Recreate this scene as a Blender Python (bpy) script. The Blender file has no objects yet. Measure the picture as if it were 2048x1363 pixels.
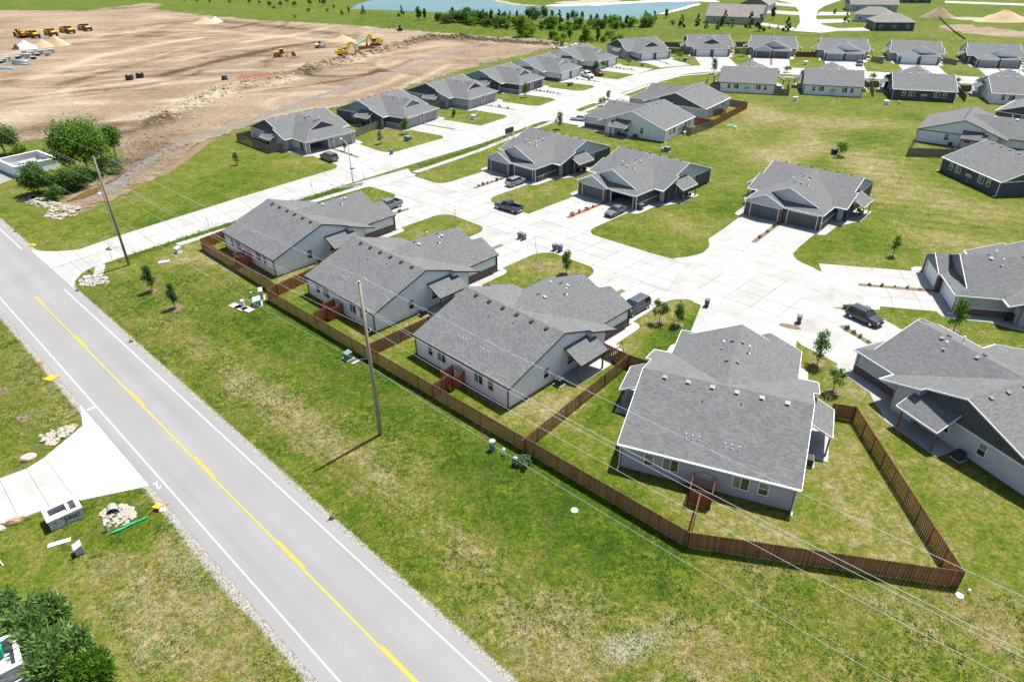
import bpy, bmesh, math, random
import numpy as np
from mathutils import Vector, Matrix
from mathutils import noise as mnoise

SC = bpy.context.scene
COL = SC.collection
R = math.radians

# ------------------------------------------------------------------ camera
CAMH, PITCH, ROLL = 44.62, R(31.38), R(-0.77)
cd = bpy.data.cameras.new('camera')
cam = bpy.data.objects.new('camera', cd)
COL.objects.link(cam)
cd.sensor_fit = 'HORIZONTAL'
cd.sensor_width = 36.0
cd.lens = 36.0 * 1381.59 / 2048.0
cd.clip_start = 0.5
cd.clip_end = 6000
fw = Vector((0, math.cos(PITCH), -math.sin(PITCH)))
rt = Vector((1, 0, 0))
up = rt.cross(fw)
rt2 = rt * math.cos(ROLL) + up * math.sin(ROLL)
up2 = -rt * math.sin(ROLL) + up * math.cos(ROLL)
m = Matrix((rt2, up2, -fw)).transposed().to_4x4()
m.translation = (0, 0, CAMH)
cam.matrix_world = m
SC.camera = cam

# ------------------------------------------------------------------ sky, sun, exposure
SUN_EL, SUN_AZ = R(66.0), R(45.0)      # azimuth from +Y towards +X
w = bpy.data.worlds.new('World')
SC.world = w
w.use_nodes = True
wn = w.node_tree.nodes
sky = wn.new('ShaderNodeTexSky')
sky.sky_type = 'NISHITA'
sky.sun_disc = False
sky.sun_elevation = SUN_EL
sky.sun_rotation = SUN_AZ
sky.air_density = 1.0
sky.dust_density = 1.6
w.node_tree.links.new(sky.outputs['Color'], wn['Background'].inputs['Color'])
wn['Background'].inputs['Strength'].default_value = 0.085
sl = bpy.data.lights.new('sun', 'SUN')
sl.energy = 5.0
sl.angle = R(0.53)
sl.color = (1.0, 0.965, 0.91)
sun = bpy.data.objects.new('sun', sl)
COL.objects.link(sun)
sd = Vector((math.sin(SUN_AZ) * math.cos(SUN_EL), math.cos(SUN_AZ) * math.cos(SUN_EL), math.sin(SUN_EL)))
sun.rotation_euler = (-sd).to_track_quat('-Z', 'Y').to_euler()
sun.location = (60, 160, 150)
SC.view_settings.view_transform = 'Standard'
SC.view_settings.look = 'None'
SC.view_settings.gamma = 1.0
SC.view_settings.use_curve_mapping = False
SC.view_settings.exposure = 0.95
SC.cycles.max_bounces = 6
SC.cycles.diffuse_bounces = 3
SC.cycles.glossy_bounces = 3
SC.cycles.transparent_max_bounces = 6
SC.cycles.use_denoising = True

# ------------------------------------------------------------------ helpers
class MB:
    """collects faces; build() links them as one mesh object"""
    def __init__(s):
        s.v, s.f, s.mi, s.cur = [], [], [], 0
    def poly(s, pts):
        b = len(s.v)
        s.v.extend(tuple(p) for p in pts)
        s.f.append(tuple(range(b, b + len(pts))))
        s.mi.append(s.cur)
        return s
    def box(s, x0, x1, y0, y1, z0, z1):
        b = len(s.v)
        s.v += [(x0,y0,z0),(x1,y0,z0),(x1,y1,z0),(x0,y1,z0),(x0,y0,z1),(x1,y0,z1),(x1,y1,z1),(x0,y1,z1)]
        for q in ((0,3,2,1),(4,5,6,7),(0,1,5,4),(1,2,6,5),(2,3,7,6),(3,0,4,7)):
            s.f.append(tuple(b+i for i in q)); s.mi.append(s.cur)
        return s
    def bar(s, a, b, w, h, up=(0,0,1)):
        a, b = Vector(a), Vector(b)
        d = (b-a).normalized()
        side = d.cross(Vector(up))
        if side.length < 1e-4: side = d.cross(Vector((1,0,0)))
        side.normalize(); u = side.cross(d)
        k = len(s.v)
        for p in (a, b):
            for sx, sz in ((-1,-1),(1,-1),(1,1),(-1,1)):
                s.v.append(tuple(p + side*sx*w/2 + u*sz*h/2))
        for q in ((3,2,1,0),(4,5,6,7),(0,1,5,4),(1,2,6,5),(2,3,7,6),(3,0,4,7)):
            s.f.append(tuple(k+i for i in q)); s.mi.append(s.cur)
        return s
    def tube(s, pts, rad, n=8, cap=True):
        """tube along points; rad a number or a list"""
        pts = [Vector(p) for p in pts]
        rads = rad if isinstance(rad, (list, tuple)) else [rad]*len(pts)
        rings = []
        for i, p in enumerate(pts):
            d = (pts[min(i+1, len(pts)-1)] - pts[max(i-1, 0)]).normalized()
            ref = Vector((0,0,1)) if abs(d.z) < .9 else Vector((1,0,0))
            a = d.cross(ref).normalized(); b = d.cross(a)
            k = len(s.v)
            for j in range(n):
                t = 2*math.pi*j/n
                s.v.append(tuple(p + (a*math.cos(t) + b*math.sin(t))*rads[i]))
            rings.append(k)
        for k0, k1 in zip(rings, rings[1:]):
            for j in range(n):
                s.f.append((k0+j, k0+(j+1)%n, k1+(j+1)%n, k1+j)); s.mi.append(s.cur)
        if cap:
            s.f.append(tuple(rings[0]+j for j in range(n))[::-1]); s.mi.append(s.cur)
            s.f.append(tuple(rings[-1]+j for j in range(n))); s.mi.append(s.cur)
        return s
    def cyl(s, c, r, z0, z1, n=12, r1=None):
        return s.tube([(c[0],c[1],z0),(c[0],c[1],z1)], [r, r if r1 is None else r1], n)
    def prism(s, pts2, z0, z1):
        """extrude an xy polygon"""
        n = len(pts2); b = len(s.v)
        a = sum(pts2[i][0]*pts2[(i+1)%n][1]-pts2[(i+1)%n][0]*pts2[i][1] for i in range(n))
        if a < 0: pts2 = pts2[::-1]
        s.v += [(p[0],p[1],z0) for p in pts2] + [(p[0],p[1],z1) for p in pts2]
        s.f.append(tuple(b+i for i in range(n))[::-1]); s.mi.append(s.cur)
        s.f.append(tuple(b+n+i for i in range(n))); s.mi.append(s.cur)
        for i in range(n):
            j = (i+1)%n
            s.f.append((b+i,b+j,b+n+j,b+n+i)); s.mi.append(s.cur)
        return s
    def loft(s, sections, cap=True):
        """skin rings with equal point counts"""
        n = len(sections[0]); ks = []
        for sec in sections:
            ks.append(len(s.v)); s.v.extend(tuple(p) for p in sec)
        for k0, k1 in zip(ks, ks[1:]):
            for j in range(n):
                s.f.append((k0+j, k0+(j+1)%n, k1+(j+1)%n, k1+j)); s.mi.append(s.cur)
        if cap:
            s.f.append(tuple(ks[0]+j for j in range(n))[::-1]); s.mi.append(s.cur)
            s.f.append(tuple(ks[-1]+j for j in range(n))); s.mi.append(s.cur)
        return s
    def mesh(s, name, smooth=False):
        me = bpy.data.meshes.new(name)
        me.from_pydata(s.v, [], s.f)
        if any(s.mi): me.polygons.foreach_set('material_index', s.mi)
        if smooth: me.polygons.foreach_set('use_smooth', [True]*len(s.f))
        me.update()
        return me
    def build(s, name, mats, parent=None, smooth=False, fix=True):
        me = s.mesh(name, smooth)
        if fix:
            bm = bmesh.new(); bm.from_mesh(me)
            bmesh.ops.recalc_face_normals(bm, faces=bm.faces)
            bm.to_mesh(me); bm.free()
        return obj(name, me, mats, parent)

def obj(name, me, mats=None, parent=None):
    o = bpy.data.objects.new(name, me)
    COL.objects.link(o)
    if mats is not None:
        if not isinstance(mats, (list, tuple)): mats = [mats]
        if me.users > 1 or len(me.materials):
            while len(me.materials) < len(mats): me.materials.append(None)
            for i, mt in enumerate(mats):
                o.material_slots[i].link = 'OBJECT'; o.material_slots[i].material = mt
        else:
            for mt in mats: me.materials.append(mt)
    if parent: o.parent = parent
    return o

def smooth_by_angle(o, ang=35):
    me = o.data
    bm = bmesh.new(); bm.from_mesh(me)
    for f in bm.faces: f.smooth = True
    for e in bm.edges:
        if len(e.link_faces) == 2 and e.calc_face_angle(0) > R(ang): e.smooth = False
    bm.to_mesh(me); bm.free()

def tag(o, label=None, cat=None, group=None, kind=None):
    if label: o['label'] = label
    if cat: o['category'] = cat
    if group: o['group'] = group
    if kind: o['kind'] = kind
    return o

def thing(name, label, cat, loc=(0,0,0), rz=0, group=None):
    o = bpy.data.objects.new(name, None)
    o.empty_display_size = .3
    COL.objects.link(o)
    if len(loc) == 2: loc = (loc[0], loc[1], 0)
    o.location = loc; o.rotation_euler = (0,0,rz)
    return tag(o, label, cat, group)

def at(o, loc, rz=0):
    o.location = loc if len(loc) == 3 else (loc[0], loc[1], 0)
    o.rotation_euler.z = rz
    return o

def copy_tree(o, parent=None):
    c = o.copy(); COL.objects.link(c); c.parent = parent
    for ch in list(o.children): copy_tree(ch, c)
    return c

def ang(a, b): return math.atan2(b[1]-a[1], b[0]-a[0])
def lerp(a, b, t): return tuple(a[i]+(b[i]-a[i])*t for i in range(len(a)))
def dist(a, b): return math.hypot(a[0]-b[0], a[1]-b[1])
def rot2(p, t): return (p[0]*math.cos(t)-p[1]*math.sin(t), p[0]*math.sin(t)+p[1]*math.cos(t))

# ------------------------------------------------------------------ materials
MAT = {}
def nt(name):
    mt = bpy.data.materials.new(name); mt.use_nodes = True
    t = mt.node_tree; b = t.nodes['Principled BSDF']
    return mt, t.nodes, t.links, b

class G:
    """tiny node-graph writer"""
    def __init__(s, name):
        s.m, s.n, s.l, s.b = nt(name); MAT[name] = s.m
        s.geo = s.n.new('ShaderNodeNewGeometry'); s.tc = s.n.new('ShaderNodeTexCoord')
        s.pos = s.geo.outputs['Position']; s.objc = s.tc.outputs['Object']
    def link(s, a, b):
        s.l.new(a, b)
    def setin(s, sock, v):
        if hasattr(v, 'links'): s.l.new(v, sock)
        elif isinstance(v, tuple) and len(v) == 3 and sock.type == 'RGBA': sock.default_value = (*v, 1)
        else: sock.default_value = v
    def noise(s, scale, vec=None, detail=3, rough=.55, dist=0, color=False):
        t = s.n.new('ShaderNodeTexNoise'); t.inputs['Scale'].default_value = scale
        t.inputs['Detail'].default_value = detail; t.inputs['Roughness'].default_value = rough
        t.inputs['Distortion'].default_value = dist
        s.l.new(vec if vec is not None else s.pos, t.inputs['Vector'])
        return t.outputs['Color' if color else 'Fac']
    def vor(s, scale, vec=None, feature='F1', out='Distance'):
        t = s.n.new('ShaderNodeTexVoronoi'); t.feature = feature; t.inputs['Scale'].default_value = scale
        s.l.new(vec if vec is not None else s.pos, t.inputs['Vector'])
        return t.outputs[out]
    def white(s, vec):
        t = s.n.new('ShaderNodeTexWhiteNoise'); s.l.new(vec, t.inputs['Vector']); return t.outputs['Value']
    def ramp(s, fac, stops, interp='LINEAR'):
        t = s.n.new('ShaderNodeValToRGB'); cr = t.color_ramp; cr.interpolation = interp
        while len(cr.elements) < len(stops): cr.elements.new(.5)
        for e, (p, c) in zip(cr.elements, stops):
            e.position = p; e.color = (*c, 1) if isinstance(c, tuple) else (c, c, c, 1)
        s.l.new(fac, t.inputs['Fac']); return t.outputs['Color']
    def math(s, op, a, b=None, c=None, clamp=False):
        t = s.n.new('ShaderNodeMath'); t.operation = op; t.use_clamp = clamp
        for i, v in enumerate((a, b, c)):
            if v is not None: s.setin(t.inputs[i], v)
        return t.outputs[0]
    def mix(s, fac, a, b, blend='MIX'):
        t = s.n.new('ShaderNodeMix'); t.data_type = 'RGBA'; t.blend_type = blend
        s.setin(t.inputs['Factor'], fac); s.setin(t.inputs['A'], a); s.setin(t.inputs['B'], b)
        return t.outputs['Result']
    def maprange(s, v, a, b, c=0., d=1., smooth=False):
        t = s.n.new('ShaderNodeMapRange')
        if smooth: t.interpolation_type = 'SMOOTHSTEP'
        s.l.new(v, t.inputs['Value'])
        for k, x in zip(('From Min','From Max','To Min','To Max'), (a,b,c,d)): t.inputs[k].default_value = x
        return t.outputs['Result']
    def sep(s, vec):
        t = s.n.new('ShaderNodeSeparateXYZ'); s.l.new(vec, t.inputs[0]); return t.outputs
    def comb(s, x, y, z):
        t = s.n.new('ShaderNodeCombineXYZ')
        for i, v in enumerate((x, y, z)): s.setin(t.inputs[i], v)
        return t.outputs[0]
    def mapping(s, vec, scale=(1,1,1), rot=(0,0,0), loc=(0,0,0)):
        t = s.n.new('ShaderNodeMapping'); s.l.new(vec, t.inputs['Vector'])
        t.inputs['Scale'].default_value = scale; t.inputs['Rotation'].default_value = rot; t.inputs['Location'].default_value = loc
        return t.outputs[0]
    def attr(s, name, out='Color'):
        t = s.n.new('ShaderNodeAttribute'); t.attribute_name = name; return t.outputs[out]
    def rnd(s):
        t = s.n.new('ShaderNodeObjectInfo'); return t.outputs['Random']
    def bump(s, h, strength=.3, dist=.05):
        t = s.n.new('ShaderNodeBump'); t.inputs['Strength'].default_value = strength; t.inputs['Distance'].default_value = dist
        s.l.new(h, t.inputs['Height']); s.l.new(t.outputs['Normal'], s.b.inputs['Normal'])
    def out(s, color=None, rough=.8, spec=.3, metal=0.):
        if color is not None: s.setin(s.b.inputs['Base Color'], color)
        s.setin(s.b.inputs['Roughness'], rough); s.b.inputs['Specular IOR Level'].default_value = spec
        s.b.inputs['Metallic'].default_value = metal
        return s.m

def scol(c, k): return tuple(min(1., x*k) for x in c)
def plain(name, c, rough=.7, spec=.3, metal=0., var=.12, scale=3., bump=0.):
    if name in MAT: return MAT[name]
    g = G(name)
    n = g.noise(scale, g.objc, 4)
    col = g.ramp(n, [(.3, scol(c, 1-var)), (.7, scol(c, 1+var))])
    if bump: g.bump(g.noise(scale*6, g.objc, 3), bump, .02)
    return g.out(col, rough, spec, metal)

# ---- lawn: world-space noise plus a painted cover attribute (dry, lush, bare, gravel)
g = G('grass')
cov = g.attr('cover'); cs = g.n.new('ShaderNodeSeparateColor'); g.link(cov, cs.inputs[0])
dry, lush, bare = cs.outputs[0], cs.outputs[1], cs.outputs[2]
grav = g.attr('gravel', 'Fac')
pg = g.sep(g.pos)
rnd_ = g.math('ADD', g.math('MULTIPLY', pg[0], .69737), g.math('MULTIPLY', pg[1], .71671))
gr_r = g.math('MULTIPLY', g.math('GREATER_THAN', rnd_, 19.7), g.math('SUBTRACT', 1.08, g.math('DIVIDE', g.math('SUBTRACT', rnd_, 19.9), .95)))
gr_l = g.math('MULTIPLY', g.math('LESS_THAN', rnd_, 11.1), g.math('SUBTRACT', 1.05, g.math('DIVIDE', g.math('SUBTRACT', 10.9, rnd_), 1.05)))
grav = g.math('ADD', grav, g.math('MAXIMUM', g.math('MAXIMUM', gr_r, gr_l), 0.))
big = g.noise(.05, detail=4, rough=.6)
mid = g.noise(.33, detail=5, rough=.65, dist=.6)
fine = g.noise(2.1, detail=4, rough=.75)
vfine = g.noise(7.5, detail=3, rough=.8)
md2 = g.noise(.95, g.mapping(g.pos, loc=(3,44,0)), detail=5, rough=.7, dist=.5)
d1 = g.math('ADD', g.math('MULTIPLY', big, .34), g.math('MULTIPLY', g.math('SUBTRACT', mid, .12), .72))
d1 = g.math('ADD', d1, g.math('MULTIPLY', fine, .34))
d1 = g.math('ADD', d1, g.math('MULTIPLY', g.math('SUBTRACT', md2, .47), .75))
d1 = g.math('ADD', d1, g.math('MULTIPLY', g.math('SUBTRACT', dry, .5), .50))
d1 = g.math('SUBTRACT', d1, g.math('MULTIPLY', lush, .20))
base = g.ramp(d1, [(.28, (.028,.060,.003)), (.44, (.047,.082,.004)), (.57, (.074,.099,.007)), (.70, (.108,.114,.020)), (.86, (.165,.146,.058)), (1.0, (.215,.185,.100))])
tint = g.ramp(g.noise(.9, g.mapping(g.pos, loc=(70,11,0)), detail=4, rough=.7), [(.35, (.80,.95,.9)), (.5, (1.,1.,1.)), (.68, (1.25,1.06,1.0))])
base = g.mix(1., base, tint, 'MULTIPLY')
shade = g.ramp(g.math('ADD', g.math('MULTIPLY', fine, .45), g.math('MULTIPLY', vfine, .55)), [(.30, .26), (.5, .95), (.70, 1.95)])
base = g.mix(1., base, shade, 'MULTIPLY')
fleck = g.ramp(g.noise(4.2, g.mapping(g.pos, loc=(31,7,0)), detail=3, rough=.85), [(.55, 0.), (.66, 1.)])
base = g.mix(g.math('MULTIPLY', fleck, g.maprange(d1, .42, .8, .10, .85)), base, (.255,.215,.115))
soil = g.ramp(g.noise(2.5, detail=4), [(.3, (.12,.082,.050)), (.7, (.24,.175,.115))])
bm_ = g.maprange(g.math('ADD', bare, g.math('MULTIPLY', g.math('SUBTRACT', g.noise(1.6, detail=6, rough=.8), .5), 1.1)), .45, .70)
base = g.mix(bm_, base, soil)
stone = g.ramp(g.vor(11., out='Color'), [(.1, (.13,.12,.10)), (.9, (.36,.345,.31))])
gm = g.maprange(g.math('ADD', grav, g.math('MULTIPLY', g.math('SUBTRACT', g.noise(4.5, detail=5, rough=.85), .5), 1.5)), .48, .66)
base = g.mix(gm, base, stone)
g.bump(g.math('ADD', fine, vfine), .8, .12)
g.out(base, .9, .1)

g = G('asphalt')
ln = g.noise(.12, g.mapping(g.pos, scale=(1,1,1)), detail=3)
fn = g.noise(14, detail=3, rough=.8)
u = g.sep(g.mapping(g.pos, rot=(0,0,R(-135.78))))
lane = g.noise(1.0, g.comb(g.math('MULTIPLY', u[0], .02), g.math('MULTIPLY', u[1], .75), 0.), detail=3)
t = g.math('ADD', g.math('MULTIPLY', ln, .3), g.math('ADD', g.math('MULTIPLY', lane, .45), g.math('MULTIPLY', fn, .25)))
g.bump(fn, .3, .02)
g.out(g.ramp(t, [(.32, (.178,.175,.172)), (.52, (.208,.205,.201)), (.70, (.240,.237,.232))]), .88, .2)

g = G('concrete')
t = g.math('ADD', g.math('MULTIPLY', g.noise(.22, detail=5, rough=.6), .6), g.math('MULTIPLY', g.noise(1.6, detail=5, rough=.7), .25))
t = g.math('ADD', t, g.math('ADD', g.math('MULTIPLY', g.rnd(), .11), .03))
c = g.ramp(t, [(.32, (.238,.230,.206)), (.50, (.295,.293,.280)), (.68, (.350,.350,.344))])
st = g.ramp(g.noise(.9, g.mapping(g.pos, loc=(9,3,0)), detail=6, rough=.7), [(.62, 0.), (.78, .5)])
c = g.mix(st, c, (.205,.190,.158))
g.bump(g.noise(9, detail=3), .1, .01)
g.out(c, .85, .25)

g = G('concrete_new')
g.out(g.ramp(g.noise(.5, detail=5), [(.3, (.38,.378,.37)), (.7, (.43,.427,.42))]), .85, .25)
plain('joint', (.12,.11,.092), .9)
plain('concrete_grey', (.36,.35,.32), .9, .2, 0, .15, .8)

g = G('shingle')
p = g.sep(g.objc)
row = g.math('FLOOR', g.math('DIVIDE', p[2], .046))
al = g.math('ADD', g.math('MULTIPLY', g.math('ADD', p[0], p[1]), 3.2), g.math('MULTIPLY', g.white(g.comb(row, 0., 0.)), 7.))
cell = g.white(g.comb(g.math('FLOOR', al), row, 0.))
k = g.math('ADD', g.math('MULTIPLY', cell, .62), g.math('MULTIPLY', g.noise(.35, g.objc, 4), .38))
fr = g.math('FRACT', g.math('DIVIDE', p[2], .046))
c = g.ramp(k, [(.12, (.096,.0985,.100)), (.5, (.124,.127,.128)), (.88, (.158,.160,.161))])
c = g.mix(g.math('MULTIPLY', g.math('LESS_THAN', fr, .22), .5), c, (.062,.065,.069))
g.bump(g.math('ADD', fr, g.math('MULTIPLY', cell, .5)), .35, .015)
g.out(c, .92, .15)

def siding(name, c, lap=.17, rough=.65):
    g = G(name)
    p = g.sep(g.objc)
    fr = g.math('FRACT', g.math('DIVIDE', p[2], lap))
    n = g.noise(.8, g.objc, 4)
    col = g.ramp(n, [(.3, scol(c, .93)), (.7, scol(c, 1.05))])
    col = g.mix(g.math('MULTIPLY', g.math('GREATER_THAN', fr, .9), .28), col, scol(c, .45))
    g.bump(g.math('SUBTRACT', 1., fr), .9, .022)
    return g.out(col, rough, .3)
siding('siding_white', (.82,.82,.81))
siding('siding_light_grey', (.52,.53,.54))
siding('siding_mid_grey', (.40,.415,.435))
siding('siding_greige', (.42,.42,.405))
siding('siding_slate', (.075,.085,.10))
siding('siding_graphite', (.095,.105,.11))
plain('gable_white', (.80,.81,.81), .6, .3, 0, .05, 1)
plain('gable_pale', (.47,.50,.51), .6, .3, 0, .06, 1)
plain('gable_dark', (.085,.092,.10), .6, .3, 0, .08, 1)
plain('gable_blue', (.25,.285,.31), .6, .3, 0, .06, 1)
plain('gable_mid', (.20,.215,.225), .6, .3, 0, .06, 1)
plain('trim_white', (.80,.80,.79), .5, .35, 0, .03, 1)
plain('trim_bronze', (.025,.022,.020), .45, .4, 0, .1, 1)
plain('trim_brown', (.075,.055,.042), .5, .4, 0, .1, 1)
plain('soffit', (.55,.55,.54), .7)
plain('door_white', (.76,.77,.76), .5, .35, 0, .04, .8)
plain('door_grey', (.105,.11,.115), .55, .35, 0, .06, .8)
plain('door_lightgrey', (.30,.305,.30), .55, .35, 0, .06, .8)
plain('entry_paint', (.55,.57,.57), .4, .4, 0, .05, 1)
plain('vinyl', (.82,.82,.81), .4, .4, 0, .02, 1)
g = G('glass_window')
n = g.noise(.9, g.mapping(g.geo.outputs['Position'], scale=(1,1,.7)), 3)
g.out(g.ramp(n, [(.35, (.012,.015,.017)), (.7, (.05,.06,.058))]), .06, .9)
g = G('glass_blind')
p = g.sep(g.objc)
g.out(g.mix(g.math('GREATER_THAN', g.math('FRACT', g.math('MULTIPLY', p[2], 16.)), .7), (.20,.24,.215), (.10,.125,.115)), .12, .8)
g = G('brick')
bt = g.n.new('ShaderNodeTexBrick')
p = g.sep(g.objc)
g.link(g.comb(g.math('ADD', p[0], p[1]), p[2], 0.), bt.inputs['Vector'])
bt.inputs['Color1'].default_value = (.145,.075,.058,1); bt.inputs['Color2'].default_value = (.085,.055,.050,1); bt.inputs['Mortar'].default_value = (.27,.25,.23,1)
bt.inputs['Scale'].default_value = 1.; bt.inputs['Brick Width'].default_value = .22; bt.inputs['Row Height'].default_value = .075; bt.inputs['Mortar Size'].default_value = .008
c = g.mix(.55, bt.outputs['Color'], g.ramp(g.noise(5., g.objc, 3, .7), [(.25, (.05,.032,.03)), (.5, (.13,.08,.065)), (.75, (.30,.22,.185))]))
g.out(c, .9, .15)
g = G('stone_veneer')
c = g.ramp(g.vor(3.2, g.mapping(g.objc, scale=(1,1,2.2)), out='Color'), [(.1, (.17,.17,.17)), (.5, (.30,.30,.295)), (.9, (.47,.465,.45))])
g.out(c, .9, .15)
plain('cap_stone', (.66,.65,.63), .8, .2, 0, .06, 2)
g = G('ledge_stone')
c = g.ramp(g.vor(3., g.mapping(g.objc, scale=(1,1,4.)), out='Color'), [(.1, (.22,.22,.22)), (.5, (.42,.42,.42)), (.9, (.66,.66,.65))])
g.bump(g.vor(3., g.mapping(g.objc, scale=(1,1,4.))), .8, .05)
g.out(c, .9, .15)
def wood(name, a, b, rough=.8):
    g = G(name)
    r = g.rnd(); n = g.noise(2., g.mapping(g.objc, scale=(6,6,.6)), 5, .7)
    t = g.math('ADD', g.math('MULTIPLY', r, .6), g.math('MULTIPLY', n, .5))
    g.out(g.ramp(t, [(.2, a), (.85, b)]), rough, .2)
wood('fence_brown', (.185,.082,.044), (.370,.185,.100))
wood('fence_red', (.210,.075,.042), (.370,.150,.085))
wood('fence_grey', (.135,.115,.098), (.245,.215,.185))
wood('wood_post', (.17,.10,.055), (.27,.17,.10))
wood('pole_wood', (.19,.150,.108), (.33,.275,.205))
def dirt(name, stops, sc=1., bmp=.6):
    g = G(name)
    v = g.mapping(g.pos, rot=(0,0,R(-49)), scale=(.25,1.,1.))
    t = g.math('ADD', g.math('MULTIPLY', g.noise(.11*sc, v, 6, .65, .4), .65), g.math('MULTIPLY', g.noise(.9*sc, g.pos, 5, .7), .35))
    tr = g.noise(.5*sc, g.mapping(g.pos, rot=(0,0,R(-52)), scale=(.05,1.3,1.)), 4, .7)
    t = g.math('ADD', g.math('MULTIPLY', t, .68), g.math('MULTIPLY', tr, .32))
    g.bump(g.math('ADD', g.noise(.8, g.pos, 5, .7), g.math('MULTIPLY', tr, .6)), bmp, .5)
    g.out(g.ramp(t, stops), .95, .08)
g = G('dirt')
lc = g.attr('tone'); ls = g.n.new('ShaderNodeSeparateColor'); g.link(lc, ls.inputs[0])
mudf = g.attr('mud', 'Fac')
v = g.mapping(g.pos, rot=(0,0,R(-49)), scale=(.22,1.,1.))
n1 = g.noise(.075, v, 7, .66, .8); n2 = g.noise(.9, g.pos, 6, .75); n3 = g.noise(.32, g.mapping(g.pos, rot=(0,0,R(-52)), scale=(.04,1.5,1.)), 5, .75); n4 = g.noise(.03, g.pos, 5, .6, 1.)
n5 = g.noise(.32, g.mapping(g.pos, rot=(0,0,R(-8)), scale=(.05,1.5,1.)), 5, .75)
n6 = g.noise(.28, g.mapping(g.pos, loc=(17,5,0)), 7, .8, 1.5)
t = g.math('ADD', g.math('MULTIPLY', n1, .26), g.math('ADD', g.math('MULTIPLY', n2, .22), g.math('ADD', g.math('MULTIPLY', n3, .16), g.math('ADD', g.math('MULTIPLY', n4, .22), g.math('MULTIPLY', g.math('SUBTRACT', n6, .33), .36)))))
t = g.math('ADD', t, g.math('MULTIPLY', n5, .10))
t = g.math('SUBTRACT', g.math('ADD', t, g.math('MULTIPLY', ls.outputs[0], .16)), g.math('MULTIPLY', ls.outputs[1], .17))
c = g.ramp(t, [(.36, (.075,.050,.034)), (.42, (.130,.090,.060)), (.48, (.200,.148,.100)), (.54, (.255,.195,.133)), (.61, (.320,.252,.175)), (.72, (.420,.345,.240))])
def nf(a, sc=.9): return g.maprange(g.math('ADD', a, g.math('MULTIPLY', g.math('SUBTRACT', g.noise(sc, g.pos, 6, .8), .5), .9)), .35, .75)
c = g.mix(nf(ls.outputs[2]), c, g.ramp(n2, [(.3, (.20,.060,.032)), (.7, (.34,.15,.09))]))
c = g.mix(nf(mudf, .6), c, g.ramp(n2, [(.3, (.14,.13,.12)), (.7, (.27,.265,.255))]))
g.bump(g.math('ADD', g.math('ADD', n2, n6), g.math('MULTIPLY', n3, .8)), 1., .7)
g.out(c, .95, .05)
dirt('clay', [(.30, (.16,.13,.085)), (.50, (.27,.25,.175)), (.72, (.38,.36,.275))], 2.)
dirt('mud', [(.30, (.10,.085,.07)), (.50, (.20,.185,.17)), (.70, (.33,.32,.31))], 3.)
dirt('mound_sand', [(.3, (.36,.26,.155)), (.7, (.47,.36,.235))], 2., .3)
dirt('mound_lime', [(.3, (.50,.50,.48)), (.7, (.62,.62,.60))], 2., .3)
dirt('red_soil', [(.3, (.22,.07,.035)), (.5, (.33,.115,.06)), (.7, (.40,.19,.115))], 3., .5)
dirt('dark_soil', [(.3, (.055,.042,.033)), (.7, (.13,.10,.08))], 2., .5)
plain('mulch', (.150,.110,.074), .95, .1, 0, .35, 6, .5)
plain('mulch_red', (.20,.075,.045), .95, .1, 0, .3, 6, .5)
g = G('riprap')
g.out(g.mix(g.math('MULTIPLY', g.rnd(), .6), g.ramp(g.noise(3., g.objc, 4), [(.3, (.24,.225,.20)), (.7, (.42,.405,.37))]), (.30,.24,.17)), .9, .15)
plain('boulder', (.38,.28,.17), .9, .15, 0, .25, 2, .5)
plain('boulder_pink', (.50,.38,.30), .9, .15, 0, .2, 2, .5)
plain('paint_white', (.62,.62,.61), .6, .3, 0, .06, 2)
plain('paint_yellow', (.50,.295,.02), .6, .3, 0, .12, 3)
g = G('water')
g.bump(g.noise(.35, g.mapping(g.pos, scale=(1,.4,1)), 4), .10, .2)
g.out(g.ramp(g.noise(.02, detail=3), [(.3, (.045,.115,.125)), (.7, (.065,.140,.150))]), .25, .35)
plain('muddy_water', (.12,.075,.025), .12, .6, 0, .2, 1)
def leaf(name, a, b, c, sat=0):
    g = G(name)
    t = g.math('ADD', g.math('MULTIPLY', g.noise(1.1, g.objc, 3), .5), g.math('MULTIPLY', g.white(g.geo.outputs['True Normal']), .5))
    col = g.ramp(t, [(.25, a), (.5, b), (.78, c)])
    g.out(col, .65, .25)
    tr = g.n.new('ShaderNodeBsdfTranslucent'); g.link(col, tr.inputs['Color'])
    mx = g.n.new('ShaderNodeMixShader'); mx.inputs[0].default_value = .45
    g.link(g.b.outputs[0], mx.inputs[1]); g.link(tr.outputs[0], mx.inputs[2])
    g.link(mx.outputs[0], g.n['Material Output'].inputs['Surface'])
leaf('leaf_bright', (0.046,0.132,0.009), (0.093,0.202,0.016), (0.163,0.279,0.031))
leaf('leaf_mid', (0.034,0.093,0.016), (0.065,0.139,0.022), (0.116,0.194,0.031))
leaf('leaf_dark', (.034,.090,.022), (.060,.135,.030), (.105,.190,.045))
leaf('leaf_willow', (0.078,0.171,0.009), (0.132,0.248,0.016), (0.202,0.318,0.031))
leaf('leaf_silver', (0.085,0.132,0.070), (0.132,0.186,0.101), (0.202,0.264,0.155))
leaf('leaf_straw', (0.202,0.155,0.062), (0.310,0.248,0.109), (0.434,0.357,0.171))
leaf('leaf_red', (0.093,0.031,0.031), (0.155,0.062,0.054), (0.217,0.109,0.078))
plain('bark', (.10,.075,.055), .9, .1, 0, .3, 4, .4)
plain('bark_grey', (.20,.175,.15), .9, .1, 0, .2, 4, .3)
plain('steel', (.48,.49,.50), .35, .5, .8, .08, 2)
plain('galv', (.42,.44,.44), .5, .4, .5, .1, 2)
plain('wire', (.62,.62,.62), .35, .5, .3, .05, 1)
plain('insulator', (.70,.72,.72), .3, .5, 0, .05, 1)
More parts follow.
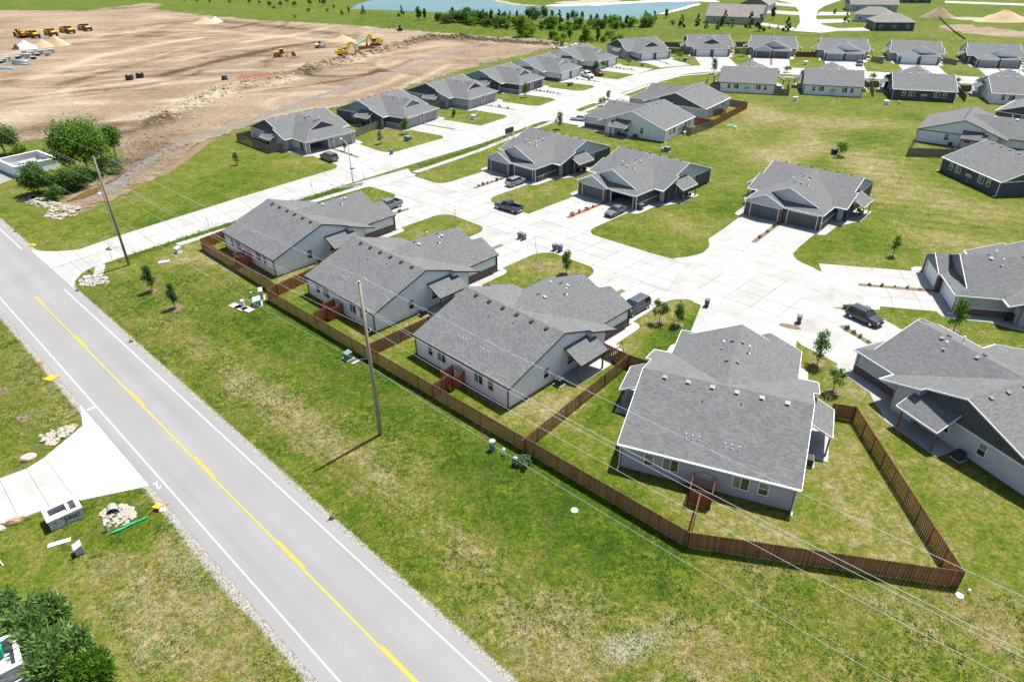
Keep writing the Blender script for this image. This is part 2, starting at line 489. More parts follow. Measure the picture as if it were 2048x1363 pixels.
plain('cab_green', (.115,.205,.165), .5, .4, 0, .08, 2)
plain('cab_sage', (.26,.36,.29), .55, .4, 0, .08, 2)
plain('cab_grey', (.40,.42,.42), .5, .4, 0, .06, 2)
plain('cab_white', (.72,.74,.74), .5, .4, 0, .05, 2)
plain('teal', (.02,.30,.22), .6, .3, 0, .15, 3)
plain('sock_green', (.01,.33,.16), .8, .2, 0, .2, 5, .4)
plain('orange', (.80,.17,.02), .6, .3, 0, .1, 3)
plain('orange_yellow', (.85,.36,.02), .6, .3, 0, .1, 3)
plain('sign_green', (.02,.16,.12), .5, .4, 0, .05, 2)
plain('sign_red', (.55,.02,.03), .5, .4, 0, .05, 2)
plain('sign_yellow', (.80,.50,.02), .5, .4, 0, .05, 2)
plain('black', (.015,.015,.016), .6, .35, 0, .1, 2)
plain('rubber', (.028,.028,.028), .85, .2, 0, .2, 3)
plain('ac_metal', (.06,.062,.065), .6, .4, .2, .1, 3)
plain('bin_blue', (.055,.085,.17), .5, .4, 0, .08, 2)
plain('bin_grey', (.11,.13,.17), .5, .4, 0, .08, 2)
plain('bin_brown', (.26,.15,.055), .6, .35, 0, .1, 2)
plain('bin_dark', (.055,.035,.028), .6, .35, 0, .1, 2)
plain('machine_yellow', (.62,.33,.015), .5, .4, 0, .12, 2)
plain('machine_lemon', (.75,.50,.02), .5, .4, 0, .1, 2)
plain('machine_dark', (.035,.034,.033), .6, .4, .2, .2, 3)
plain('machine_rust', (.10,.06,.03), .8, .3, 0, .3, 3)
plain('pipe_blue', (.20,.35,.46), .45, .4, 0, .06, 2)
plain('pipe_steel', (.33,.40,.43), .45, .4, .3, .1, 2)
def paint(name, c, metal=.4, rough=.28):
    g = G(name); g.out(c, rough, .5, metal); g.b.inputs['Coat Weight'].default_value = .8; g.b.inputs['Coat Roughness'].default_value = .06
paint('car_navy', (.045,.055,.085)); paint('car_silver', (.36,.35,.335), .6); paint('car_grey', (.20,.195,.19), .6)
paint('car_black', (.030,.032,.036)); paint('car_slate', (.075,.085,.10)); paint('car_tan', (.16,.14,.105), .5)
paint('car_white', (.78,.78,.77), 0.); paint('car_red', (.09,.015,.015)); paint('car_pewter', (.22,.225,.225), .6)
g = G('car_glass'); g.out((.010,.014,.017), .04, .9)
plain('tail_light', (.45,.015,.015), .25, .6, 0, .05, 2)
plain('head_light', (.75,.77,.78), .15, .7, 0, .05, 2)
plain('rim', (.62,.62,.62), .3, .5, .7, .05, 2)
plain('plate', (.75,.75,.72), .5)
plain('cushion', (.30,.26,.21), .9, .1, 0, .2, 4)
plain('vent_metal', (.15,.153,.156), .55, .4, .3, .1, 2)
leaf('leaf_juniper', (.100,.190,.045), (.165,.280,.070), (.24,.36,.11))

# ------------------------------------------------------------------ ground
RD = (-0.71671, 0.69737)          # direction of the asphalt road
def rn(x, y): return 0.69737*x + 0.71671*y        # distance across it
def rp(n, d): return (0.69737*n - 0.71671*d, 0.71671*n + 0.69737*d)

def axis(parts):
    out = []
    for a, b, st in parts:
        out += list(np.arange(a, b, st))
    return np.array(out + [parts[-1][1]])
gx = axis([(-2600,-700,190),(-700,-300,40),(-300,-110,6),(-110,-60,1.5),(-60,110,.85),(110,200,2.5),(200,400,10),(400,800,40),(800,2600,180)])
gy = axis([(-400,0,40),(0,14,3.5),(14,150,.85),(150,270,1.8),(270,420,5),(420,700,14),(700,1200,60),(1200,3800,200)])
X, Y = np.meshgrid(gx, gy)
Xf, Yf = X.ravel(), Y.ravel()
def seg_d(pts):
    best = np.full(Xf.shape, 1e9)
    if len(pts) == 1: pts = pts + pts
    for (ax, ay), (bx, by) in zip(pts, pts[1:]):
        dx, dy = bx-ax, by-ay
        L2 = dx*dx + dy*dy
        t = np.clip(((Xf-ax)*dx + (Yf-ay)*dy)/L2, 0, 1) if L2 > 0 else np.zeros_like(Xf)
        best = np.minimum(best, np.hypot(Xf-ax-t*dx, Yf-ay-t*dy))
    return best
dryv = np.full(Xf.shape, .43); lushv = np.zeros(Xf.shape); barev = np.zeros(Xf.shape); gravv = np.zeros(Xf.shape)
def stroke(arr, pts, wd, val): arr += val*np.exp(-(seg_d(pts)/wd)**2)
for pts, wd, val in [
    ([(-47.10,79.64),(-36.81,71.36),(-24.73,58.66),(-18.57,52.49)], 1.6, .22),
    ([(-31.17,65.34),(-25.48,61.36),(-16.17,52.82),(-10.43,46.77),(-2.85,38.85)], 1.8, .42),
    ([(-8.24,58.30),(-9.72,52.69),(-9.96,50.50)], 2.5, .2),
    ([(5.49,32.63),(8.90,30.93),(13.43,28.93)], 4.0, .42),
    ([(15.11,35.60),(21.24,33.25),(28.04,31.87),(35.96,30.53)], 5, .22),
    ([(-1.18,33.16),(3.11,30.23)], 3, .35),
    ([(-50.19,101.39),(-40.83,94.68)], 3.2, .38), ([(-50.66,98.57)], 3, .3),
    ([(30.93,51.85),(30.00,45.06),(31.92,39.83)], 4, .36), ([(17.53,43.47),(22.40,41.09)], 2.5, .34),
    ([(12.42,49.35),(13.85,44.74)], 2, .3),
    ([(4.04,60.69),(-0.84,58.14),(-3.43,56.50)], 2.2, .5), ([(9.12,62.44),(3.29,56.36)], 1.5, .42),
    ([(-11.35,78.66),(-15.66,72.55)], 1.6, .5), ([(-20.71,76.33),(-15.15,69.14)], 1.2, .35), ([(-31.50,93.53),(-33.06,91.07)], 1.6, .5),
    ([(13.05,70.67),(17.96,77.87),(20.89,81.17)], 3, .32), ([(37.33,67.85),(37.10,61.79),(37.55,55.62)], 2.5, .30),
    ([(40.04,48.80),(42.00,44.22)], 3, .25), ([(53.04,70.80),(59.31,67.31)], 3, .34), ([(47.54,74.53),(51.26,73.20)], 2.5, .3),
    ([(27.56,112.49),(30.30,105.75)], 3.5, .40), ([(3.86,128.93),(9.64,128.70)], 3, .2), ([(-13.39,107.26),(-6.88,110.30)], 2.5, .34),
    ([(2.87,95.07),(8.03,93.17)], 3, .32), ([(65.05,195.67),(68.82,184.12)], 6, .55), ([(63.52,177.64),(50.43,166.42)], 6, .30), ([(53.77,153.67),(58.11,146.67)], 6, .42),
    ([(76.87,179.47),(64.76,153.15)], 5, .32), ([(84.78,174.03),(96.90,173.39)], 7, .52), ([(72.42,152.79),(75.21,141.67),(73.90,126.11)], 7, .52),
    ([(65.50,108.85),(70.33,102.32)], 6, .5), ([(78.46,120.47),(83.85,112.78)], 6, .35), ([(51.34,95.32)], 4, .2), ([(61.39,121.13),(59.10,149.58)], 4, .25),
    ([(-29.44,40.90),(-23.60,35.30),(-18.41,30.94),(-15.95,28.50)], 2.2, .42), ([(-32.24,38.83),(-27.67,34.01)], 2.5, .42), ([(-26.55,31.46),(-21.14,28.58)], 3, .42), ([(-40.60,40.55),(-35.12,38.88)], 2.5, .22),
    ([(-63.39,74.97),(-53.20,64.86),(-47.28,59.16)], 2., .3), ([(-49.49,147.19),(-41.62,150.46)], 4, .30), ([(-69.80,107.07),(-81.25,109.59)], 4, .12),
    ([(-29.26,171.36),(-22.37,164.75)], 5, .22), ([(-1.82,115.93),(0.91,123.48)], 2, .2)]:
    stroke(dryv, pts, wd, val)
for pts, wd, val in [
    ([(-30.47,79.18),(-17.57,66.03),(-6.42,54.94),(2.43,48.18),(11.36,40.73)], 4.5, .9),
    ([(-1.27,45.65),(8.74,37.15)], 6, .5), ([(-39.74,85.04),(-25.92,71.65)], 4, .5),
    ([(11.44,52.25),(13.85,44.74)], 2, .3), ([(12.02,63.34),(8.63,57.93)], 2.2, .9), ([(19.54,72.83),(23.76,77.71)], 2.6, 1.0), ([(14.17,66.30),(18.69,71.68)], 2., .9),
    ([(26.45,45.13),(31.48,49.67)], 2.5, .3), ([(39.00,99.43),(49.71,111.68)], 0.1, .0), ([(18.34,108.31),(30.63,103.67)], 6, .35), ([(37.36,116.93),(41.44,121.91)], 3, .8),
    ([(48.28,99.13),(58.39,100.73)], 6, .55), ([(58.17,111.38),(64.90,111.13)], 6, .5), ([(-34.18,43.82),(-31.24,39.33)], 2, .7), ([(-39.59,45.74),(-40.28,40.01)], 4, .3),
    ([(-51.15,115.33),(-41.86,119.89)], 4, .5), ([(-52.79,143.85),(-56.71,125.71),(-60.99,115.69)], 7, .6), ([(-31.15,130.34),(-36.05,122.25)], 1.5, .8),
    ([(104.25,180.58),(66.29,145.58),(56.36,132.73)], 4, .8), ([(93.35,207.89),(123.65,199.55)], 6, .5), ([(66.85,113.40),(72.57,106.41),(85.24,108.15)], 3, .4),
    ([(47.15,153.98),(38.01,143.32)], 6, .3), ([(71.49,129.10),(77.13,123.20)], 4, .4), ([(-48.12,73.38),(-31.59,57.11),(-16.85,42.92)], 2.2, .35), ([(-24.30,37.20),(-16.53,29.37)], 1.4, .5)]:
    stroke(lushv, pts, wd, val)
for pts, wd, val in [([(-57.71,63.69)], 1.5, 1.), ([(-52.16,58.83)], 1.2, .95), ([(7.29,30.96)], 1.8, .55), ([(-4.16,40.46)], 1.6, .4), ([(35.48,34.58)], 1., .7),
    ([(-41.96,87.36)], .6, .5), ([(-45.14,81.62)], .8, .8), ([(-51.06,87.94)], .6, .5), ([(1.33,60.75)], 1., .35), ([(12.30,48.66),(16.66,45.31)], .5, .3),
    ([(22.91,44.58),(19.78,45.25)], .9, .6), ([(-5.35,63.74),(-0.85,59.45)], 1.0, .75), ([(-21.47,80.28),(-17.82,76.26)], .9, .8), ([(-37.79,94.59),(-34.92,92.45)], .9, .6),
    ([(-35.46,30.02),(-34.96,31.59)], 1.3, .9), ([(-72.55,166.34),(-72.20,155.64),(-72.52,143.01)], 1.2, .75), ([(-83.87,123.54),(-78.95,121.28)], 2, .8), ([(8.28,96.69)], .6, .5), ([(65.87,193.85)], 3, .5), ([(72.57,145.30)], .2, .1), ([(1.17,83.87),(4.34,78.24)], .2, .0)]:
    stroke(barev, pts, wd, val)
LOT = [(-150.55,163.30),(-427.21,515.07),(-366.50,495.36),(-314.91,474.85),(-283.28,468.35),(-255.40,467.74),(-245.94,486.36),(-240.75,510.27),(-223.86,501.74),(-220.48,471.79),(-171.93,432.53),(-132.46,405.53),(-108.27,394.58),(-82.29,381.91),(-51.65,360.39),(-31.49,348.22),(-12.50,335.23),(-3.50,329.82),(3.16,333.77),(9.70,328.61),(20.29,321.75),(24.80,310.15),(16.90,299.05),(8.47,286.39),(-3.06,273.89),(-15.21,256.66),(-25.72,237.92),(-33.77,224.36),(-43.30,208.30),(-50.21,199.96),(-57.84,196.83),(-64.38,181.92),(-68.93,176.22),(-72.55,166.34),(-72.95,144.04),(-75.11,130.64),(-77.16,125.96),(-78.76,121.79),(-83.87,123.54),(-85.46,129.05),(-84.86,132.50),(-83.13,137.92),(-83.01,145.16),(-86.64,156.31),(-95.39,164.87),(-110.48,171.77),(-118.40,168.58),(-121.71,166.14),(-129.81,163.98)]
stroke(barev, LOT + [LOT[0]], 1.7, .62)
nn = rn(Xf, Yf)
dd = RD[0]*Xf + RD[1]*Yf
gravv += np.where((nn < 10.9) & (dd < 110), .22*np.exp(-((10.9-nn-2.6)/2.6)**2), 0)
for pts, wd, val in [([(7.11,30.96),(10.57,32.14)], 1.9, .46), ([(5.15,29.43),(12.83,29.32)], 2.2, .22), ([(-25.48,61.36),(-10.43,46.77),(-2.85,38.85)], 1.2, .12), ([(-34.77,44.12)], 1.4, .3), ([(-47.08,55.00)], 1.3, .3), ([(-60.90,91.91)], 1.5, .2), ([(-27.73,39.79),(-22.12,34.37)], 1.5, .3),
    ([(-83.85,120.20),(-77.45,115.10)], 2.5, .22), ([(-90.81,116.77),(-73.63,99.31)], 1.5, .4), ([(23.57,307.56),(37.16,299.87)], 4, .5), ([(120.82,332.05),(141.01,327.02)], 5, .55), ([(-35.11,29.45),(-31.56,28.73)], 2.0, .6), ([(60.43,96.85)], 1.6, .5)]:
    stroke(gravv, pts, wd, val)
mow = np.exp(-(seg_d([(85.81,176.45),(73.16,141.76),(73.19,115.59)])/16)**2)
uu = (Xf*.35 + Yf*.94)
dryv += mow*.16*np.sin(uu*2*np.pi/3.4)
vrg = ((nn > 21.5) & (nn < 40))
dryv += np.where(vrg, .07*np.sin(nn*2*np.pi/2.9), 0)
far = np.clip((Yf-300)/80, 0, 1)
lushv += .5*far; dryv += .06*far
zz = np.zeros_like(Xf)
nx, ny = len(gx), len(gy)
idx = np.arange(nx*ny).reshape(ny, nx)
fc = np.stack([idx[:-1,:-1], idx[:-1,1:], idx[1:,1:], idx[1:,:-1]], -1).reshape(-1, 4)
me = bpy.data.meshes.new('ground')
me.from_pydata(np.stack([Xf, Yf, zz], 1).tolist(), [], fc.tolist())
ca = me.color_attributes.new('cover', 'FLOAT_COLOR', 'POINT')
ca.data.foreach_set('color', np.stack([np.clip(dryv,0,1), np.clip(lushv,0,1), np.clip(barev,0,1), np.ones_like(Xf)], 1).astype(np.float32).ravel())
fa = me.attributes.new('gravel', 'FLOAT', 'POINT')
fa.data.foreach_set('value', np.clip(gravv,0,1.2).astype(np.float32))
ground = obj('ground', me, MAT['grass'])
tag(ground, 'green and dry grass lawns and verges', None, None, 'structure')

# ------------------------------------------------------------------ polygons
def inside(p, poly):
    x, y = p; c = False; n = len(poly)
    for i in range(n):
        x0, y0 = poly[i]; x1, y1 = poly[(i+1) % n]
        if (y0 > y) != (y1 > y) and x < (x1-x0)*(y-y0)/(y1-y0)+x0: c = not c
    return c
def clip_convex(sub, cl):
    """Sutherland-Hodgman: subject by convex ccw clip polygon"""
    out = sub
    n = len(cl)
    for i in range(n):
        a, b = cl[i], cl[(i+1) % n]
        inp, out = out, []
        if not inp: break
        f = lambda p: (b[0]-a[0])*(p[1]-a[1]) - (b[1]-a[1])*(p[0]-a[0])
        for j in range(len(inp)):
            p, q = inp[j-1], inp[j]
            fp, fq = f(p), f(q)
            if fq >= 0:
                if fp < 0: out.append(lerp(p, q, fp/(fp-fq)))
                out.append(q)
            elif fp >= 0: out.append(lerp(p, q, fp/(fp-fq)))
    return out
def area(p): return .5*sum(p[i-1][0]*p[i][1]-p[i][0]*p[i-1][1] for i in range(len(p)))
def inset(poly, d):
    """shrink a convex polygon"""
    if area(poly) < 0: poly = poly[::-1]
    n = len(poly); out = []
    for i in range(n):
        p0, p1, p2 = poly[i-1], poly[i], poly[(i+1) % n]
        def nrm(a, b):
            L = math.hypot(b[0]-a[0], b[1]-a[1]) or 1e-6
            return (-(b[1]-a[1])/L, (b[0]-a[0])/L)
        n1, n2 = nrm(p0, p1), nrm(p1, p2)
        k = 1 + n1[0]*n2[0] + n1[1]*n2[1]
        k = max(k, .3)
        out.append((p1[0] + d*(n1[0]+n2[0])/k, p1[1] + d*(n1[1]+n2[1])/k))
    return out
def slab(parent, poly, z1, mat='concrete', gap=.026, name='slab', z0=0.002):
    if len(poly) < 3 or abs(area(poly)) < .15: return None
    p = inset(poly, gap)
    cx = sum(q[0] for q in p)/len(p); cy = sum(q[1] for q in p)/len(p)
    mb = MB().prism([(q[0]-cx, q[1]-cy) for q in p], z0, z1)
    o = mb.build(name, MAT[mat], parent, fix=False)
    o.location = (cx, cy, 0)
    return o
def sheet(name, poly, z, mat, kind='structure', label=None):
    bm = bmesh.new()
    f = bm.faces.new([bm.verts.new((p[0], p[1], z)) for p in poly])
    if f.normal.z < 0: f.normal_flip()
    f.normal_update()
    if f.normal.z < 0: f.normal_flip()
    bmesh.ops.triangulate(bm, faces=bm.faces[:])
    me = bpy.data.meshes.new(name); bm.to_mesh(me); bm.free()
    o = obj(name, me, MAT[mat])
    tag(o, label, None, None, kind)
    return o
def resample(pts, step):
    out = [pts[0]]; acc = 0
    L = [dist(a, b) for a, b in zip(pts, pts[1:])]
    tot = sum(L); n = max(1, round(tot/step))
    for i in range(1, n+1):
        s = tot*i/n; k = 0
        while k < len(L)-1 and s > L[k]: s -= L[k]; k += 1
        out.append(lerp(pts[k], pts[k+1], min(1, s/L[k])))
    return out

# ------------------------------------------------------------------ asphalt road
road = sheet('road', [rp(10.9,-60), rp(19.92,-60), rp(19.92,330), rp(10.9,330)], .018, 'asphalt', label='two lane grey asphalt road')
def stripe(name, n0, n1, d0, d1, mat, z=.023):
    mb = MB(); k = max(1, int((d1-d0)/12))
    for i in range(k):
        a, b = d0+(d1-d0)*i/k, d0+(d1-d0)*(i+1)/k
        mb.poly([(*rp(n0,a),z),(*rp(n1,a),z),(*rp(n1,b),z),(*rp(n0,b),z)])
    return mb.build(name, MAT[mat], road)
stripe('edge_line', 11.87, 11.98, -60, 330, 'paint_white')
stripe('edge_line', 18.97, 19.08, -60, 107.9, 'paint_white')
stripe('edge_line', 19.10, 19.21, 128.9, 330, 'paint_white')
stripe('centre_line', 15.36, 15.50, -60, 108.7, 'paint_yellow')
for d0 in (104.6, 88.6, 71.0, 54.5, 38.9, 24.5):
    stripe('centre_dash', 15.53, 15.66, d0, d0+4.2, 'paint_yellow')
stripe('centre_line', 15.36, 15.50, 140, 330, 'paint_yellow')
stripe('survey_mark', 11.0, 11.8, 74.6, 74.9, 'paint_white')
# sprayed survey marks beside the drive, wiggly
mb = MB()
for k in range(26):
    t = k/25; n = 11.15+.5*math.sin(k*1.9)*.6+.25; d = 57.9-.9*t+.2*math.sin(k*2.7)
    n2 = 11.15+.5*math.sin((k+1)*1.9)*.6+.25; d2 = 57.9-.9*(k+1)/25+.2*math.sin((k+1)*2.7)
    mb.bar((*rp(n,d),.024), (*rp(n2,d2),.024), .05, .002)
mb.build('survey_mark', MAT['paint_white'], road)

# ------------------------------------------------------------------ concrete streets
S1L = [(-67,107.2),(-51.4,126.9),(-37.4,143.5),(-26.2,155.3),(-16.8,165.7),(-1.7,185.0),(12.2,204.2),(26.3,222.8),(38.5,238.2),(46,246.5),(53,252),(60,255.7),(70,257.3),(80,256.2),(90,253.3),(106.7,247.0),(128.1,239.0),(150.2,230.6),(200,212),(262,189)]
S1R = [(-60.4,100.7),(-48.2,115),(-39.7,125.2),(-31.8,134.3),(-19.5,148),(-6.8,161.4),(5.6,177.5),(16.6,192),(30.6,210.2),(45,228.5),(52,236.5),(58,241.6),(64,244.4),(71,245.4),(80,243.3),(88,240.5),(118.6,229),(144.9,219.4),(195,201),(255,179)]
KERB = R(51)
street = sheet('street', S1L + S1R[::-1], .010, 'joint', label='pale concrete residential street of jointed slabs')
NS = 66
L1, R1 = resample(S1L, dist(S1L[0], S1L[1])), None
def param(pts, n):
    L = [0]
    for a, b in zip(pts, pts[1:]): L.append(L[-1]+dist(a, b))
    out = []
    for i in range(n+1):
        s = L[-1]*i/n; k = 0
        while k < len(L)-2 and s > L[k+1]: k += 1
        out.append(lerp(pts[k], pts[k+1], (s-L[k])/(L[k+1]-L[k])))
    return out
PL, PR = param(S1L, 84), param(S1R, 84)
for i in range(84):
    for a, b in ((0, .06), (.06, .5), (.5, .94), (.94, 1)):
        q = [lerp(PL[i],PR[i],a), lerp(PL[i],PR[i],b), lerp(PL[i+1],PR[i+1],b), lerp(PL[i+1],PR[i+1],a)]
        if a in (0, .94):
            if i % 6 == 0:
                j = min(i+6, 84)
                q = [lerp(PL[i],PR[i],a), lerp(PL[i],PR[i],b)] + [lerp(PL[t],PR[t],b) for t in range(i+1, j+1)] + [lerp(PL[t],PR[t],a) for t in range(j, i, -1)]
                p = q if area(q) > 0 else q[::-1]
                MB().prism(p, .002, .034).build('kerb', MAT['concrete'], street, fix=False)
            continue
        slab(street, q, .030, name='slab')
# apron onto the asphalt road
AP = [(-69.51,103.30),(-71.01,102.85),(-72.56,102.61),(-74.28,102.67),(-75.54,102.90),(-77.15,103.45),rp(19.93,127.5),rp(19.93,107.2),(-63.01,89.38),(-64.01,91.67),(-64.44,94.03),(-64.26,95.41),(-63.75,96.50),(-62.94,97.54),S1R[0],S1L[0]]
sheet('street_apron', AP, .012, 'joint', label='flared concrete apron joining the asphalt road')
ap = bpy.data.objects['street_apron']
def fan(parent, poly, z, cuts, mat='concrete'):
    """cut a polygon sheet by lines and link every piece as a slab"""
    bm = bmesh.new()
    bm.faces.new([bm.verts.new((p[0],p[1],0)) for p in poly])
    for (px, py), (dx, dy) in cuts:
        bmesh.ops.bisect_plane(bm, geom=bm.verts[:]+bm.edges[:]+bm.faces[:], plane_co=(px,py,0), plane_no=(-dy,dx,0))
    polys = [[(v.co.x, v.co.y) for v in f.verts] for f in bm.faces]
    bm.free()
    for p in polys:
        if abs(area(p)) < .2: continue
        if area(p) < 0: p = p[::-1]
        cx = sum(q[0] for q in p)/len(p); cy = sum(q[1] for q in p)/len(p)
        k = 1 - .035/max(.6, math.sqrt(abs(area(p)))/2)
        p = [((q[0]-cx)*k, (q[1]-cy)*k) for q in p]
        o = MB().prism(p, .002, z).build('slab', MAT[mat], parent, fix=False)
        o.location = (cx, cy, 0)
d1 = (math.cos(R(51.3)), math.sin(R(51.3)))
mid0 = lerp(S1L[0], S1R[0], .5)
fan(ap, AP, .028, [(mid0, d1), (rp(24.5,118), RD), (rp(29.5,118), RD)])

# second street and turning circle
S2NE = [(-21.5,143.5),(-19.6,138.4),(-14.7,133.6),(-2.8,122.0),(14.2,105.8),(22.5,98.2),(26.5,95.2)]
S2SW = [(-34.0,131.5),(-27.3,132.0),(-21.4,127.0),(-9.3,115.2),(5.0,100.9),(15.5,90.8),(25.5,82.2)]
CC, CR = (34.95, 88.0), 10.95
court = sheet('court_street', S2NE + S2SW[::-1], .008, 'joint', label='pale concrete side street leading to the turning circle')
E2 = (math.cos(R(-45)), math.sin(R(-45)))
def at_u(pts, u):
    for p, q in zip(pts, pts[1:]):
        a_, b_ = p[0]*E2[0]+p[1]*E2[1], q[0]*E2[0]+q[1]*E2[1]
        if a_ <= u <= b_: return lerp(p, q, (u-a_)/(b_-a_))
    return pts[-1]
US = [-111.5+4.42*i for i in range(18)]
for u0, u1 in zip(US, US[1:]):
    n0, n1, s0, s1 = at_u(S2NE,u0), at_u(S2NE,u1), at_u(S2SW,u0), at_u(S2SW,u1)
    for a, b in ((0,.07),(.07,.37),(.37,.66),(.66,.93),(.93,1)):
        slab(court, [lerp(n0,s0,a), lerp(n0,s0,b), lerp(n1,s1,b), lerp(n1,s1,a)], .029)
n0, s0 = at_u(S2NE,US[0]), at_u(S2SW,US[0])
slab(court, [S2NE[0], n0, lerp(n0,s0,.5), lerp(S2NE[0],S2SW[0],.5)], .0285)
slab(court, [lerp(S2NE[0],S2SW[0],.5), lerp(n0,s0,.5), s0, S2SW[1], S2SW[0]], .0285)
circ = [(CC[0]+CR*math.cos(2*math.pi*k/72), CC[1]+CR*math.sin(2*math.pi*k/72)) for k in range(72)]
circle = sheet('turning_circle', circ, .0115, 'joint', label='round concrete turning circle at the street end')
inner = [(CC[0]+(CR-.75)*math.cos(2*math.pi*k/72), CC[1]+(CR-.75)*math.sin(2*math.pi*k/72)) for k in range(72)]
t45 = R(-45)
for i in range(-4, 4):
    for j in range(-4, 4):
        cell = [rot2(p, t45) for p in ((i*3.9,j*3.45),((i+1)*3.9,j*3.45),((i+1)*3.9,(j+1)*3.45),(i*3.9,(j+1)*3.45))]
        cell = [(p[0]+CC[0]-.8, p[1]+CC[1]+.8) for p in cell]
        if area(cell) < 0: cell = cell[::-1]
        pc = clip_convex(inner, cell)
        if len(pc) > 2: slab(circle, pc, .033)
for k in range(24):
    a0, a1 = 2*math.pi*k/24, 2*math.pi*(k+1)/24
    am = [a0+(a1-a0)*t for t in (0,.33,.67,1)]
    q = [(CC[0]+CR*math.cos(a), CC[1]+CR*math.sin(a)) for a in am] + [(CC[0]+(CR-.72)*math.cos(a), CC[1]+(CR-.72)*math.sin(a)) for a in am[::-1]]
    MB().prism(q, .002, .036).build('gutter', MAT['concrete'], circle, fix=False)
AP9 = [(39.59,113.22),(31.86,103.42),(31.80,102.21),(31.37,100.84),(30.12,98.96),(28.80,97.97),(27.25,97.27),(24.77,96.80),(27.96,92.55),(38.57,88.91),(44.03,90.04),(44.93,92.02),(44.02,93.95),(43.49,95.39),(43.34,96.66),(43.65,97.95),(45.16,100.00),(50.25,105.91)]
AP6 = [(44.11,93.77),(44.54,92.55),(45.21,91.59),(46.28,91.14),(48.47,91.32),(50.39,91.68),(54.15,91.57),(48.71,79.77),(47.50,79.87),(43.39,80.68),(40.57,79.25),(39.75,84.23)]
AP5 = [(43.37,80.61),(48.32,74.38),(43.46,71.04),(38.00,66.77),(36.33,69.63),(35.22,71.25),(34.86,73.15),(34.46,74.87),(35.04,78.46),(40.04,81.33)]
AP4 = [(34.86,73.15),(32.63,71.32),(24.16,71.54),(21.75,72.77),(22.70,75.06),(23.83,77.71),(24.95,79.14),(25.74,80.21),(25.61,81.60),(24.60,82.77),(27.44,84.59),(32.96,80.14),(35.33,77.40)]
for za, (apn, cuts) in enumerate(((AP9,[((35.90,99.53),(1,-.7)),((39.43,103.37),(-.6,-.8))]),(AP6,[((47.18,85.52),(1,-.1)),((49.55,88.57),(.1,1))]),(AP5,[((38.83,74.76),(.6,-.6)),((40.21,73.49),(-.5,-.6))]),(AP4,[((28.82,75.02),(.35,.9)),((29.00,75.64),(1,-.4))]))):
    a_ = sheet('court_apron', apn, .0048+.0003*za, 'joint', label='concrete apron between turning circle and driveways')
    fan(a_, apn, .0165+.0012*za, cuts)
STREETS = [S1L + S1R[::-1], S2NE + S2SW[::-1], circ]
def on_street(p): return any(inside(p, s) for s in STREETS)

# sidewalks, laid as separate flags
def walk(pts, wd=1.5, step=1.6, z=.040, label='concrete sidewalk'):
    c = resample(pts, step)
    nrm = []
    for i in range(len(c)):
        a, b = c[max(0,i-1)], c[min(len(c)-1,i+1)]; L = dist(a, b)
        nrm.append((-(b[1]-a[1])/L, (b[0]-a[0])/L))
    off = lambda i, s: (c[i][0]+nrm[i][0]*wd/2*s, c[i][1]+nrm[i][1]*wd/2*s)
    base = sheet('sidewalk', [off(i,1) for i in range(len(c))] + [off(i,-1) for i in range(len(c)-1,-1,-1)], .009, 'joint', label=label)
    for i in range(len(c)-1):
        slab(base, [off(i,1), off(i,-1), off(i+1,-1), off(i+1,1)], z, gap=.012, name='flag')
walk([(-54.27,104.59),(-49.22,110.12),(-38.78,122.09),(-29.04,132.17)], 1.5, 2.4)
walk([(-19.77,140.74),(-13.45,148.09),(-6.68,156.32),(2.63,169.98),(11.32,181.21)], 1.5, 2.4)
walk([(18.62,189.38),(25.44,198.59),(32.92,211.09),(48.08,230.83),(56.21,239.17),(68.69,243.14),(79.50,239.09)], 1.5, 3)
walk([(79.50,239.09),(116.73,224.35),(142.37,216.66)], 1.5, 3.2)
walk([(-63.17,97.33),(-62.24,95.17),(-61.50,93.09)], 1.4, 1.5, label='short concrete stub walk ending at the culvert')

# drive on the near side of the asphalt road
DRV = [rp(10.88,76.5), rp(10.88,57.8), (-39.37,46.33), (-40.02,46.53), (-41.35,45.65), (-43.32,44.34), (-45.00,43.56), (-47.52,41.48), (-51.66,47.56), (-48.70,49.48), (-46.99,50.80), (-46.17,52.38), (-45.53,54.97), (-45.00,57.40)]
dv = sheet('concrete_drive', DRV, .008, 'joint', label='wide pale concrete drive crossing the verge')
fan(dv, [rp(10.88,76.5), rp(10.88,57.8), (-39.37,46.33), (-40.02,46.58), (-46.17,52.38), (-45.53,54.97), (-45.00,57.40)], .026, [(rp(4.4,60), RD), (rp(4.4,60), RD)], 'concrete_new')
fan(dv, [(-46.17,52.38), (-40.02,46.58), (-41.35,45.65), (-43.32,44.34), (-45.00,43.56), (-47.52,41.48), (-51.66,47.56), (-48.70,49.48), (-46.99,50.80)], .026, [((-46.96,50.76), ((-42.95,46.75)[0]-(-46.96,50.76)[0], (-42.95,46.75)[1]-(-46.96,50.76)[1])), ((-48.50,49.16), ((-43.50,43.99)[0]-(-48.50,49.16)[0], (-43.50,43.99)[1]-(-48.50,49.16)[1]))])

# parking patch by the block enclosure
sheet('parking_pad', [(-106.17,131.88),(-103.40,136.88),(-102.44,140.65),(-105.47,144.43),(-110.42,148.10),(-113.60,143.09)], .012, 'asphalt', label='grey asphalt patch beside the block enclosure')

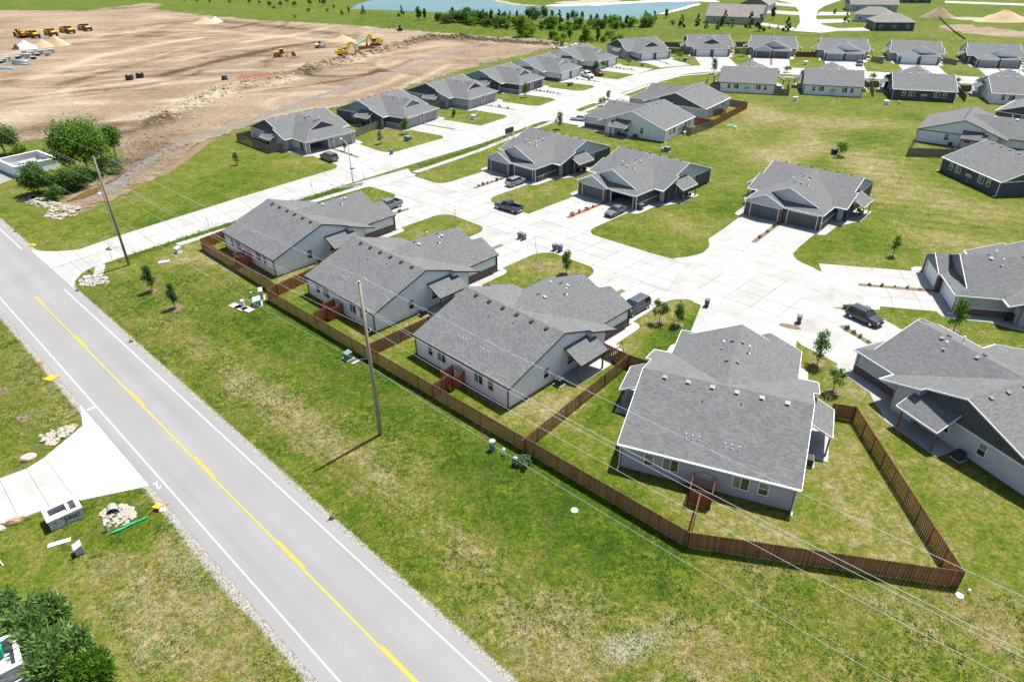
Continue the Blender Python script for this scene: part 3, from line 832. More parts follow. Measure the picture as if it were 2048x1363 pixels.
# far street and drives beyond the rear rows
sheet('far_street', [(129.59,339.25),(142.78,368.09),(159.53,415.75),(168.53,451.27),(166.18,484.89),(217.94,487.54),(182.70,438.44),(171.54,419.20),(156.91,384.58),(149.83,358.00),(153.11,340.25),(139.60,331.83)], .012, 'concrete', label='pale concrete far street between hip roofed houses')
for i, p in enumerate([[(120.81,376.28),(133.67,350.71),(130.03,339.21),(117.98,366.88)],[(143.11,422.62),(158.39,411.10),(152.82,395.76),(138.66,408.71)],[(155.36,378.57),(171.76,378.82),(166.16,365.62),(150.29,363.50)],[(168.75,409.88),(183.24,405.84),(177.76,392.94),(161.34,394.80)],[(150.72,345.54),(167.63,347.29),(162.57,336.03),(147.45,337.51)],[(160.85,463.88),(170.83,445.39),(166.17,432.54),(154.01,447.53)],[(261.54,456.47),(298.20,434.60),(291.81,424.73),(255.68,445.66)]]):
    sheet('far_drive', p, .014, 'concrete', label='short concrete drive off the far street')

# ------------------------------------------------------------------ construction lot (bare earth with relief)
def fbm(x, y, s, o=4): return mnoise.fractal((x*s, y*s, 3.7), 1., 2., o)
def polyline_d(p, pts):
    b = 1e9
    for (ax,ay),(bx,by) in zip(pts, pts[1:]):
        dx, dy = bx-ax, by-ay
        t = max(0, min(1, ((p[0]-ax)*dx+(p[1]-ay)*dy)/(dx*dx+dy*dy)))
        b = min(b, math.hypot(p[0]-ax-t*dx, p[1]-ay-t*dy))
    return b
BERM = [(-93.31,186.04),(-90.20,209.16),(-87.78,232.42),(-75.82,241.31),(-70.09,258.74)]
TRENCH = [(-70.09,258.74),(-63.12,276.38),(-54.40,291.47),(-46.69,307.00),(-36.60,329.84),(-19.02,331.24)]
SWALE = [(-2.50,352.13),(-8.82,321.48),(-26.27,284.56),(-38.98,250.94),(-50.55,230.76),(-60.37,206.75),(-66.66,189.42),(-73.88,175.99),(-78.87,163.65),(-79.71,152.18),(-79.66,142.98),(-79.00,134.65),(-80.63,130.00),(-82.47,126.16)]
def lot_h(x, y):
    h = .05 + .10*max(0, fbm(x, y, .12)+.35)
    d = polyline_d((x, y), BERM);  h += 1.1*math.exp(-(d/3.2)**2)*(1+.6*fbm(x,y,.5,3))
    d = polyline_d((x, y), TRENCH); h += 1.3*math.exp(-(d/2.6)**2)*(1+.7*fbm(x,y,.6,3))
    d = polyline_d((x, y), SWALE); h *= min(1, .1 + d/5)
    return max(.03, h)
xs = [p[0] for p in LOT]; ys = [p[1] for p in LOT]
lx = np.concatenate([np.arange(min(xs), -150, 5.), np.arange(-150, max(xs)+2, 1.15)])
ly = np.concatenate([np.arange(min(ys)-2, 260, 1.15), np.arange(260, max(ys)+4, 3.2)])
vid = {}; V = []; F = []
ins = {}
def jit(x, y): return (x + 2.4*fbm(x, y, .25, 4), y + 2.4*fbm(x+90, y, .25, 4))
for j in range(len(ly)-1):
    for i in range(len(lx)-1):
        cx, cy = (lx[i]+lx[i+1])/2, (ly[j]+ly[j+1])/2
        if not inside(jit(cx, cy), LOT): continue
        q = []
        for a, b in ((i,j),(i+1,j),(i+1,j+1),(i,j+1)):
            if (a, b) not in vid:
                vid[(a,b)] = len(V)
                V.append((float(lx[a]), float(ly[b]), lot_h(float(lx[a]), float(ly[b]))))
            q.append(vid[(a,b)])
        F.append(q)
me = bpy.data.meshes.new('dirt_lot'); me.from_pydata(V, [], F)
me.polygons.foreach_set('use_smooth', [True]*len(F))
va = np.array(V)
_sx, _sy = Xf, Yf
Xf, Yf = va[:,0], va[:,1]
tone = np.zeros((len(V), 4), np.float32); tone[:,3] = 1; mudv = np.zeros(len(V), np.float32)
for ch, pts, wd, val in [
    (0,[(-93.66,193.11),(-90.20,209.16),(-87.78,232.42),(-77.26,234.88),(-71.20,242.68)],3.4,1.),(0,[(-77.58,267.10),(-69.77,272.65),(-61.21,276.24),(-55.12,273.64)],3.,.9),(0,[(-163.11,251.57),(-162.74,295.43),(-150.70,328.32),(-140.65,342.40)],3.2,1.),
    (0,[(-211.34,279.11),(-201.28,313.47),(-191.92,353.52),(-176.84,372.71),(-144.72,365.99),(-83.22,331.08),(-53.60,311.55)],3.2,.7),(0,[(-135.21,196.55),(-133.88,185.59),(-145.72,191.54)],9,.9),(0,[(-8.89,324.38),(-4.78,345.66),(-1.34,358.94),(2.32,369.44)],3,1.),
    (0,[(-112.25,237.19),(-97.94,242.81)],3,.8),(0,[(-105.46,189.36),(-97.96,203.32),(-92.81,242.46)],2,.6),(0,[(-159.03,230.87),(-121.65,207.82)],8,.4),(0,[(-98.77,270.70),(-90.00,291.98),(-72.62,302.75)],2.5,.5),(0,[(-53.96,248.42),(-23.84,305.05)],3,.35),
    (0,[(-205.95,438.80),(-153.23,389.22)],5,.4),(0,[(-90.86,364.25),(-52.91,335.88)],4,.4),(0,[(9.05,306.17),(23.76,310.24)],4,.8),
    (1,[(-118.90,252.96),(-109.41,279.94),(-95.35,311.13),(-81.85,325.11)],3.,1.),(1,[(-46.69,307.00),(-36.30,326.85),(-19.02,331.24),(-1.28,320.81),(15.46,310.96)],3.2,1.),(1,[(-82.44,141.77),(-82.24,150.45),(-83.21,160.13),(-84.29,170.92)],5,.5),
    (1,[(-166.77,411.39),(-113.38,375.57),(-72.74,345.60)],5,.7),(1,[(-243.41,474.58),(-228.54,490.11)],5,.7),(1,[(-146.94,237.87),(-141.51,263.89),(-134.40,289.69)],3,.6),(1,[(-122.68,179.96),(-113.65,187.13),(-102.84,183.95)],5,.6),(1,[(-95.29,176.13),(-90.17,191.25)],4,.7),
    (1,[(-174.92,342.42),(-167.53,368.21)],3,.6),(1,[(-84.09,226.09),(-66.50,258.48),(-57.68,267.63)],2.4,.6),(1,[(-180.95,412.93),(-130.86,368.18)],4,.5),(1,[(-25.81,333.38),(-11.70,310.62)],4,.6),
    (2,[(-89.33,248.23),(-85.01,249.70),(-80.21,248.48)],3.6,1.1)]:
    tone[:,ch] += val*np.exp(-(seg_d(pts)/wd)**2)
rt_ = random.Random(3)
for k in range(70):
    cx_, cy_ = rt_.uniform(-190, -20), rt_.uniform(190, 420)
    a_ = R(rt_.gauss(50, 9)) if k % 3 else R(rt_.gauss(8, 8)); L_ = rt_.uniform(25, 90); bend = rt_.gauss(0, .12)
    pts_ = []
    for q in range(7):
        u = (q/6-.5)*L_; aa = a_ + bend*(q/6-.5)*6
        pts_.append((cx_+u*math.cos(aa), cy_+u*math.sin(aa)))
    tone[:,k % 2] += rt_.uniform(.35,.8)*np.exp(-(seg_d(pts_)/rt_.uniform(.8,2.2))**2)
mudv += np.exp(-(seg_d(SWALE)/1.5)**2)*.95
Xf, Yf = _sx, _sy
ca = me.color_attributes.new('tone', 'FLOAT_COLOR', 'POINT'); ca.data.foreach_set('color', np.clip(tone,0,1).ravel())
fa = me.attributes.new('mud', 'FLOAT', 'POINT'); fa.data.foreach_set('value', mudv)
lot = obj('dirt_lot', me, MAT['dirt'])
tag(lot, 'bare graded brown earth of the construction lot', None, None, 'structure')

def strip(name, pts, wd, zoff, mat, label, on_lot=True, step=2.2, seed=1, kind='structure'):
    rng = random.Random(seed)
    c = resample(pts, step); V, F = [], []
    K = 5
    for i, p in enumerate(c):
        a, b = c[max(0,i-1)], c[min(len(c)-1,i+1)]; L = dist(a, b)
        n = (-(b[1]-a[1])/L, (b[0]-a[0])/L)
        w_ = wd*(.75+.5*rng.random())*(min(1, (i+.4)/2, (len(c)-i-.6)/2))
        for k in range(K):
            s = (k/(K-1)-.5)*w_ + .25*wd*fbm(p[0], p[1], .2, 2)
            x, y = p[0]+n[0]*s, p[1]+n[1]*s
            V.append((x, y, (lot_h(x, y) if on_lot else 0)+zoff))
        if i:
            o = (i-1)*K
            for k in range(K-1): F.append((o+k, o+k+1, o+K+k+1, o+K+k))
    me = bpy.data.meshes.new(name); me.from_pydata(V, [], F); me.polygons.foreach_set('use_smooth', [True]*len(F))
    return tag(obj(name, me, MAT[mat]), label, None, None, kind)
strip('creek', [(-81.39,134.45),(-81.62,130.04),(-82.58,127.26),(-83.62,125.66)], 2.6, .07, 'muddy_water', 'brown muddy water standing in the creek bed', seed=13)
strip('creek', [(-80.84,141.04),(-81.04,137.83),(-81.30,135.66)], 1.6, .09, 'muddy_water', 'thin muddy pool higher up the creek', seed=14)
strip('culvert_pool', [(-82.67,119.40),(-81.14,118.60),(-80.09,118.81)], 2.0, .02, 'muddy_water', 'small muddy pool among the riprap', False, 1.0, 15)
strip('creek_sand', [(-80.59,125.28),(-81.97,123.47),(-82.99,121.94),(-84.11,121.47)], 4., .015, 'clay', 'tan washed silt below the culvert pool', False, 1.4, 16)
strip('bare_pile_lot', [(201.03,349.15),(208.65,338.09),(216.08,324.51),(226.78,314.46)], 26., .06, 'dirt', 'bare tan soil lot beyond the far fence', False, 4, 18)
strip('bare_pile_lot', [(221.22,377.48),(237.78,367.64),(255.78,358.03)], 14., .05, 'clay', 'pale graded soil beside the far silt fence', False, 4, 19)

def mound(name, c, rx, ry, h, mat, label, cat='soil pile', rz=0, seed=1, group=None):
    rng = random.Random(seed); n = 20; rings = 6; V = []; F = []
    for k in range(rings+1):
        t = k/rings
        for j in range(n):
            a = 2*math.pi*j/n
            q = 1 + .16*mnoise.noise((math.cos(a)*2+seed*3, math.sin(a)*2, t*2))
            z = h*(1-t)**1.15 if t < 1 else -.05
            V.append((rx*t*q*math.cos(a), ry*t*q*math.sin(a), z*(1+.10*mnoise.noise((a, t*5, seed))) ))
    for k in range(rings):
        for j in range(n): F.append((k*n+j, (k+1)*n+j, (k+1)*n+(j+1)%n, k*n+(j+1)%n))
    me = bpy.data.meshes.new(name); me.from_pydata(V, [], F); me.polygons.foreach_set('use_smooth', [True]*len(F))
    o = obj(name, me, MAT[mat]); at(o, (c[0], c[1], .03), rz)
    return tag(o, label, cat, group)
mound('gravel_pile', (-205.53,317.79), 5.5, 3.6, 3.4, 'mound_lime', 'white limestone gravel pile beside the sand piles', 'gravel pile', seed=1)
mound('sand_pile', (-200.12,321.39), 5., 3.8, 3.4, 'mound_sand', 'smaller of two touching tan sand piles', 'sand pile', seed=2)
mound('sand_pile', (-196.66,325.24), 6.2, 4., 4.2, 'mound_sand', 'taller of two touching tan sand piles', 'sand pile', seed=3)
mound('soil_pile', (-207.88,315.33), 2.2, 1.6, 2.2, 'dark_soil', 'small dark soil heap against the white gravel pile', seed=4)
mound('sand_pile', (-157.69,395.69), 7., 5., 3.2, 'mound_sand', 'tan sand pile alone near the grassy lot edge', 'sand pile', seed=5)
mound('gravel_pile', (-154.56,401.54), 4., 3., 2.6, 'mound_lime', 'white gravel pile overlapping a lone sand pile', 'gravel pile', seed=6)
mound('sand_pile', (-71.94,325.68), 6., 4., 2.8, 'mound_sand', 'low pale sand pile behind the excavators', 'sand pile', seed=7)
mound('soil_pile', (217.40,382.06), 9., 5., 5., 'dirt', 'dark soil pile on the far bare lot', seed=8)
mound('sand_pile', (238.98,363.62), 14., 7., 5., 'mound_sand', 'long pale sand pile on the far bare lot', 'sand pile', seed=9)
for k, (p, r) in enumerate([((-59.73,278.28),2.4),((-57.49,282.51),2.),((-54.59,286.82),2.6),((-53.20,293.76),2.2)]):
    mound('spoil_heap', p, r*1.3, r, 1.6, 'clay', 'lumpy grey clay spoil heap beside the open trench', 'soil pile', k, 20+k, 'spoil heaps along the trench')

# ------------------------------------------------------------------ lake
LAKE = [(-93.02,453.63),(-94.79,479.15),(-91.22,500.28),(-86.09,519.59),(-75.70,543.43),(-26.70,551.71),(-13.44,519.98),(-8.07,498.88),(-1.54,479.14),(7.53,460.44),(17.82,453.60),(28.30,455.05),(43.29,455.95),(67.93,461.32),(90.14,467.20),(109.89,473.62),(116.81,463.73),(107.97,445.10),(93.78,426.04),(81.91,410.63),(69.51,389.99),(60.99,384.71),(42.10,386.74),(22.32,399.43),(6.76,414.60),(-15.40,424.20),(-38.33,431.74),(-62.39,442.11),(-81.04,449.54)]
lake = sheet('lake', LAKE, .06, 'water', label='pale blue lake behind the hedgerow')
strip('lake_shore', [(23.04,457.10),(43.92,462.95),(68.93,468.48),(91.77,476.03),(119.96,476.90),(130.06,467.93)], 12., .08, 'mound_lime', 'pale riprap shore along the far lake bank', False, 6, 21)
strip('lake_shore', [(-9.76,502.39),(-1.54,482.19),(7.58,463.27),(22.51,458.56)], 6., .08, 'clay', 'tan eroded lake bank', False, 6, 22)
strip('lake_shore', [(115.46,458.10),(93.28,423.62),(81.49,408.37)], 3.5, .09, 'mound_lime', 'thin pale edge of the near lake bank', False, 6, 23)
strip('meadow_patch', [(29.51,475.10),(51.88,481.31),(71.25,484.99)], 22., .03, 'clay', 'dry tan meadow across the lake', False, 8, 24)

# clods and lumps strewn along the berm, trench and churned ground
def clods(name, line, n, wd, r0, r1, mat, label, seed):
    rng = random.Random(seed); c = resample(line, 1.); V = []; F = []
    bm = bmesh.new(); bmesh.ops.create_icosphere(bm, subdivisions=1, radius=1)
    bv = [v.co.copy() for v in bm.verts]; bf = [[v.index for v in f.verts] for f in bm.faces]; bm.free()
    for k in range(n):
        q = c[rng.randrange(len(c))]; x, y = q[0]+rng.gauss(0, wd), q[1]+rng.gauss(0, wd)
        if not inside((x, y), LOT): continue
        r = r0+(r1-r0)*rng.random()**2.5; z = lot_h(x, y); o = len(V); ph = rng.uniform(0, 9)
        for v in bv:
            w_ = v*r*(1+.4*mnoise.noise(v*1.4+Vector((ph,0,0)))); V.append((x+w_.x*1.2, y+w_.y, z+w_.z*.65))
        F += [[o+i for i in f] for f in bf]
    me = bpy.data.meshes.new(name); me.from_pydata(V, [], F)
    return tag(obj(name, me, MAT[mat]), label, 'soil', None, 'stuff')
clods('soil_clods', BERM, 900, 3.5, .12, .6, 'clay', 'pale clay clods strewn along the berm', 1)
clods('soil_clods', TRENCH, 900, 2.6, .15, .8, 'dirt', 'brown soil clods heaped along the trench', 2)
clods('soil_clods', [(-81.61,136.91),(-81.66,146.84),(-83.21,160.13),(-84.29,170.92),(-92.18,166.86)], 500, 4., .12, .45, 'dirt', 'dark soil clods churned beside the tree clump', 3)
clods('soil_clods', [(-19.02,331.24),(-1.28,320.81),(15.46,310.96)], 500, 2.2, .2, .9, 'dark_soil', 'dark soil clods below the hedgerow', 4)

# ------------------------------------------------------------------ duplex houses
HE, YR, HR, XW, YW2 = 2.76, 8.73, 5.80, 6.70, 23.06
SM, SW = .346, .454
def zmain(y): return HR - SM*abs(y-YR)
MESH = {}
def cached(key, fn, smooth=False):
    if key not in MESH:
        mb = fn(); me = mb.mesh(key, smooth)
        bm = bmesh.new(); bm.from_mesh(me); bmesh.ops.recalc_face_normals(bm, faces=bm.faces); bm.to_mesh(me); bm.free()
        me.materials.append(None)
        for _ in range(max(mb.mi or [0])): me.materials.append(None)
        MESH[key] = me
    return MESH[key]
def hpart(name, key, fn, mats, parent, smooth=False):
    me = cached(key, fn, smooth)
    o = bpy.data.objects.new(name, me); COL.objects.link(o); o.parent = parent
    if not isinstance(mats, (list, tuple)): mats = [mats]
    for i, mt in enumerate(mats):
        o.material_slots[i].link = 'OBJECT'; o.material_slots[i].material = MAT[mt] if isinstance(mt, str) else mt
    return o

def roof_polys(kind):
    P = []
    P.append([(-8.1,-.05,HE),(8.1,-.05,HE),(8.1,YR,HR),(-8.1,YR,HR)])
    for s in (1,-1):
        zz = lambda y: HR-SM*(y-YR)
        P.append([(0,YR,HR),(s*8.1,YR,HR),(s*8.1,12.9,zz(12.9)),(s*8.7,12.9,zz(12.9)),(s*8.7,17.5,zz(17.5)),(s*XW,17.5,zz(17.5)+.004)])
    if kind == 'A':
        P.append([(0,YR,HR),(-XW,17.52,HE),(-XW,YW2,HE),(-5.493,21.5,3.306),(0,21.5,HR)])
        P.append([(0,YR,HR),(XW,17.52,HE),(XW,23.3,HE),(3.1,23.3,4.393),(3.1,21.5,4.393),(0,21.5,HR)])
        P.append([(3.1,23.3,4.393),(3.1,21.25,4.393),(.86,21.25,3.39),(-.5,23.06,HE),(-.5,23.3,HE)])
        P.append([(-XW,YW2,HE),(-.5,YW2,HE),(.86,21.25,3.39),(-5.3,21.25,3.39)])
    else:
        for s in (1,-1):
            P.append([(0,YR,HR),(s*XW,17.52,HE),(s*XW,YW2,HE),(s*3.386,19.75,4.263),(0,19.75,HR)])
        P.append([(-XW,YW2,HE),(XW,YW2,HE),(3.2,19.4,4.42),(-3.2,19.4,4.42)])
    return P
def m_roof(kind):
    mb = MB()
    for p in roof_polys(kind):
        mb.poly(p)
        mb.poly([(x,y,z-.14) for x,y,z in p][::-1])
    return mb
def edge_fascia(mb, a, b, drop=.15, th=.05, up=.012):
    """vertical board under a roof edge"""
    a, b = Vector(a), Vector(b)
    d = (b-a); h = Vector((d.x, d.y, 0)).normalized(); n = Vector((h.y, -h.x, 0))*th
    q = [a+Vector((0,0,up)), b+Vector((0,0,up)), b-Vector((0,0,drop)), a-Vector((0,0,drop))]
    k = len(mb.v)
    mb.v += [tuple(p) for p in q] + [tuple(p+n) for p in q]
    for f in ((0,1,2,3),(4,7,6,5),(0,4,5,1),(1,5,6,2),(2,6,7,3),(3,7,4,0)):
        mb.f.append(tuple(k+i for i in f)); mb.mi.append(0)
def m_fascia(kind):
    mb = MB(); z = lambda y: HR-SM*(y-YR)
    E = [((-8.1,-.05,HE),(8.1,-.05,HE)),((8.1,-.05,HE),(8.1,YR,HR)),((8.1,YR,HR),(8.1,12.9,z(12.9))),((8.1,12.9,z(12.9)),(8.7,12.9,z(12.9))),((8.7,12.9,z(12.9)),(8.7,17.5,z(17.5))),((8.7,17.5,z(17.5)),(XW,17.5,z(17.5)))]
    E += [((-b[0],b[1],b[2]),(-a[0],a[1],a[2])) for a, b in E[1:]]
    if kind == 'A':
        E += [((XW,17.52,HE),(XW,23.3,HE)),((XW,23.3,HE),(3.1,23.3,4.393)),((3.1,23.3,4.393),(-.5,23.3,HE)),((-.5,23.3,HE),(-.5,23.06,HE)),((-.5,23.06,HE),(-XW,23.06,HE)),((-XW,23.06,HE),(-XW,17.52,HE)),
              ((3.1,21.5,4.393),(0,21.5,HR)),((0,21.5,HR),(-5.493,21.5,3.306))]
    else:
        E += [((XW,17.52,HE),(XW,YW2,HE)),((XW,YW2,HE),(-XW,YW2,HE)),((-XW,YW2,HE),(-XW,17.52,HE)),((3.386,19.75,4.263),(0,19.75,HR)),((0,19.75,HR),(-3.386,19.75,4.263))]
    for a, b in E: edge_fascia(mb, a, b)
    return mb
GUTTERS = [(-8.1,8.1,-.20,-.09,HE-.15,HE-.02),(XW+.1,8.7,17.54,17.64,HE-.15,HE-.02),(-8.7,-XW-.1,17.54,17.64,HE-.15,HE-.02)]
GAR = {1: (.62,5.45,22.95), -1: (-5.72,-.86,22.45)}
def m_walls(kind):
    """outer wall skin with thickness at the openings; roof closes it"""
    mb = MB(); t = .14
    def wall(p0, p1, top):   # a vertical polygon, extruded inwards by t
        d = Vector((p1[0]-p0[0], p1[1]-p0[1])).normalized(); n = Vector((-d.y, d.x))*t
        pts = [(p0[0],p0[1],-.3),(p1[0],p1[1],-.3)] + top
        q = [(x+n.x,y+n.y,z) for x,y,z in pts]
        k = len(mb.v); m_ = len(pts); mb.v += pts + q
        mb.f.append(tuple(range(k,k+m_))); mb.f.append(tuple(range(k+2*m_-1,k+m_-1,-1))); mb.mi += [0,0]
        for i in range(m_):
            j = (i+1)%m_; mb.f.append((k+i,k+m_+i,k+m_+j,k+j)); mb.mi.append(0)
    h = 2.62
    wall((-7.75,.1),(7.75,.1),[(7.75,.1,h),(-7.75,.1,h)])
    for s in (1,-1):
        zt = lambda y: zmain(y)-.16
        a = [(s*7.75,12.9,zt(12.9)),(s*7.75,YR,zt(YR)),(s*7.75,.1,zt(.1))]
        if s > 0: wall((s*7.75,.1),(s*7.75,12.9),a)
        else: wall((s*7.75,12.9),(s*7.75,.1),a[::-1])
        b = [(s*8.35,15.75,zt(15.75)),(s*8.35,12.95,zt(12.95))]
        if s > 0: wall((s*8.35,12.95),(s*8.35,15.75),b)
        else: wall((s*8.35,15.75),(s*8.35,12.95),b[::-1])
        c = [(s*8.35,12.95,zt(12.95)),(s*7.6,12.95,zt(12.95))]
        if s > 0: wall((s*7.6,12.95),(s*8.35,12.95),c)
        else: wall((s*8.35,12.95),(s*7.6,12.95),c[::-1])
        e = [(s*6.4,15.75,zt(15.75)),(s*8.35,15.75,zt(15.75))]
        if s > 0: wall((s*8.35,15.75),(s*6.4,15.75),e)
        else: wall((s*6.4,15.75),(s*8.35,15.75),e[::-1])
        yg = GAR[s][2] if kind == 'A' else 22.5
        f = [(s*6.4,yg,h),(s*6.4,15.6,h)]
        if s > 0: wall((s*6.4,15.6),(s*6.4,yg),f)
        else: wall((s*6.4,yg),(s*6.4,15.6),f[::-1])
        g0, g1, _ = GAR[s]
        x0, x1 = (0.02, 6.4) if s > 0 else (-6.4, -.02)
        wall((g0,yg),(x0,yg),[(x0,yg,h),(g0,yg,h)]); wall((x1,yg),(g1,yg),[(g1,yg,h),(x1,yg,h)])
        mb.box(g0,g1,yg-t,yg,2.25,h)
    if kind == 'A':
        wall((0.02,22.95),(0.02,22.3),[(0.02,22.3,h),(0.02,22.95,h)])
    mb.box(-.08,.08,16.,22.4,0,h)          # party wall between the garages
    mb.box(-6.3,6.3,15.9,16.,0,h)          # back wall of the garages
    mb.box(-6.3,6.3,16.,22.4,2.60,2.66)    # ceiling
    return mb
def m_gable_side(s):
    """upper board and batten panel on a gable end, with raised battens"""
    mb = MB(); x0, x1 = s*7.752, s*7.785
    yb = lambda y: zmain(y)-.17
    ys_ = [.45,YR,12.85]
    pts = [(.45,2.70),(12.85,2.70),(12.85,yb(12.85)),(YR,yb(YR)),(.45,yb(.45))]
    k = len(mb.v); n = len(pts)
    mb.v += [(x0,y,z) for y,z in pts] + [(x1,y,z) for y,z in pts]
    mb.f += [tuple(range(k,k+n)), tuple(range(k+n,k+2*n))]; mb.mi += [0,0]
    for i in range(n): mb.f.append((k+i,k+(i+1)%n,k+n+(i+1)%n,k+n+i)); mb.mi.append(0)
    y = .85
    while y < 12.7:
        mb.box(min(x1,x1+s*.03),max(x1,x1+s*.03),y-.035,y+.035,2.70,yb(y)-.01); y += .42
    return mb
def m_band(s):
    x0, x1 = sorted((s*7.752, s*7.80)); return MB().box(x0,x1,.12,12.88,2.52,2.69)
def m_gable_front(kind):
    mb = MB()
    if kind == 'A':
        y0, y1 = 21.25, 21.30
        pts = [(-5.2,3.38),(.86,3.38),(3.0,4.36),(0,HR-.12)]
        xs_ = np.arange(-4.8, 2.9, .42)
        lo = lambda x: 3.38 if x < .86 else 3.38+(x-.86)*.458
    else:
        y0, y1 = 19.5, 19.55
        pts = [(-3.2,4.34),(3.2,4.34),(0,HR-.12)]
        xs_ = np.arange(-2.94, 3.0, .42)
        lo = lambda x: 4.34
    k = len(mb.v); n = len(pts)
    mb.v += [(x,y0,z) for x,z in pts] + [(x,y1,z) for x,z in pts]
    mb.f += [tuple(range(k,k+n)), tuple(range(k+n,k+2*n))]; mb.mi += [0,0]
    for i in range(n): mb.f.append((k+i,k+(i+1)%n,k+n+(i+1)%n,k+n+i)); mb.mi.append(0)
    for x in xs_:
        top = HR-.14-SW*abs(x)
        if top-lo(x) > .1: mb.box(x-.035,x+.035,y1,y1+.03,lo(x),top)
    return mb
def m_gable_garage():
    mb = MB(); y0, y1 = 22.86, 22.99
    pts = [(.02,2.25),(6.38,2.25),(6.38,2.75),(3.1,4.27),(-.02,2.85)]
    k = len(mb.v); n = len(pts)
    mb.v += [(x,y0,z) for x,z in pts] + [(x,y1,z) for x,z in pts]
    mb.f += [tuple(range(k,k+n)), tuple(range(k+n,k+2*n))]; mb.mi += [0,0]
    for i in range(n): mb.f.append((k+i,k+(i+1)%n,k+n+(i+1)%n,k+n+i)); mb.mi.append(0)
    for x in np.arange(.4, 6.3, .42): mb.box(x-.035,x+.035,y1,y1+.03,2.28,4.25-.463*abs(x-3.1))
    return mb
def wain_boxes(kind):
    side_, pier, cap, corner = [], [], [], []
    for s in (1,-1):
        yg = GAR[s][2] if kind == 'A' else 22.5
        x0, x1 = sorted((s*6.402, s*6.50)); side_.append((x0,x1,15.85,yg+.10,-.1,1.02))
        g0, g1, _ = GAR[s]
        a0, a1 = (.0,6.398) if s > 0 else (-6.398,0.)
        pier += [(a0,g0-.12,yg+.002,yg+.10,-.1,2.24),(g1+.12,a1,yg+.002,yg+.10,-.1,2.24)]
        x0, x1 = sorted((s*6.402, s*6.53)); cap.append((x0,x1,15.82,yg,1.02,1.09))
        corner.append((s*6.47-.06, s*6.47+.06, yg+.03, yg+.15, 1.09, 2.62))
    if kind == 'A': pier.append((-.10,-.002,22.553,23.05,-.1,2.45))
    return side_, pier, cap, corner
def m_casing(s, kind):
    g0, g1, yg = GAR[s]; yg = yg if kind == 'A' else 22.5
    return MB().box(g0-.12,g0,yg-.05,yg+.12,0,2.25).box(g1,g1+.12,yg-.05,yg+.12,0,2.25).box(g0-.12,g1+.12,yg-.02,yg+.125,2.25,2.37)
def m_gpanel(w): return MB().box(0,w,0,.05,0,.545).box(.12,w/2-.08,.05,.062,.08,.47).box(w/2+.08,w-.12,.05,.062,.08,.47)
def m_frame(w, h, slider):
    t = .075; mb = MB().box(0,w,-.03,.06,0,t).box(0,w,-.03,.06,h-t,h).box(0,t,-.03,.06,t,h-t).box(w-t,w,-.03,.06,t,h-t)
    if slider: mb.box(w/2-.035,w/2+.035,-.03,.05,t,h-t)
    else: mb.box(t,w-t,-.03,.05,h/2-.03,h/2+.03)
    return mb
def window(parent, x, y, z, w, h, rz, slider, pane='glass_window'):
    f = hpart('window', f'win{w:.2f}{h:.2f}{slider}', lambda: m_frame(w,h,slider), 'vinyl', parent)
    f.location = (x,y,z); f.rotation_euler.z = rz
    if slider: cells = [(.075,.075,w/2-.11,h-.15,pane),(w/2+.035,.075,w/2-.11,h-.15,'glass_blind')]
    else: cells = [(.075,.075,w-.15,h/2-.105,pane),(.075,h/2+.03,w-.15,h/2-.105,'glass_blind')]
    for a,b,cw,ch,mt in cells:
        p = hpart('pane', f'pane{cw:.2f}{ch:.2f}', lambda: MB().box(0,cw,0.,.015,0,ch), mt, f); p.location = (a,-.01,b)
    return f
def m_patio_roof(s):
    mb = MB()
    a = [(s*7.80,8.95,3.66),(s*10.4,8.95,2.36),(s*10.4,13.7,2.36),(s*7.80,13.7,3.66)]
    mb.poly(a); mb.poly([(x,y,z-.13) for x,y,z in a][::-1]); return mb
def m_patio_fascia(s):
    mb = MB()
    e = [((7.8,8.95,3.66),(10.4,8.95,2.36)),((10.4,8.95,2.36),(10.4,13.7,2.36)),((10.4,13.7,2.36),(7.8,13.7,3.66))]
    for a, b in e:
        if s > 0: edge_fascia(mb, a, b, .18)
        else: edge_fascia(mb, (-b[0],b[1],b[2]), (-a[0],a[1],a[2]), .18)
    x0, x1 = sorted((s*10.12, s*10.26)); mb.box(x0,x1,9.02,13.6,2.10,2.33); return mb
def m_downspout(): return MB().box(-.045,.045,-.05,.05,.12,HE-.1).box(-.045,.045,-.6,.05,.04,.14)
def m_roofvent(): return MB().box(-.16,.16,-.16,.16,0,.12).box(-.20,.20,-.20,.20,.12,.15).box(-.24,.24,-.24,.24,-.03,.01)
def m_pipe(): return MB().cyl((0,0),.05,-.1,.42,8).cyl((0,0),.13,-.08,.02,8,.06)
def m_flue(): return MB().cyl((0,0),.07,-.1,.75,8).cyl((0,0),.15,.75,.86,10,.10).cyl((0,0),.20,-.08,.04,8,.09)
def m_meter(): return MB().box(-.75,-.2,0,.14,1.15,1.75).box(-.2,.3,0,.18,1.25,1.85).box(.3,.8,0,.14,1.15,1.75).box(-.03,.03,0,.05,.0,1.25).box(.35,.41,0,.05,0,1.2)
def m_door(): return MB().box(0,.95,-.04,.03,0,2.08).box(.15,.80,.03,.045,.2,.9).box(.15,.80,.03,.045,1.05,1.9)

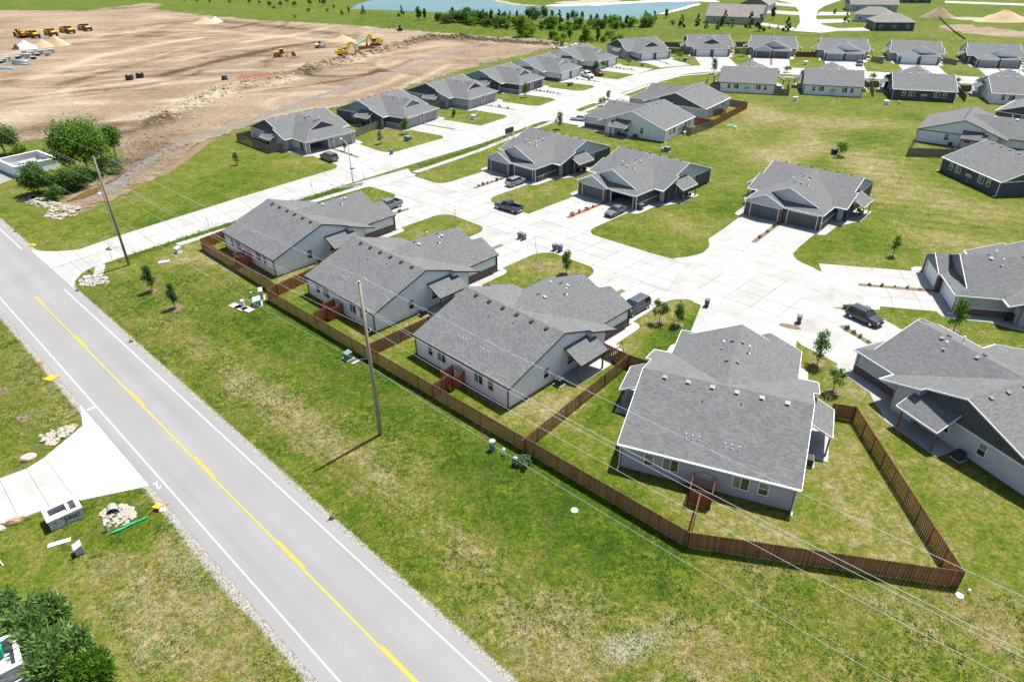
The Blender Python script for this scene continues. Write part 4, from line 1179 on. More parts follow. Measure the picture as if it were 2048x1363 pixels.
HOUSE_N = 0
def duplex(pose, label, kind='A', sid='siding_white', gab='gable_white', trim='trim_white', door='door_white', wain='brick', post='wood_post', side_gable=None, open_bay=0, detail=2, spouts=None, roof_vents=True, drive=True, front=True, group=None):
    x, y, th = pose
    h = thing('duplex_house', label, 'house', (x,y,0), th, group)
    sg = side_gable or gab
    hpart('wall', 'walls'+kind, lambda: m_walls(kind), sid, h)
    rf = hpart('roof', 'roof'+kind, lambda: m_roof(kind), 'shingle', h)
    hpart('fascia', 'fascia'+kind, lambda: m_fascia(kind), trim, h)
    for i, q in enumerate(GUTTERS): hpart('gutter', f'gutter{i}', lambda: MB().box(*q), trim, h)
    hpart('front_gable', 'gfront'+kind, lambda: m_gable_front(kind), gab, h)
    if kind == 'A' : hpart('garage_gable', 'ggar', m_gable_garage, gab, h)
    tw = trim if trim == 'trim_bronze' else 'trim_white'
    for nm, bx, mt in zip(('wainscot','brick_pier' if wain == 'brick' else 'pier','wainscot_cap','corner_board'), wain_boxes(kind), (wain, wain, tw, tw)):
        for i, q in enumerate(bx): hpart(nm, f'{nm[-6:]}{kind}{i}', lambda: MB().box(*q), mt, h)
    for s in (1,-1):
        hpart('side_gable', f'gside{s}', lambda: m_gable_side(s), sg, h)
        hpart('trim_band', f'band{s}', lambda: m_band(s), 'gable_white' if trim == 'trim_bronze' else trim, h)
        p = hpart('patio_roof', f'proof{s}', lambda: m_patio_roof(s), 'shingle', h)
        hpart('patio_fascia', f'pfas{s}', lambda: m_patio_fascia(s), trim, p)
        for yy in (9.1, 13.05):
            q = hpart('post', 'post', lambda: MB().box(-.075,.075,-.075,.075,.05,2.32).box(-.10,.10,-.10,.10,.03,.12), post, h); q.location = (s*10.2,yy,0)
        hpart('patio_slab', f'pslab{s}', lambda: MB().prism([(s*7.7,8.1),(s*10.5,8.1),(s*10.5,14.3),(s*9.6,15.6),(s*9.2,16.6),(s*8.6,17.8),(s*8.1,18.6),(s*6.4,18.6),(s*6.4,14.2),(s*7.7,14.2)], -.05, .048), 'concrete', h)
        if front:
            hpart('walkway', f'walk{s}', lambda: MB().prism([(s*6.3,18.63),(s*8.05,18.63),(s*7.95,22.9),(s*7.85,23.6),(s*7.5,24.1),(s*7.0,24.35),(s*6.2,24.4)], -.05, .044), 'concrete', h)
            g0, g1, yg = GAR[s]; yg = yg if kind == 'A' else 22.5
            wd = g1-g0
            if open_bay == s:
                hpart('garage_floor', f'gfloor{s}', lambda: MB().box(min(s*.1,s*6.3),max(s*.1,s*6.3),16.05,22.9,-.05,.05), 'concrete_grey', h)
                hpart('track', f'gtrack{s}', lambda: MB().box(g0+.1,g1-.1,17.2,22.3,2.38,2.43), 'galv', h)
            else:
                for k in range(4):
                    q = hpart('garage_panel', 'gpanel', lambda: m_gpanel(4.86), door, h); q.location = (g0 if s > 0 else g0, yg-.12, .03+.555*k)
                    q.scale.x = wd/4.86
            hpart('garage_casing', f'gcase{s}{kind}', lambda: m_casing(s, kind), 'trim_white', h)
        d = hpart('entry_door', 'edoor', m_door, 'entry_paint', h)
        d.location = (s*7.45+.47, 15.80, .06); d.rotation_euler.z = 0; d.location.x = s*7.35-.47
        # downspouts
        if detail > 0:
            for (dx, dy, rz) in ((s*7.80,.02,0),(s*6.52,(GAR[s][2] if kind == 'A' else 22.5)+.12,math.pi)):
                q = hpart('downspout', 'dspout', m_downspout, spouts or trim, h); q.location = (dx,dy,0); q.rotation_euler.z = rz
        # windows
        if detail > 0:
            if s > 0:
                window(h, 7.76, 6.5, .95, .9, 1.45, R(-90), False); window(h, 7.76, 10.8, .95, 1.3, 1.15, R(-90), False)
            else:
                window(h, -7.76, 5.6, .95, .9, 1.45, R(90), False); window(h, -7.76, 9.5, .95, 1.3, 1.15, R(90), False)
            q = hpart('patio_door', 'edoor', m_door, 'entry_paint', h)
            if s > 0: q.location = (7.77, 12.75, .06); q.rotation_euler.z = R(-90)
            else: q.location = (-7.77, 11.8, .06); q.rotation_euler.z = R(90)
    if detail > 0:
        for x0, wd, sl_ in ((-5.52,.92,False),(-3.8,1.5,True),(2.45,1.5,True),(4.68,.92,False)):
            f = window(h, x0+wd, .09, 1.0, wd, 1.42, math.pi, sl_)
        q = hpart('meter_bank', 'meter', m_meter, 'cab_grey', h); q.location = (.1,.09,0); q.rotation_euler.z = math.pi
    if roof_vents:
        for vx in (-5.75,-3.45,-1.12,1.18,3.5,5.8):
            q = hpart('roof_vent', 'rvent', m_roofvent, 'machine_dark' if trim == 'trim_bronze' else 'vent_metal', rf)
            q.location = (vx,8.18,HR-SM*.55+.02); q.rotation_euler.x = math.atan(SM)
        for vx in (-2.3,-1.7,-1.12,1.25,1.82,2.46):
            q = hpart('vent_pipe', 'vpipe', m_pipe, 'insulator', rf); q.location = (vx,2.28,HE+SM*2.33)
        for vx, vy in ((-1.7,6.34),(1.8,7.0)):
            q = hpart('vent_pipe', 'vpipe', m_pipe, 'machine_dark', rf); q.location = (vx,vy,HR-SM*(YR-vy)); q.scale = (1,1,.5)
        for s in (1,-1):
            for vy in (13.65,17.83):
                q = hpart('roof_vent', 'rvent', m_roofvent, 'vent_metal', rf); q.location = (s*.5,vy,HR-SW*.5+.02); q.rotation_euler.y = s*math.atan(SW)
            q = hpart('flue', 'flue', m_flue, 'insulator', rf); q.location = (s*1.33,16.7,HR-SW*1.33)
    return h
def hpt(pose, p):
    q = rot2(p, pose[2]); return (pose[0]+q[0], pose[1]+q[1])
def driveway(pose, label, who, bed=True, ymax=36., plants=4, mulch='mulch', seed=0, seam=True, flare=True):
    """two lanes with a planted strip between, ending on the street"""
    def hit(x):
        yy = 23.
        while yy < ymax and not on_street(hpt(pose, (x, yy))): yy += .1
        return yy
    global NDRV
    ZD = .00022*(NDRV % 9); NDRV += 1
    hs = {x: hit(x) for x in (-8.6,-6.25,-3.3,-.38,.38,3.3,6.25,8.6)}
    y0 = 22.42
    W_ = lambda p: hpt(pose, p)
    out = [(-6.25,y0),(6.25,y0),(6.25,hs[6.25]+.3),(.38,hs[.38]+.3),(-.38,hs[-.38]+.3),(-6.25,hs[-6.25]+.3)]
    base = sheet('driveway', [W_(p) for p in out], .0058+ZD, 'joint', label=label)
    bed_end = min(hs[.38], hs[-.38]) - 3.2
    if bed_end < 25.5: bed_end = 25.5 if seam else 24
    for a, b in ((-6.25,-3.3),(-3.3,-.38),(.38,3.3),(3.3,6.25)):
        n = max(2, round((hs[a]+hs[b])/2/3.3 - y0/3.3))
        for i in range(n):
            q = [(a,y0+(hs[a]+.25-y0)*i/n),(b,y0+(hs[b]+.25-y0)*i/n),(b,y0+(hs[b]+.25-y0)*(i+1)/n),(a,y0+(hs[a]+.25-y0)*(i+1)/n)]
            slab(base, [W_(p) for p in q], .0225+ZD)
    slab(base, [W_(p) for p in ((-.38,bed_end),(.38,bed_end),(.38,hs[.38]+.25),(-.38,hs[-.38]+.25))], .0222+ZD)
    for s in (1,-1):
        e, f = s*6.25, s*8.6
        h0, h1 = hs[e], hs[f]
        if h1 >= ymax-.2 or h0 > ymax-.2 or abs(h1-h0) > 3.5 or not flare: continue
        p = [(e,h0-2.8),(s*6.4,h0-1.9),(s*6.8,h0-1.1+(h1-h0)*.2),(s*7.5,h0-.4+(h1-h0)*.5),(s*8.5,h1+.15),(e,h0+.2)]
        pp = [W_(q) for q in p]
        if area(pp) < 0: pp = pp[::-1]
        MB().prism(pp, .002, .0219+ZD).build('flare', MAT['concrete'], base, fix=False)
    sb = MB().prism([W_(p) for p in ((-.38,23.1),(.38,23.1),(.38,bed_end),(-.38,bed_end))], .003, .05).build('planting_bed', MAT[mulch], base, fix=False)
    for k in range(plants):
        yy = 24. + (bed_end-24.6)*(k+.5)/plants
        BEDS.append((W_((0, yy)), seed+k, who))
    return base
BEDS = []
NDRV = 0

# ------------------------------------------------------------------ place the houses
WB = dict(sid='siding_white', gab='gable_white', trim='trim_bronze', door='door_white', wain='brick')
DK = dict(sid='siding_slate', gab='gable_pale', trim='trim_white', door='door_grey', wain='brick')
PO = {
 'H1':(-40.25,97.64,R(-44.7)), 'H2':(-22.94,81.16,R(-44.8)), 'H3':(-6.03,64.80,R(-45.2)), 'H4':(17.16,46.84,R(-23.5)),
 'H5':(53.41,46.96,R(21.8)), 'H6':(81.01,79.66,R(76.8)), 'H7':(16.23,153.99,R(135.4)), 'H8':(33.84,137.89,R(134.8)), 'H9':(60.89,128.12,R(139.4)),
 'H10':(88.38,129.64,R(-82.2)), 'H11':(98.10,165.67,R(-126.5)), 'H12':(40.80,167.06,R(52.3)), 'H13':(55.08,187.08,R(52.6)),
 'H14':(70.15,212.04,R(-18.9)), 'H15':(93.33,206.92,R(-19.5)), 'H16':(115.64,199.13,R(-19.3)), 'H17':(139.22,192.12,R(-19.0)), 'H17b':(126.6,180.6,R(-137)),
 'H18':(45.80,291.18,R(-159.7)), 'H19':(78.27,297.82,R(173.9)), 'H20':(103.73,291.98,R(161.9)), 'H21':(127.16,283.77,R(160.9)), 'H22':(149.63,275.45,R(160.8)), 'H23':(172.44,267.01,R(160.2)),
 'H24':(-56.97,175.37,R(-134.9)), 'H25':(-41.02,193.52,R(-124.2)), 'H26':(-25.59,214.38,R(-125.7)), 'H27':(-11.3,233.2,R(-125.7)), 'H28':(1.9,250.6,R(-125.7)), 'H29':(16.97,270.43,R(-128.7))}
LAB = {}
def duplex_(pose, label, **k):
    LAB[[n for n in PO if PO[n] is pose][0]] = label
    return duplex(pose, label, **k)
duplex_(PO['H1'], 'white duplex with dark trim at the asphalt road end of the brown fence', **WB)
duplex_(PO['H2'], 'white duplex with dark trim, middle of three along the brown fence', **WB)
duplex_(PO['H3'], 'white duplex with dark trim beside the grey duplex and black minivan', **WB)
duplex_(PO['H4'], 'light grey duplex with white trim inside the angled brown fence', sid='siding_mid_grey', gab='gable_mid', trim='trim_white', door='door_white')
duplex_(PO['H5'], 'pale duplex with dark gables and brick base beside the black crossover', sid='siding_light_grey', gab='gable_dark', door='door_white')
duplex_(PO['H6'], 'greige duplex with two white garage doors off the turning circle', sid='siding_greige', gab='gable_mid', side_gable='gable_dark', door='door_white')
duplex_(PO['H7'], 'slate duplex behind the silver crossover and the stop sign lawn', **DK)
duplex_(PO['H8'], 'slate duplex with one garage bay open behind the grey sedan', open_bay=-1, **DK)
duplex_(PO['H9'], 'slate duplex with closed dark garages on the turning circle', **DK)
duplex_(PO['H10'], 'dark slate duplex seen from behind, standing in open lawn', sid='siding_slate', gab='gable_dark', door='door_grey', front=False)
duplex_(PO['H11'], 'white duplex with brown trim inside the low grey fence', sid='siding_white', gab='gable_white', trim='trim_brown', front=False)
duplex_(PO['H12'], 'white duplex with covered patio facing the slate duplexes', kind='B', sid='siding_white', gab='gable_white', trim='trim_white', post='trim_bronze')
duplex_(PO['H13'], 'light grey duplex with dark gables behind the red and grey fence', kind='B', sid='siding_light_grey', gab='gable_dark')
duplex_(PO['H14'], 'white duplex with brown trim and a fenced patio on both sides', sid='siding_white', gab='gable_white', trim='trim_brown')
duplex_(PO['H15'], 'white duplex with brown trim and unfenced back lawn', sid='siding_white', gab='gable_white', trim='trim_brown')
duplex_(PO['H16'], 'dark slate duplex between white ones, back to the field', sid='siding_slate', gab='gable_dark')
duplex_(PO['H17'], 'white duplex beyond the leaning grey fence panel', sid='siding_white', gab='gable_white')
duplex_(PO['H17b'], 'graphite duplex mostly hidden behind the brown trimmed white one', sid='siding_graphite', gab='gable_dark', front=False)
duplex_(PO['H18'], 'light grey duplex with dark gable at the bend of the street', kind='B', sid='siding_light_grey', gab='gable_dark')
duplex_(PO['H19'], 'white doored duplex with dark gable behind the lamp post', kind='B', sid='siding_greige', gab='gable_dark')
duplex_(PO['H20'], 'grey doored duplex with pale gables and a planted strip', sid='siding_greige', gab='gable_pale', door='door_grey')
duplex_(PO['H21'], 'grey doored duplex with a car parked in its drive', sid='siding_light_grey', gab='gable_white', door='door_lightgrey', wain='siding_graphite')
duplex_(PO['H22'], 'white doored duplex with pale gables in the far row', sid='siding_light_grey', gab='gable_white', door='door_white', wain='siding_graphite')
duplex_(PO['H23'], 'dark grey duplex with white gables at the end of the far row', sid='siding_graphite', gab='gable_white', door='door_lightgrey')
duplex_(PO['H24'], 'pale grey duplex with one garage bay open behind the tan minivan', kind='B', sid='siding_light_grey', gab='gable_dark', door='door_lightgrey', wain='stone_veneer', open_bay=1)
duplex_(PO['H25'], 'slate blue duplex with grey stone base beside the lot', kind='B', sid='siding_slate', gab='gable_blue', door='door_lightgrey', wain='stone_veneer')
duplex_(PO['H26'], 'mid grey duplex with dark gable and stone base beside the lot', kind='B', sid='siding_mid_grey', gab='gable_dark', door='door_lightgrey', wain='stone_veneer')
duplex_(PO['H27'], 'slate duplex with pale stone base and planted drive strip', kind='B', sid='siding_slate', gab='gable_blue', door='door_grey', wain='stone_veneer')
duplex_(PO['H28'], 'white duplex with dark brick base behind the white pickup', kind='B', **{**WB, 'trim':'trim_white'})
duplex_(PO['H29'], 'white duplex with dark brick base and two young trees in front', kind='B', **{**WB, 'trim':'trim_white'})
for k, n_, mul in (('H1',2,'mulch'),('H2',1,'mulch'),('H3',1,'mulch'),('H4',3,'mulch'),('H5',6,'mulch'),('H6',5,'mulch'),('H7',7,'mulch'),('H8',5,'mulch_red'),('H9',3,'mulch'),('H12',2,'mulch'),('H13',2,'mulch'),('H14',0,'mulch'),('H15',0,'mulch'),('H16',0,'mulch'),
        ('H18',2,'mulch'),('H19',3,'mulch'),('H20',0,'mulch'),('H21',0,'concrete_grey'),('H22',0,'mulch'),('H23',0,'mulch'),('H24',2,'mulch'),('H25',0,'mulch'),('H26',3,'mulch'),('H27',7,'mulch'),('H28',4,'mulch'),('H29',6,'mulch')):
    driveway(PO[k], 'jointed concrete double driveway of the '+LAB[k].split(' ')[0]+' duplex', LAB[k], True, 42 if k in ('H14','H15','H16','H20','H21','H22','H23','H19') else 37, n_, mul, int(k[1:])*10, True, k not in ('H4','H5','H6','H9'))

# hip-roofed houses on the far street
def hip_house(c, w_, d_, rz, label, wall, roofm, gable=False, h=3.0, rh=2.8):
    t = thing('hip_house', label, 'house', c, rz)
    hw, hd = w_/2, d_/2
    MB().box(-hw,hw,-hd,hd,-.2,h).build('wall', MAT[wall], t)
    o = .45; mb = MB(); z0 = h-.05; r = max(0, hw-hd)
    a = [(-hw-o,-hd-o,z0),(hw+o,-hd-o,z0),(hw+o,hd+o,z0),(-hw-o,hd+o,z0)]
    e = (hw+o) if gable else r+.6
    p, q = (-e,0,z0+rh), (e,0,z0+rh)
    mb.poly([a[0],a[1],q,p]); mb.poly([a[2],a[3],p,q]); mb.poly([a[1],a[2],q]); mb.poly([a[3],a[0],p]); mb.poly(a[::-1])
    rf = mb.build('roof', MAT[roofm], t)
    MB().box(-hw-o,hw+o,-hd-o-.03,-hd-o+.02,z0-.2,z0+.02).build('fascia', MAT['trim_white'], t)
    if gable:
        for s in (1,-1):
            MB().poly([(s*(hw+.02),-hd,h-.1),(s*(hw+.02),hd,h-.1),(s*(hw+.02),0,h+rh-.35)]).build('gable', MAT[wall], t)
    for i in range(3):
        x = -hw+w_*(i+.5)/3
        f = hpart('window', 'winfar', lambda: m_frame(1.4,1.3,True), 'vinyl', t); f.location = (x+.7,-hd-.01,1.0); f.rotation_euler.z = math.pi
        g_ = hpart('pane', 'panefar', lambda: MB().box(.08,1.32,0,.02,.08,1.22), 'glass_window', f)
    MB().box(-hw,-hw+.16,-hd-.02,-hd+.02,0,h).box(hw-.16,hw,-hd-.02,-hd+.02,0,h).build('corner_trim', MAT['trim_white'], t)
    MB().box(-.5,.5,hd,hd+.05,.05,2.1).build('entry_door', MAT['entry_paint'], t)
    return t
plain('roof_tan', (.19,.175,.16), .9, .1, 0, .15, .6)
hip_house((112.47,373.23), 26, 17, R(-25), 'grey gabled house with tan roof above the lake lawn', 'siding_greige', 'roof_tan', True, 3.4, 4.6)
hip_house((140.59,427.95), 20, 15, R(60), 'white gabled house with tan roof behind the grey gabled house', 'siding_light_grey', 'roof_tan', True, 3.2, 4.2)
hip_house((173.71,341.56), 17, 12, R(-8), 'dark slate hip roofed house with white corner trim', 'siding_slate', 'roof_tan', False, 3.6, 3.0)
hip_house((179.08,370.04), 16, 11, R(-30), 'pale house with tan hip roof and white garage', 'siding_light_grey', 'roof_tan', False, 3.4, 3.0)
hip_house((198.50,415.97), 24, 14, R(-12), 'grey house with long tan gable roof on the far street', 'siding_mid_grey', 'roof_tan', True, 3.4, 4.2)
hip_house((240.56,453.38), 16, 12, R(-8), 'dark grey house at the far end of the far street', 'siding_graphite', 'roof_tan', False, 3.4, 3.0)

# ------------------------------------------------------------------ fences
def m_picket(): return MB().prism([(-.0675,-.010),(.0675,-.010),(.0675,.010),(-.0675,.010)], .03, 1.80)
PICK = m_picket().mesh('picket')
def fence(pts, label, mat, cap=300, group=None, h=1.0, shadowbox=True, cat='fence', caps=False):
    """posts, rails and pickets on alternate faces of the rails"""
    root = thing('wood_fence', label, cat, pts[0], 0, group)
    P0 = pts[0]
    rel = [(p[0]-P0[0], p[1]-P0[1]) for p in pts]
    n_all = 0; cells = []
    rails, posts = [], []
    for a, b in zip(rel, rel[1:]):
        L = dist(a, b); t = ang(a, b); d = ((b[0]-a[0])/L, (b[1]-a[1])/L); nrm = (-d[1], d[0])
        for zr in (.35, .95, 1.55):
            MB().bar((a[0],a[1],zr*h), (b[0],b[1],zr*h), .034, .09).build('rail', MAT[mat], root)
        k = max(1, round(L/2.4))
        for i in range(k+1):
            posts.append(lerp(a, b, i/k))
        n = int(L/.125)
        for i in range(n):
            p = lerp(a, b, (i+.5)/n); s = .028 if i % 2 else -.028
            if not shadowbox: s = .028
            cells.append((p[0]+nrm[0]*s, p[1]+nrm[1]*s, t))
    for p in posts:
        MB().box(p[0]-.045,p[0]+.045,p[1]-.045,p[1]+.045,-.05,1.72*h).build('post', MAT[mat], root)
    # single pickets nearest the camera, the rest joined
    order = sorted(range(len(cells)), key=lambda i: math.hypot(cells[i][0]+P0[0], cells[i][1]+P0[1]))
    near = set(order[:cap])
    rest = MB(); rng = random.Random(len(cells))
    for i, (x, y, t) in enumerate(cells):
        hz = h*(1+rng.uniform(-.006,.006))
        if i in near:
            o = bpy.data.objects.new('picket', PICK); COL.objects.link(o); o.parent = root
            if not PICK.materials: PICK.materials.append(None)
            o.material_slots[0].link = 'OBJECT'; o.material_slots[0].material = MAT[mat]
            o.location = (x, y, 0); o.rotation_euler.z = t; o.scale.z = hz
        else:
            c, s = math.cos(t), math.sin(t)
            q = [(x+c*u-s*v, y+s*u+c*v) for u, v in ((-.0675,-.01),(.0675,-.01),(.0675,.01),(-.0675,.01))]
            rest.prism(q, .03, 1.80*hz)
    if rest.v:
        tag(rest.build('pickets', MAT[mat], root, fix=False), kind='stuff')
    return root
FA, FB, FC, FD, FE, FF, FG = (-49.50,102.76), (-32.65,86.16), (-33.61,84.86), (14.31,39.91), (34.30,35.59), (35.12,56.42), (33.03,57.11)
h1 = lambda p: hpt(PO['H1'], p)
fence([FC, FD, FE], 'long brown picket fence running beside the verge to the pointed corner', 'fence_brown')
fence([FA, FB, FC], 'brown picket fence run behind the duplex by the asphalt road, stepping at its end', 'fence_brown', 160)
fence([FE, FF, FG], 'brown slatted fence with gaps from the pointed corner to the grey duplex', 'fence_brown', 300)
fence([FA, (-47.31,105.90), (-46.74,106.84)], 'short brown fence return between sidewalk and white duplex', 'fence_red', 60)
fence([FB, (-28.28,92.13), h1((9.3,9.5))], 'red brown slatted fence between the first two white duplexes', 'fence_red', 140)
fence([(-16.99,70.05), (-10.57,76.38), (-7.69,79.35)], 'red brown slatted fence between the last two white duplexes', 'fence_brown', 140)
FH = (13.41,66.88)
fence([(0.89,51.97), FH, (10.92,69.47)], 'red brown slatted fence dividing white and grey duplex yards', 'fence_brown', 260)
fence([FH, (15.52,65.41)], 'short brown fence link to the grey duplex patio', 'fence_brown', 30)
fence([FD, (16.24,44.36)], 'brown slatted fence from the meter screen to the long fence at the grey duplex', 'fence_brown', 60)
for k, e in (('H1', ((-40.92,96.60), (-41.69,95.52))), ('H2', ((-24.14,79.48), (-25.55,77.97))), ('H3', ((-7.22,63.14), (-8.83,61.44)))):
    nm = {'H1':'the duplex by the asphalt road', 'H2':'the middle white duplex', 'H3':'the white duplex beside the grey one'}[k]
    fence(list(e), 'short red slatted link fence behind '+nm, 'fence_red', 40)
for k, nm in (('H1','the white duplex by the asphalt road'),('H2','the middle white duplex'),('H3','the white duplex beside the grey one'),('H4','the light grey duplex')):
    W_ = lambda p: hpt(PO[k], p)
    y = -2.35 if k == 'H4' else -2.0
    fence([W_((-.82,-.12)), W_((-.82,y)), W_((1.1,y)), W_((1.1,-.12))], 'red wooden meter screen against the back wall of '+nm, 'fence_red', 60, 'meter screens behind the duplexes', cat='screen')
# farther fences
fence([(60.20,196.56), (64.53,192.46)], 'grey fence panel joining the light grey duplex and red fence', 'fence_grey', 0)
fence([(64.53,192.46), (50.45,173.60), (46.13,177.02)], 'red stained fence behind the light grey duplex', 'fence_red', 0)
fence([(50.34,173.35), (43.22,166.22), (41.47,169.12)], 'weathered grey fence behind the white duplex with patio', 'fence_grey', 0)
fence([(53.48,184.35), (55.84,185.89), (56.13,183.10)], 'small red screen behind the light grey duplex', 'fence_red', 0, cat='screen')
fence([(92.20,157.08), (85.76,147.55), (95.39,145.96), (98.94,148.65)], 'weathered grey fence round the brown trimmed white duplex yard', 'fence_grey', 0)
fence([(63.41,230.34), (58.48,215.54), (63.02,214.51)], 'grey fence round a patio with dark furniture', 'fence_grey', 0)
fence([(77.13,208.63), (81.13,207.61), (86.08,221.98)], 'grey fence round the patio facing the white duplex without fence', 'fence_grey', 0)
fence([(107.49,218.23), (111.69,217.19)], 'dark fence panel between the white and slate duplexes', 'fence_grey', 0)
fence([(108.94,216.25), (104.27,204.50)], 'grey fence panel running back between white and slate duplexes', 'fence_grey', 0)
fence([(130.93,210.41), (134.76,209.45)], 'grey fence panel across the gap beside the slate duplex', 'fence_grey', 0)
fence([(131.16,210.04), (126.48,197.22)], 'leaning weathered fence panel running back beside the slate duplex', 'fence_grey', 0)
fence([(-62.52,169.39), (-65.13,166.78), (-54.19,156.13), (-51.83,157.77)], 'weathered grey fence round the furnished patio of the pale grey duplex', 'fence_grey', 0)
fence([(-39.93,171.98), (-38.03,167.21), (-32.78,177.50)], 'weathered grey fence between pale grey and slate blue duplexes', 'fence_grey', 0)
fence([(-21.90,194.47), (-18.00,198.80)], 'grey fence between slate blue and mid grey duplexes', 'fence_grey', 0)
fence([(-5.82,228.63), (-3.18,232.50)], 'grey fence panel beside the slate duplex with planted strip', 'fence_grey', 0)
fence([(63.17,299.42), (69.20,297.57)], 'dark fence behind the gap in the far row by the lamp post', 'fence_grey', 0)
fence([(60.99,284.41), (68.85,280.17)], 'grey fence in the gap of the far row by the lamp post', 'fence_grey', 0)
fence([(86.15,281.09), (91.33,280.65)], 'grey fence panel beside the grey doored duplex', 'fence_grey', 0)
fence([(91.03,296.95), (96.09,296.50)], 'dark fence behind the gap by the grey doored duplex', 'fence_grey', 0)
fence([(106.02,271.91), (112.96,270.78)], 'tan fence panel in the gap beside the parked car drive', 'fence_brown', 0)
fence([(129.00,260.80), (130.78,255.51)], 'grey fence panel beside the white doored duplex', 'fence_grey', 0)
fence([(151.87,255.88), (153.87,250.71)], 'grey fence panel beside the last duplex of the far row', 'fence_grey', 0)
fence([(34.44,277.22), (36.48,272.55)], 'dark fence by the duplex at the street bend', 'fence_grey', 0)
# silt fence on the far bare lot
mb = MB()
sp = resample([(222.69,394.43),(206.93,355.74),(197.72,332.61),(188.52,306.57)], 5)
for a, b in zip(sp, sp[1:]): mb.bar((*a,.3), (*b,.3), .05, .6)
tag(mb.build('silt_fence', MAT['black']), 'black silt fence along the far bare lot', 'fence')

# ------------------------------------------------------------------ plants
def leaf_mesh(name, clumps, n, size, seed=0, up=.35, spiky=False, flat=.0):
    rg = np.random.default_rng(seed)
    cl = np.array([c for c, _ in clumps], float); rad = np.array([r if not hasattr(r,'__len__') else r[0] for _, r in clumps], float)
    rz = np.array([r if not hasattr(r,'__len__') else r[1] for _, r in clumps], float)
    wgt = rad**2*rz**.5; k = rg.choice(len(clumps), n, p=wgt/wgt.sum())
    d = rg.normal(size=(n,3)); d /= np.linalg.norm(d,axis=1)[:,None]
    t = rg.random(n)**.42
    pos = cl[k] + d*np.stack([rad[k],rad[k],rz[k]],1)*t[:,None]*(1+.22*rg.normal(size=(n,1)))
    nrm = d + rg.normal(size=(n,3))*.8 + np.array([0,0,up]); nrm /= np.linalg.norm(nrm,axis=1)[:,None]
    a = np.cross(nrm, rg.normal(size=(n,3))); a /= np.linalg.norm(a,axis=1)[:,None]
    if spiky:
        a = d + np.array([0,0,.5]) + .35*rg.normal(size=(n,3)); a /= np.linalg.norm(a,axis=1)[:,None]
        nrm = np.cross(a, rg.normal(size=(n,3))); nrm /= np.linalg.norm(nrm,axis=1)[:,None]
    b = np.cross(nrm, a)
    s = size*(.6+.8*rg.random((n,1)))
    l, wd = (1.6,.35) if spiky else (1.,.62)
    fold = nrm*s*.18
    v = np.stack([pos-a*s*l*.5, pos+b*s*wd*.5+fold, pos+a*s*l*.5, pos-b*s*wd*.5+fold], 1).reshape(-1,3)
    v[:,2] = np.maximum(v[:,2], .02)
    me = bpy.data.meshes.new(name)
    me.vertices.add(4*n); me.vertices.foreach_set('co', v.ravel())
    me.loops.add(4*n); me.loops.foreach_set('vertex_index', np.arange(4*n, dtype=np.int32))
    me.polygons.add(n); me.polygons.foreach_set('loop_start', np.arange(0,4*n,4, dtype=np.int32)); me.polygons.foreach_set('loop_total', np.full(n,4, dtype=np.int32))
    me.update(); me.validate()
    return me
def clump_set(h, cw, seed, kind='round', n=14):
    rng = random.Random(seed); out = []
    for i in range(n):
        t = (i+.5)/n
        if kind == 'round':
            a = rng.uniform(0, 6.283); el = rng.uniform(-.55, 1.)
            rr = cw*.5*.62*math.sqrt(max(0,1-el*el*.8))
            out.append(((rr*math.cos(a), rr*math.sin(a), h*.62+el*h*.30), cw*rng.uniform(.16,.27)))
        elif kind == 'oval':
            a = rng.uniform(0, 6.283); z = h*(.30+.66*t); rr = cw*.5*math.sin(math.pi*min(1,.18+.80*t))*.7
            out.append(((rr*math.cos(a)*rng.random(), rr*math.sin(a)*rng.random(), z), cw*rng.uniform(.15,.25)))
        elif kind == 'cone':
            a = rng.uniform(0, 6.283); z = h*(.08+.86*t); rr = cw*.42*(1-t)
            out.append(((rr*math.cos(a), rr*math.sin(a), z), max(.12*cw*(1.25-t), .08*cw)))
        elif kind == 'bush':
            a = rng.uniform(0, 6.283); rr = cw*.36*math.sqrt(rng.random())
            out.append(((rr*math.cos(a), rr*math.sin(a), h*rng.uniform(.3,.72)), cw*rng.uniform(.15,.24)))
        elif kind == 'willow':
            a = rng.uniform(0, 6.283); el = rng.random(); rr = cw*.40*math.sqrt(1-.75*el*el)*rng.uniform(.5,1)
            out.append(((rr*math.cos(a), rr*math.sin(a), h*(.18+.68*el)), (cw*rng.uniform(.13,.2), h*rng.uniform(.13,.2))))
    return out
def trunk_mb(h, cw, seed, clumps, r0):
    rng = random.Random(seed+5); mb = MB()
    bend = (rng.uniform(-.03,.03)*h, rng.uniform(-.03,.03)*h)
    pts = [(bend[0]*t*t, bend[1]*t*t, h*.86*t-.05*(t==0)) for t in (0,.25,.5,.75,1)]
    mb.tube(pts, [r0, r0*.8, r0*.6, r0*.38, r0*.14], 7)
    for c, r in clumps[:9]:
        z0 = min(h*.7, max(h*.22, c[2]*.62)); t = z0/(h*.86)
        a = (bend[0]*t*t, bend[1]*t*t, z0)
        mb.tube([a, lerp(a, c, .5), c], [r0*.38, r0*.24, r0*.08], 5)
    return mb
TREE_CACHE = {}
